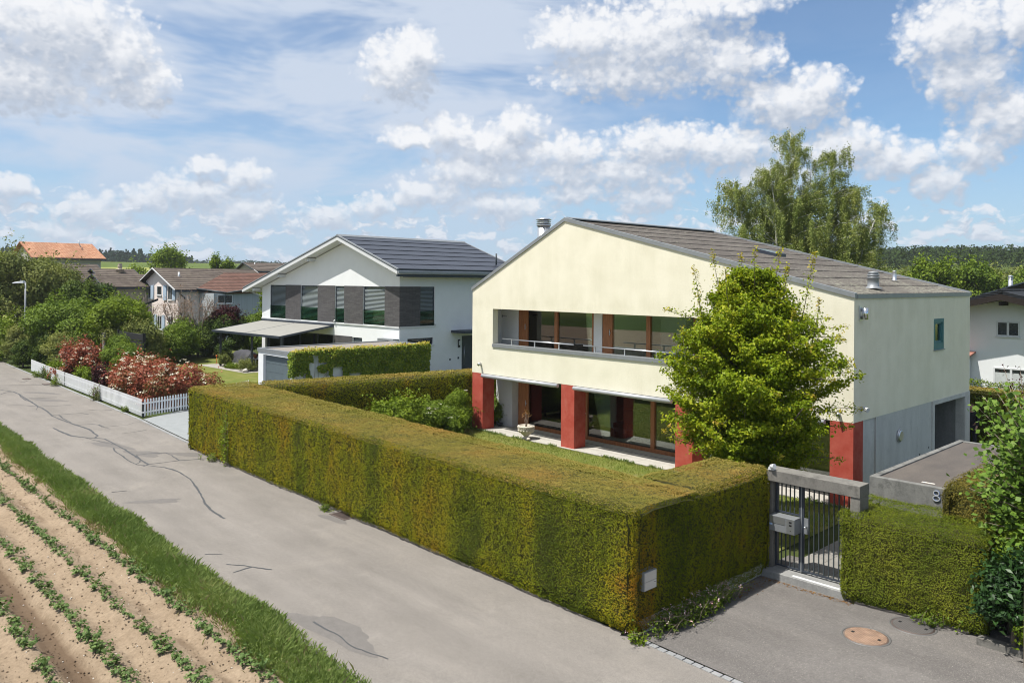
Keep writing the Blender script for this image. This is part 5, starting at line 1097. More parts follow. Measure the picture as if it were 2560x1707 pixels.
q = MB(); q.box(.70, -11.1, -.05, .80, -6.5, .22); tag(q.build('garden_wall', CONC), 'low concrete wall edging the foot of the hedge beside the gate', 'wall')
q = MB(); q.box(5.2, -6.95, -.05, 9.5, -6.75, .13); tag(q.build('garden_wall', CONC_OLD), 'low stone edging at the foot of the laurel, right of the green hedge block', 'wall')
q = MB(); q.box(6.03, -7.33, -.05, 6.12, -7.22, 2.02); tag(q.build('wooden_post', mat('weathered_post', (.16, .13, .10), .9, var=.3, stretch=(6, 6, .5))), 'weathered wooden post at the right edge of the picture beside the laurel', 'post')
# ================================================================= free-growing plants
def lumps_in(rng, c, r, K, inner=.45):
    v = unit(rng.normal(size=(K, 3))); v[:, 2] = np.where(v[:, 2] < -.55, -v[:, 2], v[:, 2]); ph = rng.uniform(0, 6.28, 4); t = rng.uniform(inner, 1, K) ** .7 * (1 + .16 * np.sin(3 * v[:, 0] * 2 + ph[0]) * np.cos(4 * v[:, 1] + ph[1]) + .14 * np.sin(5 * v[:, 2] + ph[2] + 3 * v[:, 0]))
    return np.array(c) + v * np.array(r) * t[:, None]
def cloud(rng, C_, rad, n, flat=.8, up=.45, inner=.35):
    K = len(C_); rad = np.broadcast_to(rad, (K,)); w = rad ** 2 / (rad ** 2).sum(); idx = rng.choice(K, n, p=w)
    v = unit(rng.normal(size=(n, 3))); t = rng.uniform(inner ** 2, 1, n) ** .5
    P = C_[idx] + v * rad[idx, None] * t[:, None] * np.array([1, 1, flat]); Nn = unit(v + np.array([0, 0, up]) + rng.normal(0, .45, (n, 3)))
    lt = rng.random(K); return P, Nn, np.clip(.45 * lt[idx] + .55 * rng.random(n), 0, 1)
def trunk_mesh(rng, base, top, r0, tips, m, parent, name='trunk', q=None):
    q = q or MB(); b = np.array(base, float); t = np.array(top, float); k = 5; pts = [b + (t - b) * i / k + (rng.normal(0, .05, 3) * np.array([1, 1, 0]) * (0 < i < k)) * np.linalg.norm(t - b) * .12 for i in range(k + 1)]
    q.tube([tuple(p) for p in pts], [r0 * (1 - .8 * i / k) for i in range(k + 1)], 9)
    for tp in tips:
        f = rng.uniform(.25, .9); s = b + (t - b) * f; m_ = (s + np.array(tp)) / 2 + np.array([0, 0, -.05 * np.linalg.norm(tp - s)]); rr = r0 * (1 - .8 * f) * .6
        q.tube([tuple(s), tuple(m_), tuple(tp)], [rr, rr * .6, rr * .2], 6)
    return q.build(name, m, parent)
def plant(name, label, cat, c, r, z0, h, m, leaf, n, seed, K=26, lr=.34, bark=None, group=None, extra=None, flat=.8, aspect=.6, tr=None, part='foliage', inner=.45, zmin=.05, droop=None):
    """a bush or tree: c = (x, y) of its foot, r = (rx, ry), foliage between heights z0 and h"""
    rng = np.random.default_rng(seed); o = thing(name, label, cat, (c[0], c[1], 0), group)
    zb = z0 - .18 * (h - z0) if z0 <= .05 else z0; zc = (zb + h) / 2; rz = (h - zb) / 2; rad = min(lr * (r[0] * r[1] * rz) ** (1 / 3), .62 * min(r[0], r[1], rz) + .08)
    A_ = 4 * math.pi * (((r[0] * r[1]) ** 1.6 + (r[0] * rz) ** 1.6 + (r[1] * rz) ** 1.6) / 3) ** (1 / 1.6); K = int(min(110, max(K, A_ / (math.pi * rad ** 2) * 1.25))); n = int(min(52000, max(n, A_ * 3.4 / (leaf ** 2 * aspect * .5))))
    C_ = lumps_in(rng, (c[0], c[1], zc), (max(r[0] - rad * .7, .1), max(r[1] - rad * .7, .1), max(rz - rad * flat * .7, .1)), K, inner)
    if extra is not None: C_ = np.concatenate([C_, np.array(extra, float)])
    rads = rad * rng.uniform(.5, 1.25, len(C_)); P, Nn, tt = cloud(rng, C_, rads, n, flat)
    ns_ = int(K * 2.2); i_ = rng.integers(0, len(C_), ns_); d_ = unit(rng.normal(size=(ns_, 3)) + unit(C_[i_] - np.array([c[0], c[1], zc])) * 1.3 + [0, 0, .75]); L_ = rad * rng.uniform(1.0, 2.1, ns_); m__ = 16
    t_ = rng.uniform(.3, 1, (ns_, m__)); SP = (C_[i_][:, None] + d_[:, None] * (L_[:, None] * t_)[..., None] + rng.normal(0, 1, (ns_, m__, 3)) * (leaf * .75)).reshape(-1, 3)
    P = np.concatenate([P, SP]); Nn = np.concatenate([Nn, unit(rng.normal(0, .7, SP.shape) + [0, 0, .8])]); tt = np.concatenate([tt, np.clip(.35 + .65 * rng.random(len(SP)), 0, 1)])
    k = P[:, 2] > zmin; P, Nn, tt = P[k], Nn[k], tt[k]
    leaves(part, P, Nn, leaf * rng.uniform(.65, 1.3, len(P)), m, o, rng, tt, aspect, .15, droop)
    tips = C_[rng.choice(len(C_), min(len(C_), 12), replace=False)]
    trunk_mesh(rng, (c[0], c[1], 0), (c[0], c[1], z0 + (h - z0) * .75), tr or max(.02, .035 * h), tips, bark or BARK, o, 'trunk' if cat == 'tree' else 'stem')
    return o, C_, rads
def blossom(o, C_, rads, n, size, m, seed, cl=12, up=.7, name='blossom', topbias=True):
    rng = np.random.default_rng(seed); idx = rng.integers(0, len(C_), n); v = unit(rng.normal(size=(n, 3)) + np.array([.1, -.5, up]))
    P = C_[idx] + v * rads[idx, None] * 1.02; P = np.repeat(P, cl, 0) + rng.normal(0, size * .8, (n * cl, 3)) * np.array([1, 1, .45]); leaves(name, P, rng.normal(size=P.shape) * .5 + np.array([0, -.2, 1]), size * rng.uniform(.5, 1, len(P)), m, o, rng, None, .9, .1)
# --- the hornbeam in front of the cream house
def hornbeam():
    rng = np.random.default_rng(77); cx0, cy0 = -1.0, -4.0; o = thing('hornbeam_tree', 'yellow green young hornbeam with upright shoots in front of the cream house', 'tree', (cx0, cy0, 0))
    RS_ = .84; zz_ = [1.5, 1.75, 2.2, 3.0, 3.8, 4.5, 5.1, 5.7, 6.2, 6.7, 7.1]; RR_ = [.5, 1.0, 1.7, 2.4, 2.66, 2.58, 2.25, 1.8, 1.3, .85, .35]; q = MB(); PP = []; NN = []; TT = []; SS = []; C_ = []
    for i in range(560):
        z = 1.75 + 5.15 * rng.random() ** 1.0; a = rng.uniform(0, 6.283); env = RS_ * np.interp(z, zz_, RR_) * (1 + .09 * math.sin(4 * a + z * 3) + .09 * math.sin(9 * a - z * 5) + rng.normal(0, .05)); rr = env * rng.choice([rng.uniform(.82, 1.04), rng.uniform(.35, .85)], p=[.72, .28])
        zb = z - rr * rng.uniform(.35, .85); b = np.array([cx0, cy0, max(zb, .9)]); e = np.array([cx0 + rr * math.cos(a), cy0 + rr * math.sin(a), z]); m_ = b * .45 + e * .55 + [0, 0, .10 * rr]
        if i % 4 == 0: q.tube([tuple(b), tuple(m_), tuple(e)], [.016, .010, .003], 4)
        C_.append(e); n = int(65 + 98 * rr); t = 1 - (1 - rng.uniform(.22, 1, n)) * rng.random(n) ** .35; t = np.clip(rng.uniform(.25, 1.05, n) ** .75, 0, 1.04)[:, None]
        c0 = (1 - t) ** 2 * b + 2 * t * (1 - t) * m_ + t * t * e; side = np.array([-math.sin(a), math.cos(a), 0]); w = rng.normal(0, 1, (n, 1)) * (.07 + .17 * np.minimum(t, 1.12 - t * .9))
        P = c0 + side * w + rng.normal(0, 1, (n, 3)) * [.045, .045, .06] - np.array([0, 0, 1]) * np.abs(w) * .3; PP.append(P); NN.append(unit(rng.normal(0, .6, (n, 3)) + np.array([math.cos(a) * .4, math.sin(a) * .4, .75]))); TT.append(np.clip(rng.random() * .30 + .45 * rng.random(n) + .12 * t[:, 0], 0, .9)); SS.append(rng.uniform(.06, .125, n))
    C_ = np.array(C_)
    sh = []
    for a, r0, z, L in ((3.4, .9, 6.2, 1.2), (3.9, 1.35, 5.6, 1.35), (2.6, .5, 6.6, .85), (.7, .55, 6.5, 1.0), (5.3, .6, 6.5, 1.0), (.5, 1.3, 5.7, 1.55), (6.1, 1.0, 6.2, .9), (1.6, .7, 6.2, .8), (4.6, 1.0, 6.0, 1.0), (3.1, 1.6, 5.2, 1.1), (0.05, 1.7, 5.1, 1.1), (5.8, 1.7, 5.0, 1.0), (4.2, 2.0, 4.6, .9)):
        b = np.array([cx0 + r0 * math.cos(a), cy0 + r0 * math.sin(a), z]); b[2] -= .35; b[:2] = [cx0 + (b[0] - cx0) * .92, cy0 + (b[1] - cy0) * .92]; sh.append((b, b + np.array([math.cos(a) * L * .22, math.sin(a) * L * .22, L * 1.3])))
    for i in range(40):
        a = rng.uniform(0, 6.283); z = rng.uniform(2.0, 5.6); rr = 1.95 * (1 - ((z - 3.7) / 3.4) ** 2); L = rng.uniform(.4, .95); b = np.array([cx0 + rr * math.cos(a), cy0 + rr * math.sin(a), z]); sh.append((b, b + np.array([math.cos(a) * L, math.sin(a) * L, L * rng.uniform(-.1, .35)])))
    for b, e in sh:
        q.tube([tuple(b), tuple((b + e) / 2 + rng.normal(0, .02, 3)), tuple(e)], [.012, .008, .003], 5); L = np.linalg.norm(e - b); n = int(L * 105); t = rng.random(n)
        P = b + (e - b) * t[:, None] + rng.normal(0, 1, (n, 3)) * (.035 + .10 * (1 - t[:, None])); PP.append(P); NN.append(unit(rng.normal(0, .6, (n, 3)) + np.array([0, 0, .8]))); TT.append(np.clip(.45 + .35 * rng.random(n) + .3 * (t > .8), 0, 1)); SS.append(rng.uniform(.05, .10, n))
    P = np.concatenate(PP); print('hornbeam leaves', len(P)); leaves('crown', P, np.concatenate(NN), np.concatenate(SS), L_HORN, o, rng, np.concatenate(TT), .6, .15, (0, 0, -.25))
    tips = C_[rng.choice(len(C_), 46, replace=False)]
    trunk_mesh(rng, (cx0, cy0, 0), (cx0, cy0, 6.4), .095, tips, BARK, o, 'trunk', q)
hornbeam()
# --- the birch behind the cream house
def birch():
    rng = np.random.default_rng(78); cx0, cy0 = -14.0, 24.2; o = thing('birch_tree', 'tall weeping birch with hanging twigs rising behind the cream house roof', 'tree', (cx0, cy0, 0))
    rt = np.array([.6896, .7242, 0]); fw = np.array([-.7242, .6896, 0]); base = np.array([cx0, cy0, 0]); q = MB(); br = []
    stems = [(-.4, 0, 16.0, .0), (2.8, .5, 15.2, .25), (-3.8, .3, 13.2, -.5), (5.3, -.3, 11.6, .5), (1.2, .4, 15.0, 0), (-1.9, -.8, 13.8, 0), (3.9, .9, 12.8, 0)]
    PP = []; TT = []
    for (sx_, sy_, ht, ln) in stems:
        top = base + rt * sx_ + fw * sy_ + np.array([0, 0, ht]); s0 = base + rt * sx_ * .35; pts = [s0 + (top - s0) * np.array([t ** 1.3, t ** 1.3, t]) + rng.normal(0, .10, 3) * (t > 0) for t in np.linspace(0, 1, 9)]
        q.tube([tuple(p) for p in pts], [.17 * (1 - .93 * i / 8) for i in range(9)], 7)
        for k in range(int(10 + ht * 3.8)):
            f = rng.uniform(.28, .99); i = min(7, int(f * 8)); p = pts[i] + (pts[i + 1] - pts[i]) * (f * 8 - i); a = rng.uniform(0, 6.283)
            L = (.5 + 4.1 * (1 - f) ** .7 * min(1, f * 2.4)) * rng.uniform(.6, 1.15) * (1.0 if ht > 12 else .8); d = np.array([math.cos(a), math.sin(a), 0]); e = p + d * L + np.array([0, 0, L * rng.uniform(.1, .75)]); m_ = (p + e) / 2 + np.array([0, 0, .12 * L])
            q.tube([tuple(p), tuple(m_), tuple(e)], [.035 * (1 - f) + .012, .016, .005], 5); br.append((p, m_, e, f, L))
    for (p, m_, e, f, L) in br:
        ns = int(6 + L * 11)
        for s_ in range(ns):
            t = rng.uniform(.25, 1.05); st = (1 - t) ** 2 * p + 2 * t * (1 - t) * m_ + t * t * e; hl = rng.uniform(.4, 2.5) * (1.15 - f * .72); n = int(12 + hl * 26); w = rng.random(n); dr = rng.normal(0, .12, 3)
            Q = st + np.stack([dr[0] * w, dr[1] * w, -hl * w], 1) + rng.normal(0, .055, (n, 3)); PP.append(Q); TT.append(np.clip(rng.random() * .35 + rng.random(n) * .65, 0, 1))
        n = int(24 * L + 10); t = rng.uniform(.2, 1, n)[:, None]; PP.append((1 - t) ** 2 * p + 2 * t * (1 - t) * m_ + t * t * e + rng.normal(0, .14, (n, 3))); TT.append(rng.random(n))
    P = np.concatenate(PP); T_ = np.concatenate(TT); k = P[:, 2] > 3; P, T_ = P[k], T_[k]; print('birch leaves', len(P))
    leaves('crown', P, rng.normal(size=P.shape) + np.array([0, 0, .25]), rng.uniform(.06, .105, len(P)), L_BIRCH, o, rng, T_, .62, .12, (0, 0, -1.0)); q.build('trunk', BARK_WHITE, o)
birch()
# --- hazel, laurel, maroon twig on the right
def hazel():
    rng = np.random.default_rng(79); o = thing('hazel_bush', 'hazel bush with large round bright green leaves at the right edge', 'bush', (6.6, -5.4, 0)); q = MB(); PP = []; NN = []
    root = np.array([5.9, -5.45, 0])
    for k in range(300):
        a = rng.uniform(0, 6.283); zt = rng.uniform(1.0, 4.6); rr = rng.uniform(.35, 1.25) * (1 - .10 * abs(zt - 3.0)); e = np.array([root[0] + rr * math.cos(a) * 1.05, root[1] + rr * math.sin(a) * 1.1, zt]); m_ = np.array([root[0] + rr * .35 * math.cos(a), root[1] + rr * .35 * math.sin(a), zt * .72 + .4])
        q.tube([tuple(root + rng.normal(0, .12, 3) * [1, 1, 0]), tuple(m_), tuple(e)], [.022, .013, .004], 5)
        for t in np.linspace(.35, 1, 15):
            st = (1 - t) ** 2 * root + 2 * t * (1 - t) * m_ + t * t * e
            for s_ in range(4): PP.append(st + rng.normal(0, .11, 3)); NN.append(unit(rng.normal(0, .5, 3) + np.array([.1, -.35, .9])))
    P = np.array(PP); leaves('foliage', P, np.array(NN), rng.uniform(.075, .14, len(P)), L_HAZEL, o, rng, None, .92, .08); q.build('stem', BARE, o)
hazel()
plant('dark_bush', 'deep green shrub mass in the shade under the hazel', 'bush', (6.1, -4.6), (1.25, 1.4), .0, 2.7, L_DEEP, .08, 7000, 80)
plant('laurel_bush', 'laurel with glossy dark leaves at the lower right corner', 'bush', (5.75, -6.75), (.62, .6), .25, 1.62, L_LAUREL, .125, 1300, 81, K=16, aspect=.42, zmin=.15)
plant('leafy_shrub', 'low bright green shrub between the laurel and the road edge at the far right', 'bush', (6.6, -6.9), (.8, .55), .0, 1.0, L_LIME, .07, 2600, 82, K=12)
plant('leafy_shrub', 'bright green shoots between the clipped block and the laurel', 'bush', (5.5, -5.95), (.45, .6), .5, 2.0, L_LIME, .075, 2200, 83, K=12)
o = thing('plum_twig', 'maroon leaved twigs of a young plum above the hazel', 'tree', (4.3, .2, 0)); rng = np.random.default_rng(6); q = MB(); PP = []
for k in range(11):
    e = np.array([4.3 + rng.normal(0, .30), .2 + rng.normal(0, .3), rng.uniform(2.9, 4.6)]); q.tube([(4.3, .2, 0), (4.35, .2, 2.2), tuple(e)], [.03, .018, .004], 5); t = rng.uniform(.4, 1, 26)[:, None]; PP.append(np.array([4.33, .2, 2.2]) * (1 - t) + e * t + rng.normal(0, .05, (26, 3)))
P = np.concatenate(PP); leaves('crown', P, rng.normal(size=P.shape), rng.uniform(.05, .09, len(P)), L_MAROON, o, rng); q.build('trunk', BARE, o)
def weed(name, label, cat, c, r, h, m, seed, n=14, leaf=.06, group=None, blos=None):
    """loose plant: stems fanning out from the foot, leaves along them"""
    rng = np.random.default_rng(seed); o = thing(name, label, cat, (c[0], c[1], 0), group); q = MB(); P = []; Nn = []; tips = []
    for k in range(n):
        a = rng.uniform(0, 6.283); b = np.array([c[0] + rng.normal(0, r[0] * .45), c[1] + rng.normal(0, r[1] * .45), 0]); e = b + np.array([math.cos(a) * r[0] * rng.uniform(.2, .7), math.sin(a) * r[1] * rng.uniform(.2, .7), h * rng.uniform(.35, 1.1)]); m_ = b + (e - b) * [.35, .35, .6]
        q.tube([tuple(b), tuple(m_), tuple(e)], [.005, .004, .002], 4); tips.append(e)
        for j in range(int(10 + 26 * h)):
            t = rng.uniform(.15, 1.05); p = (1 - t) ** 2 * b + 2 * t * (1 - t) * m_ + t * t * e + rng.normal(0, .03 + .03 * h, 3); p[2] = max(p[2], .015); P.append(p); Nn.append(unit(rng.normal(0, .6, 3) + [0, 0, .8]))
    leaves('foliage', np.array(P), np.array(Nn), rng.uniform(.6, 1.3, len(P)) * leaf, m, o, rng, None, .6, .12); q.build('stem', BARE, o)
    if blos: P = np.repeat(np.array(tips)[rng.integers(0, n, blos[0])], 5, 0) + rng.normal(0, .025, (blos[0] * 5, 3)) + [0, 0, .03]; leaves('blossom', P, rng.normal(size=P.shape) * .5 + [0, 0, 1], blos[1] * rng.uniform(.6, 1.1, len(P)), blos[2], o, rng, None, .9, .1)
    return o
# --- foot of the hedge: cranesbill with pink flowers, weeds
weed('cranesbill', 'low cranesbill with pale pink flowers at the hedge foot by the cabinet', 'plant', (1.04, -9.6), (.19, 1.35), .34, L_MID, 84, 330, .05, None, (90, .032, L_PINKF))
for k, (x, y, s_, lb) in enumerate(((.95, -11.44, .2, 'small weed at the hedge corner next to the granite setts'), (-18.3, -11.2, .32, 'leafy weed at the hedge foot near its left end'), (-10.1, -11.35, .16, 'small weed at the hedge foot beside the drain grate'), (4.35, -6.75, .34, 'low ground cover spilling over the dark manhole cover'))):
    weed('weed', lb, 'plant', (x, y), (s_, s_ * .6), s_ * .9, L_LIME if k != 3 else L_MID, 90 + k, 16, .06)
weed('bindweed', 'bindweed shoots climbing up the hedge face near its left end', 'plant', (-17.3, -11.16), (.25, .06), 1.9, L_LIME, 95, 7, .09)
rng = np.random.default_rng(9); n = 420; x = np.concatenate([rng.uniform(.85, 2.9, n // 2), rng.normal(1.0, .12, n // 2)]); y = np.concatenate([-6.78 - np.abs(rng.normal(0, .07, n // 2)), rng.uniform(-8.4, -6.8, n // 2)])
tag(leaves('fallen_leaves', np.column_stack([x, y, np.full(n, .014)]), rng.normal(0, .25, (n, 3)) + [0, 0, 1], rng.uniform(.02, .05, n), L_BROWN, None, rng), kind='stuff')
# --- shrubs in the cream house garden
for k, (c, r, h, m, lf, n, lb, fl) in enumerate((((-16.7, -5.6), (1.0, 1.1), 1.25, L_LIME, .09, 5200, 'low leafy shrub at the left of the garden bed', 0), ((-16.6, -4.1), (1.1, 1.25), 1.95, L_LIME, .11, 8500, 'tall rhododendron at the middle of the garden bed by the inner hedge', 0),
    ((-16.5, -2.3), (1.15, 1.25), 1.55, L_MID, .085, 8500, 'rhododendron with white blossoms in the garden bed', 30), ((-16.9, -.9), (.9, .9), 1.75, L_LIME, .075, 6500, 'bush with yellow green leaves nearest the first red pillar', 8), ((-17.1, 1.6), (.7, 1.3), 1.3, L_MID, .08, 5000, 'flowering bush seen between the first pillar and the end wall', 40), ((-15.9, -1.6), (.4, .5), .75, L_LIME, .10, 900, 'clump of upright green leaves at the lawn edge', 0))):
    o, C_, rd_ = plant('garden_shrub', lb, 'bush', c, r, 0, h, m, lf, n, 100 + k, K=22, lr=.42)
    if fl: blossom(o, C_, rd_, fl, .06, L_CREAM, 110 + k, 8)
# --- bushes along the white fence
def red(name, lb, c, r, h, n, seed, extra=None, K=26, fl=60):
    o, C_, rd_ = plant(name, lb, 'bush', c, r, 0, h, L_RED, .17, n, seed, K=K, lr=.36, extra=extra, aspect=.38, inner=.5); blossom(o, C_, rd_, fl, .085, L_CREAM, seed + 1, 12)
ex = [(-38.8 + .5 * i, -8.1 + .25 * math.sin(i), .5 + .62 * (i % 3)) for i in range(17)] + [(-31.2 + .2 * math.sin(i * 2), -8.9 + .40 * i, .45 + .58 * (i % 3)) for i in range(8)] + [(-33.2 + .55 * i, -8.5 + .3 * (i % 2), .6 + .5 * (i % 3)) for i in range(5)]
red('photinia_bush', 'large red and green photinia with cream blossoms behind the fence corner', (-34.9, -8.0), (4.7, 1.25), 2.15, 17000, 121, ex, 34, 300)
red('photinia_bush', 'rounded red photinia with cream blossoms farther along the fence', (-45.4, -8.2), (1.8, 1.2), 2.45, 8500, 123, None, 24, 120)
plant('maple_shrub', 'maroon Japanese maple between the two photinias', 'bush', (-39.9, -8.2), (1.25, .9), 0, 1.75, L_MAROON, .11, 5200, 125, K=18)
plant('willow_shrub', 'wide feathery olive green shrub between the photinias', 'bush', (-40.2, -7.3), (2.9, 1.3), .0, 3.05, L_MID, .13, 10000, 126, K=30, aspect=.35)
plant('leafy_shrub', 'bright green shrub at the foot of the rounded photinia', 'bush', (-42.9, -8.6), (1.0, .5), 0, 1.1, L_LIME, .1, 2600, 127, K=12)
plant('leafy_shrub', 'low lime green shrub behind the fence, left of the rounded photinia', 'bush', (-48.6, -8.9), (1.3, .5), 0, 1.0, L_LIME, .1, 2600, 128, K=12)
plant('conifer_bush', 'dark columnar yew bush near the far end of the fence', 'bush', (-54.9, -8.1), (2.0, 1.0), 0, 2.7, L_DEEP, .12, 9000, 129, K=22)
plant('olive_shrub', 'olive brown shrub beside the dark yew bush', 'bush', (-50.9, -7.9), (2.2, 1.1), 0, 2.75, L_OLIVE, .12, 9000, 130, K=24)
plant('broad_bush', 'very broad mid green maple bush left of the dark timber panel', 'bush', (-57.0, -6.1), (5.2, 3.4), .0, 5.1, L_MID, .19, 22000, 131, K=44, lr=.30)
plant('broad_bush', 'rounded green bush with brownish lower side in front of the pink house', 'bush', (-51.9, -3.4), (2.9, 2.9), .0, 5.2, L_LIME, .17, 11000, 132, K=30, lr=.32)
plant('broad_bush', 'darker shrub at the lower right of the rounded green bush', 'bush', (-50.0, -3.4), (2.1, 2.0), .0, 3.9, L_OLIVE, .16, 9000, 133, K=24, lr=.34)
plant('large_tree', 'large pale olive green tree at the left edge behind the street lamp', 'tree', (-75, -5.6), (7.6, 6.2), .6, 8.9, L_OLIVE, .23, 30000, 134, K=60, lr=.26)
plant('large_tree', 'second olive tree crown at the extreme left edge', 'tree', (-74, -11.5), (4.5, 3.0), .6, 6.6, L_OLIVE, .22, 14000, 135, K=34, lr=.3)
plant('dark_tree', 'small very dark green tree in front of the beige wall', 'tree', (-66.0, -2.2), (2.6, 2.4), 1.0, 6.4, L_DEEP, .19, 11000, 136, K=26, lr=.32)
plant('roadside_shrub', 'greyish brown shrub at the road bend', 'bush', (-60.5, -8.6), (1.5, 1.0), 0, 2.9, L_OLIVE, .13, 7000, 137, K=20)
plant('roadside_shrub', 'dark shrub at the near end of the bend, beside the fence end', 'bush', (-56.9, -9.0), (1.0, .7), 0, 1.9, L_DEEP, .12, 3500, 138, K=14)
plant('roadside_shrub', 'bright green shrub farthest left at the road bend', 'bush', (-66.5, -9.0), (2.6, 1.6), 0, 3.6, L_LIME, .17, 9000, 139, K=22)
plant('roadside_shrub', 'low grass green ground plant at the left edge of the road bend', 'bush', (-63.5, -9.6), (1.8, .6), 0, .8, L_MID, .13, 2600, 140, K=14)
plant('roadside_shrub', 'maroon tinged shrub behind the bright one at the far left', 'bush', (-71.5, -8.4), (1.8, 1.2), 0.5, 4.0, L_MAROON, .17, 4000, 141, K=16)
o, C_, rd_ = plant('blossom_bush', 'small bush with pinkish blossoms between the dark shrubs at the fence end', 'bush', (-58.2, -8.0), (.7, .5), .6, 2.2, L_OLIVE, .12, 1600, 142, K=10); blossom(o, C_, rd_, 22, .1, L_PINKF, 143, 8)
# hedge row behind the patio of the white house
for k, (c, r, h, m, n, lb) in enumerate((((-55.0, -1.2), (1.9, 1.5), 2.2, L_LIME, 8000, 'yellow green shrub right of the dark timber panel'), ((-53.4, .8), (2.2, 1.7), 3.0, L_MID, 10000, 'left part of the tall shrub row behind the awning'), ((-54.9, 5.2), (2.0, 2.0), 3.6, L_DEEP, 10000, 'middle of the tall shrub row, behind the awning tip'), ((-54.4, 8.4), (2.0, 2.0), 3.95, L_MID, 10000, 'right part of the tall shrub row beside the white house'), ((-54.1, 9.1), (1.3, 1.2), 5.6, L_LIME, 8000, 'slender pale green shrub reaching up beside the white house'), ((-57.5, 3.4), (2.6, 2.2), 3.0, L_DEEP, 9000, 'dark shrub standing behind the left part of the shrub row'), ((-55.6, 1.6), (2.2, 1.8), 2.9, L_MID, 9000, 'green shrub filling the gap between the yellow green shrub and the awning'), ((-52.3, -3.2), (1.6, 1.2), 2.0, L_DEEP, 5000, 'dark low bush at the foot of the timber panel'))):
    plant('tall_shrub', lb, 'bush', c, r, 0, h, m, .15, n, 150 + k, K=26, lr=.34)
plant('plum_bush', 'maroon plum bush above the shrub row', 'bush', (-55.6, 5.6), (1.9, 1.4), 2.2, 4.1, L_MAROON, .16, 6500, 160, K=20)
def barebush(lb, c, h, w, seed, pink=True):
    rng = np.random.default_rng(seed); o = thing('bare_shrub', lb, 'bush', (c[0], c[1], 0)); q = MB(); PP = []
    for k in range(16):
        a = rng.uniform(0, 6.283); t = np.array([c[0] + w * rng.uniform(.3, 1) * math.cos(a), c[1] + w * rng.uniform(.3, 1) * math.sin(a), h * rng.uniform(.72, 1)]); m_ = np.array([c[0] + (t[0] - c[0]) * .35, c[1] + (t[1] - c[1]) * .35, t[2] * .6]); q.tube([(c[0], c[1], 0), tuple(m_), tuple(t)], [.055, .035, .012], 5)
        for j in range(9):
            f = rng.uniform(.45, 1); s_ = m_ * (1 - f) + t * f; e = s_ + rng.normal(0, .38, 3) + [0, 0, .25]; q.tube([tuple(s_), tuple((s_ + e) / 2 + rng.normal(0, .05, 3)), tuple(e)], [.018, .013, .006], 4); PP.append(e + rng.normal(0, .14, (14, 3)))
    q.build('stem', BARE, o)
    if pink: P = np.concatenate(PP); leaves('blossom', P, rng.normal(size=P.shape), rng.uniform(.05, .09, len(P)), L_TAM, o, rng)
L_TAM = leafmat('faded_pink_sprays', [(.20, .14, .09), (.32, .19, .14), (.42, .27, .22)], .7, .3, .2, 1, (1, 1, 1), .2)
barebush('bare branched shrub in front of the pink gable', (-60.2, .2), 4.9, 2.3, 171, False); barebush('shrub with faded pink sprays beside the pink house wall', (-56.3, 3.6), 5.2, 1.7, 172); barebush('sparse twiggy shrub above the maroon plum', (-58.6, 2.6), 4.6, 1.5, 173)
# trees on the skyline
plant('skyline_tree', 'bushy tree rising above the pink house roof against the field', 'tree', (-143.5, 33.2), (3.6, 3.6), 3, 12.6, L_LIME, .42, 9000, 180, K=34, lr=.36)
plant('skyline_tree', 'lower bush left of the pink house ridge against the field', 'tree', (-147.5, 29.0), (3.4, 3.0), 2, 8.6, L_LIME, .42, 4500, 181, K=20, lr=.4)
for k, (x, y, z_) in enumerate(((-118.0, 31.3, 10.1), (-116.7, 32.7, 9.8))): plant('skyline_tree', ('left' if not k else 'right') + ' one of two thin tree tips above the brown roof ridge', 'tree', (x, y), (1.1, 1.1), 6.0, z_, L_LIME, .3, 700, 182 + k, K=7, lr=.5)
for k, (c, r, h, m, n, lb) in enumerate((((-22.4, 74.0), (3.2, 3.2), 9.5, L_LIME, 9000, 'tallest bright green tree behind the right end of the cream house roof'), ((-18.9, 77.6), (3.4, 3.4), 9.3, L_MID, 14000, 'green tree right of the bright one, behind the white gabled house'), ((-27.5, 70), (5.5, 5), 7.2, L_LIME, 13000, 'lower bright tree left of the bright one, above the roof edge'), ((-36, 100), (5, 5), 8.4, L_OLIVE, 7000, 'yellowish tree at the right foot of the birch'),
    ((-32, 150), (15, 8), 9.6, L_OLIVE, 12000, 'distant grey green willow row beyond the bright trees'), ((-15, 160), (15, 8), 11.0, L_OLIVE, 12000, 'distant round grey green tree at the right edge'), ((-15.5, 92), (6, 6), 8.0, L_MID, 9000, 'green tree behind the dark roofs at the right edge'), ((-25.5, 92), (6, 6), 8.2, L_MID, 9000, 'green tree between the bright trees and the far wood'))):
    dist_ = math.hypot(c[0] - CAM[0], c[1] - CAM[1]); plant('valley_tree', lb, 'tree', c, r, .8, h, m, .0033 * dist_ * .9 + .03, n, 190 + k, K=46, lr=.3)
plant('small_tree', 'small tree top peeping over the solar roof ridge', 'tree', (-52, 60), (2.6, 2.6), 2, 8.95, L_MID, .25, 4000, 199, K=16)
plant('small_twig_tree', 'leafy twig showing beside the left edge of the cream house', 'tree', (-24.0, 9.6), (.8, .8), 2.0, 4.75, L_LIME, .12, 900, 200, K=10)
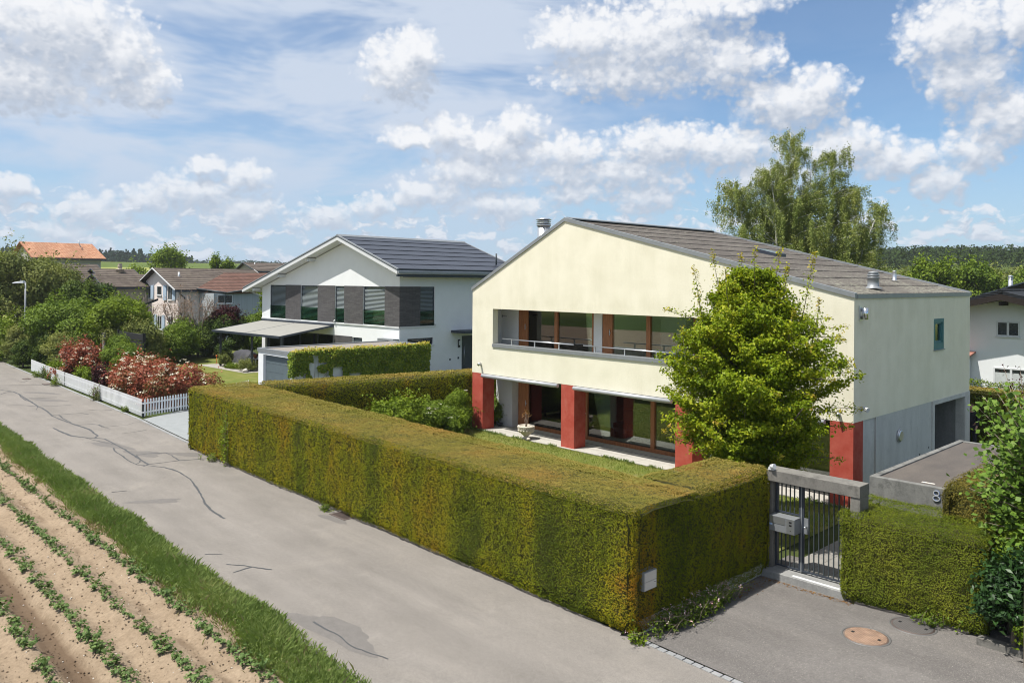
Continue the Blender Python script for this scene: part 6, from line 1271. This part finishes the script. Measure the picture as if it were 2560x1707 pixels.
# patio garden plants
plant('lavender_bush', 'grey green round bush left of the awning post', 'bush', (-48.3, 2.4), (.7, .6), 0, 1.05, L_OLIVE, .09, 2200, 201, K=12); plant('grass_clump', 'tuft of ornamental grass beside the garage', 'grass', (-44.2, 2.3), (.75, .65), 0, .75, L_OLIVE, .16, 1400, 202, K=9, aspect=.12); plant('ground_cover', 'low yellow green cushion plant on the gravel bed', 'plant', (-46.4, 2.2), (.9, .5), 0, .25, L_LIME, .07, 1300, 203, K=10, lr=.7)
sheet('gravel_bed', [(-50.5, 1.2), (-43.0, 1.5), (-42.6, 3.6), (-50, 4.6)], .012, mat('pale_gravel_bed', (.32, .30, .27), .95, fine=.3, bscale=25), kind='structure')
tag(q.build('unused', BARE), 'x') if False else None
# --- potato rows
def potato_mesh(seed):
    rng = np.random.default_rng(seed); P = []; Nn = []; S = []
    for s_ in range(rng.integers(5, 9)):
        a = rng.uniform(0, 6.283); L = rng.uniform(.07, .17); e = np.array([math.cos(a) * L, math.sin(a) * L, rng.uniform(.05, .15)])
        for k in range(11):
            t = rng.uniform(.35, 1.1); P.append(e * t + rng.normal(0, .025, 3) + [0, 0, .02]); Nn.append(unit(rng.normal(0, .45, 3) + [math.cos(a) * .4, math.sin(a) * .4, .9])); S.append(rng.uniform(.045, .085))
    P = np.array(P); P[:, 2] = np.maximum(P[:, 2], .015); return leaves('foliage', P, np.array(Nn), np.array(S), L_POTATO, None, rng, None, .72, .12)
pr = []
for k in range(8):
    m_ = potato_mesh(300 + k); pr.append(m_.data); bpy.data.objects.remove(m_)
rg = random.Random(44)
for ri, (yr, x0, x1, lb) in enumerate(((-16.93, -31.5, -1.2, 'leafy potato plant in the first row beside the grass verge'), (-17.80, -25.5, -2.2, 'leafy potato plant in the second row from the verge'), (-18.66, -20.5, -3.0, 'leafy potato plant in the third row, above the dark rut'), (-19.52, -15.5, -4.0, 'leafy potato plant in the fourth row, beyond the dark rut'))):
    x = x1
    while x > x0:
        if not (ri == 3 and rg.random() < .15):
            o = bpy.data.objects.new('potato_plant', rg.choice(pr)); COL.objects.link(o); s_ = rg.uniform(.72, 1.15) if rg.random() > .2 else rg.uniform(.42, .7)
            o.location = (x, yr + rg.uniform(-.035, .035), -.01); o.rotation_euler = (0, 0, rg.uniform(0, 6.28)); o.scale = (s_, s_, s_ * rg.uniform(.8, 1.15)); tag(o, lb, 'potato plant', 'potato plants in the %s row' % ('first', 'second', 'third', 'fourth')[ri])
        x -= rg.uniform(.26, .37)
# ================================================================= white picket fence
PIC = mat('white_fence_paint', (.84, .85, .86), .5, var=.05)
def picket_mesh(nm, w=.08, h=.80, t=.012):
    q = MB(); pr_ = [(-w/2, 0), (w/2, 0), (w/2, h - .035), (w/4, h - .006), (0, h), (-w/4, h - .006), (-w/2, h - .035)]
    q.prism_y(pr_, -t/2, t/2); o = q.build(nm, PIC); d = o.data; bpy.data.objects.remove(o); return d
PM = picket_mesh('picket')
def fence(label, a, b, pitch, zb=.06, grp='white picket fence sections along the road', h=1.0):
    L = math.hypot(b[0] - a[0], b[1] - a[1]); an = math.atan2(b[1] - a[1], b[0] - a[0]); o = thing('picket_fence', label, 'fence', (a[0], a[1], 0), grp, an, local=True); n = int(L / pitch)
    for i in range(n):
        p = bpy.data.objects.new('picket', PM); COL.objects.link(p); p.parent = o; p.location = ((i + .5) * L / n, 0, zb); p.scale = (1, 1, h)
    q = MB(); q.box(0, .014, zb + .14, L, .045, zb + .20); q.build('rail', PIC, o); q = MB(); q.box(0, .014, zb + .56, L, .045, zb + .62); q.build('rail', PIC, o)
    for x in (0.05, L / 2, L - .05): q = MB(); q.box(x - .03, .046, -.02, x + .03, .10, zb + .66); q.build('post', STEEL_DARK, o)
fence('fence section along the road nearest the corner, in front of the large photinia', (-36.22, -9.74), (-29.28, -9.92), .150)
fence('fence section along the road in front of the maroon maple and rounded photinia', (-43.45, -9.60), (-36.30, -9.74), .150)
fence('short fence section behind the yellow cushion plant', (-45.9, -9.52), (-43.6, -9.60), .150)
fence('farthest fence section, partly hidden by weeds', (-53.5, -9.22), (-46.0, -9.52), .150)
fence('side fence turning in from the road beside the concrete driveway', (-29.22, -9.86), (-30.3, -6.6), .155)
fence('side fence behind, seen between the photinia and the clipped hedge', (-30.33, -6.5), (-32.9, -2.9), .155)
for k, (x, y, r_, h, m, lb) in enumerate(((-44.2, -9.95, .42, .62, L_CUSH if False else L_LIME, 'yellow green cushion plant at the road side of the fence'), (-49.6, -9.75, .3, .4, L_LIME, 'small yellow green weed at the far fence section'), (-48.7, -9.6, .35, .7, L_DEEP, 'dark green weed against the far fence section'), (-47.4, -9.6, .3, .6, L_MID, 'green weed with upright leaves against the far fence section'), (-36.25, -9.98, .28, .75, L_OLIVE, 'climbing plant with small purple flowers at the joint of two fence sections'), (-31.4, -9.95, .25, .25, L_MID, 'low weed at the fence foot near the corner'))):
    weed('fence_plant', lb, 'plant', (x, y), (r_, r_ * .6), h, m, 220 + k, 30, .065, None, (16, .05, leafmat('purple_flower', [(.16, .03, .16), (.3, .08, .3)], .6)) if k == 4 else None)
# dark timber privacy panel
TP = thing('privacy_screen', 'tall black privacy panel standing among the bushes', 'panel', (-45.9, -5.5, 0))
BT = mat('black_timber_panel', (.018, .018, .02), .6, var=.2)
q = MB(); q.box(-46.9, -5.5, .1, -42.35, -5.44, 2.55); q.build('board', BT, TP); q = MB(); q.box(-46.9, -5.52, 2.62, -42.35, -5.42, 3.02); q.build('board', BT, TP)
for x in (-47.0, -42.25): q = MB(); q.box(x - .06, -5.56, 0, x + .06, -5.38, 3.1); q.build('post', BT, TP)
q = MB(); q.box(-50.2, -5.6, 1.2, -49.8, -5.5, 2.75); tag(q.build('wooden_board', mat('grey_board', (.25, .23, .21), .9)), 'weathered grey board leaning at the left of the black panel', 'board')
# street lamp
SL = thing('street_lamp', 'grey street lamp with a flat head above the bushes at the left', 'street lamp', (-61.5, -7.9, 0))
q = MB(); q.tube([(-61.5, -7.9, 0), (-61.5, -7.9, 6.15)], [.085, .055], 10); q.tube([(-61.5, -7.9, 6.1), (-61.5, -7.9, 6.22), (-61.7, -8.05, 6.25)], .05, 8); q.build('pole', ZINC, SL)
q = MB(); d_ = (-.72, -.66); q.hexa([(-61.55 + .1, -7.95 - .1, 6.14), (-61.55 - .1, -7.95 + .1, 6.14), (-62.3 - .1, -8.6 + .1, 6.10), (-62.3 + .1, -8.6 - .1, 6.10)], [(-61.6 + .07, -8.0 - .07, 6.32), (-61.6 - .07, -8.0 + .07, 6.32), (-62.2 - .05, -8.5 + .05, 6.2), (-62.2 + .05, -8.5 - .05, 6.2)]); q.build('lamp_head', mat('pale_lamp_head', (.5, .53, .55), .4, .2), SL); q = MB(); q.tube([(-61.8, -8.15, 6.3), (-61.8, -8.15, 6.42)], .02, 6); q.build('sensor', ZINC, SL)
# ================================================================= neighbouring houses
def gable_house(name, label, x0, x1, y0, y1, ze, xr, zr_, wallm, roofm, ov=.5, cat='house', verge=None, top=.12, z0=0, hip=0.0):
    """ridge along y at x=xr; eaves at x0 and x1"""
    o = thing(name, label, cat, ((x0 + x1) / 2, (y0 + y1) / 2, z0)); q = MB()
    q.prism_y([(x0, z0), (x1, z0), (x1, ze), (xr, zr_), (x0, ze)], y0, y1); q.build('wall', wallm, o)
    kr = (zr_ - ze) / (x1 - xr); kl = (zr_ - ze) / (xr - x0); q = MB()
    q.prism_y([(xr, zr_ + .02), (x1 + ov, ze - kr * ov + .02), (x1 + ov, ze - kr * ov + .02 + top), (xr, zr_ + .02 + top)], y0 - ov, y1 + ov)
    q.prism_y([(x0 - ov, ze - kl * ov + .02), (xr, zr_ + .02), (xr, zr_ + .02 + top), (x0 - ov, ze - kl * ov + .02 + top)], y0 - ov, y1 + ov); q.build('roof', roofm, o)
    q = MB(); v = verge or STEEL_DARK
    for yy in (y0 - ov - .03, y1 + ov - .03):
        q.prism_y([(x0 - ov, ze - kl * ov + .03), (xr, zr_ + .03), (x1 + ov, ze - kr * ov + .03), (x1 + ov, ze - kr * ov + .145), (xr, zr_ + .145), (x0 - ov, ze - kl * ov + .145)], yy, yy + .06)
    q.build('verge_board', v, o)
    q = MB(); q.box(x1 + ov - .04, y0 - ov, ze - kr * ov - .10, x1 + ov + .10, y1 + ov, ze - kr * ov + .04); q.build('gutter', STEEL_DARK, o)
    return o
def win(o, ax, p, a0, a1, z0, z1, fr=WHITE_TRIM, mull=True, sill=True, w=.07, shut=None):
    """window on a wall that faces -y (ax 'y') or +x (ax 'x') at plane p"""
    s = -1 if ax == 'y' else 1; q = MB(); frame_ring(q, ax, *sorted((p + s * .045, p + s * .004)), a0, a1, z0, z1, w)
    if mull: m_ = (a0 + a1) / 2; (q.box(m_ - w * .7, p + s * .04, z0 + w, m_ + w * .7, p + s * .004, z1 - w) if ax == 'y' else q.box(p + s * .004, m_ - w * .7, z0 + w, p + s * .04, m_ + w * .7, z1 - w))
    f = q.build('window', fr, o); bx = (a0 + w, p + s * .002, z0 + w, a1 - w, p + s * .015, z1 - w) if ax == 'y' else (p + s * .002, a0 + w, z0 + w, p + s * .015, a1 - w, z1 - w); B('pane', GLASS_FAR, f, bx)
    if sill: B('sill', fr, f, (a0 - .06, p + s * .10, z0 - .07, a1 + .06, p + s * .003, z0 - .003) if ax == 'y' else (p + s * .003, a0 - .06, z0 - .07, p + s * .10, a1 + .06, z0 - .003))
    if shut:
        for a, b in shut: B('shutter', SHUT, f, (a, p - .10, z0 - .05, b, p - .05, z1 + .05))
    return f
SHUT = mat('pale_blue_shutter', (.40, .50, .62), .7, var=.05)
PK = gable_house('pink_house', 'pale pink house with blue shutters and brown tiled roof', -81.2, -70.0, 7.13, 17.2, 5.55, -75.7, 7.55, PINK, T_BROWN, .55, verge=WHITE_TRIM)
win(PK, 'y', 7.13, -78.75, -77.5, 4.45, 5.82, shut=((-79.75, -78.95), (-77.4, -76.6)))
win(PK, 'y', 7.13, -75.7, -74.45, 4.85, 5.80, mull=False)
win(PK, 'y', 7.13, -72.65, -71.5, 4.40, 5.83, shut=((-73.85, -72.95), (-71.35, -70.6)))
win(PK, 'y', 7.13, -75.5, -74.3, 1.3, 2.75, shut=((-76.5, -75.7), (-74.15, -73.4))); win(PK, 'y', 7.13, -72.5, -71.4, 1.8, 2.75)
q = MB(); q.tube([(-69.95, 7.3, 5.35), (-69.95, 7.3, 5.0), (-69.95, 7.75, 4.7), (-69.95, 7.75, 0)], .06, 8); q.build('drain_pipe', ANTHRACITE, PK)
q = MB(); q.tube([(-73.2, 8.4, 6.4), (-73.2, 8.4, 7.25)], [.13, .1], 10); q.build('vent_pipe', WHITE_TRIM, PK)
WG = mat('grey_board_cladding', (.38, .41, .43), .8, var=.14, scale=1.6, stretch=(7, 7, .1))
EX = thing('timber_annex', 'grey timber clad annex with red brown tiled roof joined to the pink house', 'house', (-68, 13, 0))
q = MB(); q.prism_x([(9.0, 0), (22, 0), (22, 5.4), (14.8, 7.25), (9.0, 5.3)], -75.5, -66.6) if False else q.box(-71, 9.2, 0, -66.4, 11.9, 5.15); q.box(-71, 11.9, 0, -66.4, 22, 5.35); q.build('wall', WG, EX)
q = MB(); q.hexa([(-69.4, 8.8, 5.55), (-65.9, 10.3, 5.20), (-66.2, 23, 5.4), (-70.5, 23, 7.2)], [(-69.6, 8.8, 5.70), (-65.9, 10.3, 5.35), (-66.2, 23, 5.55), (-71.5, 12.0, 7.35)]) if False else None
q.v = []; q.f = []; q.m = []; q.sm = []
q.add([(-69.3, 8.75, 5.66), (-65.9, 10.3, 5.28), (-65.9, 20.5, 6.9), (-66.6, 21.5, 7.32), (-71.0, 12.2, 7.22), (-71.0, 12.2, 5.3), (-66.1, 10.5, 5.1), (-66.1, 20.4, 5.3), (-66.6, 21.5, 5.3)], [(0, 1, 2, 3, 4), (0, 5, 6, 1), (1, 6, 7, 2), (2, 7, 8, 3)])
q.build('roof', T_REDBROWN, EX)
q = MB(); q.tube([(-69.3, 8.7, 5.58), (-65.85, 10.25, 5.22)], .07, 8); q.tube([(-65.85, 10.25, 5.2), (-65.8, 20.4, 6.8)], .07, 8); q.tube([(-66.2, 10.3, 5.1), (-66.35, 10.35, 4.7), (-66.35, 10.35, 0)], .055, 8); q.build('gutter', ANTHRACITE, EX)
f = win(EX, 'x', -66.4, 9.55, 11.1, 4.15, 5.0); q = MB(); q.box(-66.38, 9.2, 0, -66.34, 11.5, 3.6); q.build('white_balustrade', WHITE, EX)
q = MB(); z = 3.4
while z < 5.2: q.box(-66.38, 14.6, z, -66.30, 16.9, z + .05); z += .11
q.build('louvre', ZINC, EX)
OR = gable_house('orange_roof_house', 'grey beige house with bright orange clay tile roof, tallest at the left', -123.2, -110.9, 3.7, 11.8, 9.35, -117.14, 11.45, GREY_REND, T_ORANGE, .55, verge=mat('tile_verge', (.28, .11, .06), .8))
q = MB(); q.tube([(-114.3, 10.3, 10.2), (-114.3, 10.3, 10.95), (-114.3, 10.1, 11.0), (-114.6, 9.9, 11.9)], .07, 6); q.tube([(-111.4, 10.0, 9.2), (-111.4, 10.0, 9.6)], .09, 6); q.build('vent_pipe', ZINC, OR)
BA = gable_house('brown_roof_house', 'beige house with dark brown tiled roof, partly hidden by the olive tree', -94, -84.4, -2.0, 4.6, 6.2, -88.91, 8.0, BEIGE, T_BROWN, .5)
BB = gable_house('brown_roof_house', 'brown roofed house with a round chimney pot on its ridge', -91.5, -81.0, 3.9, 7.6, 5.9, -85.67, 7.5, BEIGE, T_BROWN, .4)
q = MB(); q.lathe([(.38, -.3), (.38, .0), (.44, .02), (.44, .10), (.22, .12), (.20, .26), (.26, .36), (.24, .48), (.18, .66), (.22, .7), (.15, .73)], (-84.6, 6.2, 7.5), 14, m=0); q.build('chimney', mat('cream_chimney_pot', (.42, .36, .28), .8, var=.2), BB)
BC = gable_house('brown_roof_house', 'low beige house with brown roof and long black gutter left of the pink house', -85.5, -78.2, 2.9, 8.6, 5.75, -81.24, 6.9, BEIGE, T_BROWN, .5)
win(BC, 'y', 2.9, -79.3, -78.7, 3.9, 5.0, mull=False, sill=False)
SR = gable_house('small_roof_house', 'small dark tiled roof at the far edge of the field', -97.2, -91.0, 25.5, 34, 7.7, -94.6, 8.75, BEIGE, T_BROWN, .4)
q = MB(); q.tube([(-93.8, 26.5, 8.3), (-93.8, 26.5, 8.85)], .08, 6); q.build('vent_pipe', WHITE_TRIM, SR)
GH = thing('garden_shed', 'pale sloping shed roof glimpsed between the bushes', 'shed', (-57, -1.5, 0)); q = MB(); q.hexa([(-60.6, -2.4, 3.0), (-60.0, -2.7, 3.0), (-57.2, .6, 4.75), (-57.8, .9, 4.75)], [(-60.6, -2.4, 3.15), (-60.0, -2.7, 3.15), (-57.2, .6, 4.92), (-57.8, .9, 4.92)]); q.build('roof', T_DARK, GH); q = MB(); q.box(-60.0, -1.6, 0, -57.9, .6, 3.3); q.build('wall', GREY_REND, GH)
# white gabled house on the right, behind the dark hedge
WR = gable_house('gabled_house', 'white gabled house with dark tiled roof behind the hedge on the right', -8.6, 1.9, 33.7, 43, 4.72, -4.75, 5.62, WHITE, T_DARK, .05, verge=None)
q = MB()
for s_ in (0, 1):
    a, b = ((-9.6, -4.75) if not s_ else (-4.75, 3.2))
    f_ = lambda x: 5.98 - abs(x + 4.75) * .262
    q.hexa([(a, 32.3, f_(a)), (b, 32.3, f_(b)), (b, 43.5, f_(b)), (a, 43.5, f_(a))], [(a, 32.3, f_(a) + .20), (b, 32.3, f_(b) + .20), (b, 43.5, f_(b) + .20), (a, 43.5, f_(a) + .20)])
q.build('roof_overhang', T_DARK, WR)
q = MB(); q.prism_y([(-9.6, f_(-9.6) - .36), (-4.75, 5.60), (3.2, f_(3.2) - .36), (3.2, f_(3.2)), (-4.75, 5.975), (-9.6, f_(-9.6))], 32.24, 32.34); q.build('barge_board', mat('dark_brown_soffit', (.022, .015, .012), .8), WR); q = MB(); q.prism_y([(-9.5, f_(-9.5) - .03), (-4.75, 5.95), (3.1, f_(3.1) - .03), (3.1, f_(3.1) - .001), (-4.75, 5.979), (-9.5, f_(-9.5) - .001)], 32.34, 43.4); q.box(-4.85, 32.4, 5.25, -4.65, 33.7, 5.5); q.build('soffit', MATS['dark_brown_soffit'], WR)
q = MB(); q.tube([(-4.75, 32.22, 6.16), (-4.75, 43.6, 6.16)], .13, 10); q.build('ridge_tile', T_DARK, WR)
win(WR, 'y', 33.7, -5.3, -4.02, 3.30, 4.25, w=.09); f = win(WR, 'y', 33.7, -5.45, -3.5, -.2, 1.33, w=.09, sill=False); B('blind', mat('white_inner_blind', (.5, .52, .52), .7), f, (-5.35, 33.675, -.1, -4.52, 33.684, 1.02), (-4.42, 33.675, -.1, -3.6, 33.684, 1.02))
q = MB(); q.box(-8.4, 31.6, 0, -6.75, 33.6, 1.75); q.build('annex_wall', WHITE, WR); q = MB(); q.hexa([(-8.6, 31.5, 1.80), (-6.45, 31.5, 1.80), (-6.45, 33.68, 2.15), (-8.6, 33.68, 2.15)], [(-8.6, 31.5, 1.88), (-6.45, 31.5, 1.88), (-6.45, 33.68, 2.25), (-8.6, 33.68, 2.25)]); q.build('annex_roof', mat('copper_edge', (.35, .16, .12), .6), WR)
FR = gable_house('dark_roof_house', 'dark roofed house with a metal flue farther behind on the right', -14.5, -3.5, 62.3, 74, 5.3, -9.3, 7.1, mat('dark_brown_timber', (.05, .035, .028), .8), T_DARK, .7)
flue(FR, -12.0, 63.3, 5.2, 7.4, .2)
# things on the patio
BO = thing('covered_boat', 'low shape under a dark grey tarpaulin beside the garage', 'tarpaulin', (-50.1, 5.0, 0)); q = MB(); sec = []
for i in range(13):
    t = i / 12; w = .75 * math.sin(math.pi * (.12 + .76 * t)) + .1; h = .45 + .55 * math.sin(math.pi * t) ** .7; sec.append([(-52.4 + 4.6 * t, 4.9 + 1.0 * (j - 5) / 5 * w, max(0.0, h * (1 - (abs(j - 5) / 5) ** 2.2) + .03 * math.sin(i * 2.3 + j))) for j in range(11)])
V = [p for s_ in sec for p in s_]; q.add(V, [(i*11+j, i*11+j+1, (i+1)*11+j+1, (i+1)*11+j) for i in range(12) for j in range(10)], smooth=True); q.build('tarpaulin', mat('dark_grey_tarpaulin', (.05, .05, .06), .6, var=.3, scale=2), BO)
TB = thing('patio_table', 'light metal frame table near the awning post', 'table', (-45.9, 3.7, 0)); q = MB(); q.box(-46.6, 3.3, .68, -45.1, 4.1, .72); q.build('table_top', ALU, TB)
for a, b in ((-46.55, 3.35), (-45.2, 3.35), (-46.55, 4.0), (-45.2, 4.0)): B('leg', ALU, TB, (a, b, 0, a + .05, b + .05, .68))
q = MB(); q.lathe([(.10, 0), (.15, .22), (.16, .26), (.13, .26), (.12, .2), (.01, .2)], (-45.9, 3.7, .72), 14); tag(q.build('flower_pot', mat('terracotta', (.30, .10, .05), .8)), 'terracotta pot standing on the metal table', 'pot')
q = MB(); q.lathe([(.01, -.07), (.05, -.05), (.07, 0), (.05, .05), (.01, .07)], (-50.2, 2.6, .62), 14); q.tube([(-50.2, 2.6, 0), (-50.2, 2.6, .55)], .02, 6); tag(q.build('garden_ornament', mat('orange_ball', (.65, .17, .03), .5)), 'orange ball on a stick by the shrubs behind the photinia', 'ornament')
for k, (x, y, s_) in enumerate(((-43.1, 2.9, .45), (-43.6, 1.9, .3))): tag(rocks('garden_rock', np.array([[x, y, s_ * .4]]), np.array([s_]), STONE, np.random.default_rng(k), kind=None), ('larger' if not k else 'smaller') + ' pale rock on the gravel bed beside the garage', 'rock')
q = MB(); q.tube([(-45.4, 6.5, 0), (-44.5, 6.8, 2.4)], .04, 6); tag(q.build('wooden_pole', mat('pale_wood_pole', (.5, .42, .3), .8)), 'pale wooden pole leaning under the awning', 'pole')
sheet('side_path', [(-.2, 10.4), (3, 10.4), (3, 11.8), (-2.5, 11.8), (-2.5, 10.9)], .12, PATHM, thick=.2)
# ================================================================= person behind the house corner
def person():
    o = thing('person', 'person in dark clothes with brown hair, half hidden behind the corner of the cream house', 'person', (-.20, 11.35, .12))
    bx, by = -.20, 11.35
    V = [(0,0,.92),(0,0,1.12),(0,0,1.34),(0,0,1.46),(0,0,1.52),(0,-.01,1.60),(0,-.02,1.70),(.19,0,1.40),(.25,-.04,1.13),(.22,-.16,.92),(.21,-.20,.84),(-.19,0,1.40),(-.25,-.04,1.13),(-.22,-.16,.92),(-.21,-.20,.84),(.10,0,.86),(.11,-.03,.48),(.11,.02,.08),(.12,-.12,.03),(-.10,0,.86),(-.12,.05,.48),(-.12,.12,.08),(-.12,-.02,.03)]
    E_ = [(0,1),(1,2),(2,3),(3,4),(4,5),(5,6),(2,7),(7,8),(8,9),(9,10),(2,11),(11,12),(12,13),(13,14),(0,15),(15,16),(16,17),(17,18),(0,19),(19,20),(20,21),(21,22)]
    Rr = [.14,.13,.15,.07,.055,.095,.085,.062,.048,.036,.03,.062,.048,.036,.03,.085,.06,.045,.04,.085,.06,.045,.04]
    def skin(name, V, E_, Rr, m, par, root=0, sub=2):
        me = bpy.data.meshes.new(name); me.from_pydata([(bx + a, by + b, c + .12) for a, b, c in V], E_, []); ob = bpy.data.objects.new(name, me); COL.objects.link(ob); adopt(ob, par)
        md = ob.modifiers.new('skin', 'SKIN'); 
        for i, r_ in enumerate(Rr): me.skin_vertices[0].data[i].radius = (r_, r_)
        me.skin_vertices[0].data[root].use_root = True; sb = ob.modifiers.new('sub', 'SUBSURF'); sb.levels = sub; sb.render_levels = sub; me.materials.append(m); return ob
    me_s = mat('skin_tone', (.45, .27, .19), .6)
    body = skin('body', V, E_, Rr, me_s, o)
    skin('jacket', [(0,0,.90),(0,0,1.12),(0,0,1.36),(.19,0,1.41),(.25,-.04,1.13),(.22,-.16,.93),(-.19,0,1.41),(-.25,-.04,1.13),(-.22,-.16,.93)], [(0,1),(1,2),(2,3),(3,4),(4,5),(2,6),(6,7),(7,8)], [.165,.155,.165,.08,.065,.052,.08,.065,.052], mat('black_jacket', (.015, .016, .02), .8), o)
    skin('trousers', [(0,0,.92),(.10,0,.86),(.11,-.03,.48),(.11,.02,.1),(-.10,0,.86),(-.12,.05,.48),(-.12,.12,.1)], [(0,1),(1,2),(2,3),(0,4),(4,5),(5,6)], [.16,.11,.08,.065,.11,.08,.065], mat('dark_trousers', (.02, .021, .028), .85), o)
    skin('hair', [(0,.02,1.74),(0,.05,1.68),(0,.06,1.60)], [(0,1),(1,2)], [.085,.095,.06], mat('brown_hair', (.12, .055, .03), .6), o)
    for s_ in (-1, 1):
        for k in range(4): skin('finger', [(s_*.21, -.20, .85), (s_*.21 + (k-1.5)*.018, -.22, .80), (s_*.21 + (k-1.5)*.018, -.20, .765 + .006*abs(k-1.5))], [(0,1),(1,2)], [.012,.009,.007], me_s, body, 0, 1)
        skin('thumb', [(s_*.21, -.20, .86), (s_*.18, -.235, .83), (s_*.18, -.245, .80)], [(0,1),(1,2)], [.012,.010,.008], me_s, body, 0, 1)
person()
# ================================================================= light haze over the far distance
q = MB(); q.box(-1400, -700, -1.6, 1100, 1500, 62)
m_, t_, o_ = newmat('thin_haze'); v_ = N(t_, 'ShaderNodeVolumePrincipled'); v_.inputs['Color'].default_value = (.86, .92, 1.0, 1); v_.inputs['Density'].default_value = .00019; v_.inputs['Anisotropy'].default_value = .1
t_.links.new(v_.outputs[0], o_.inputs['Volume']); hz_ = q.build('haze', m_); hz_['kind'] = 'stuff'
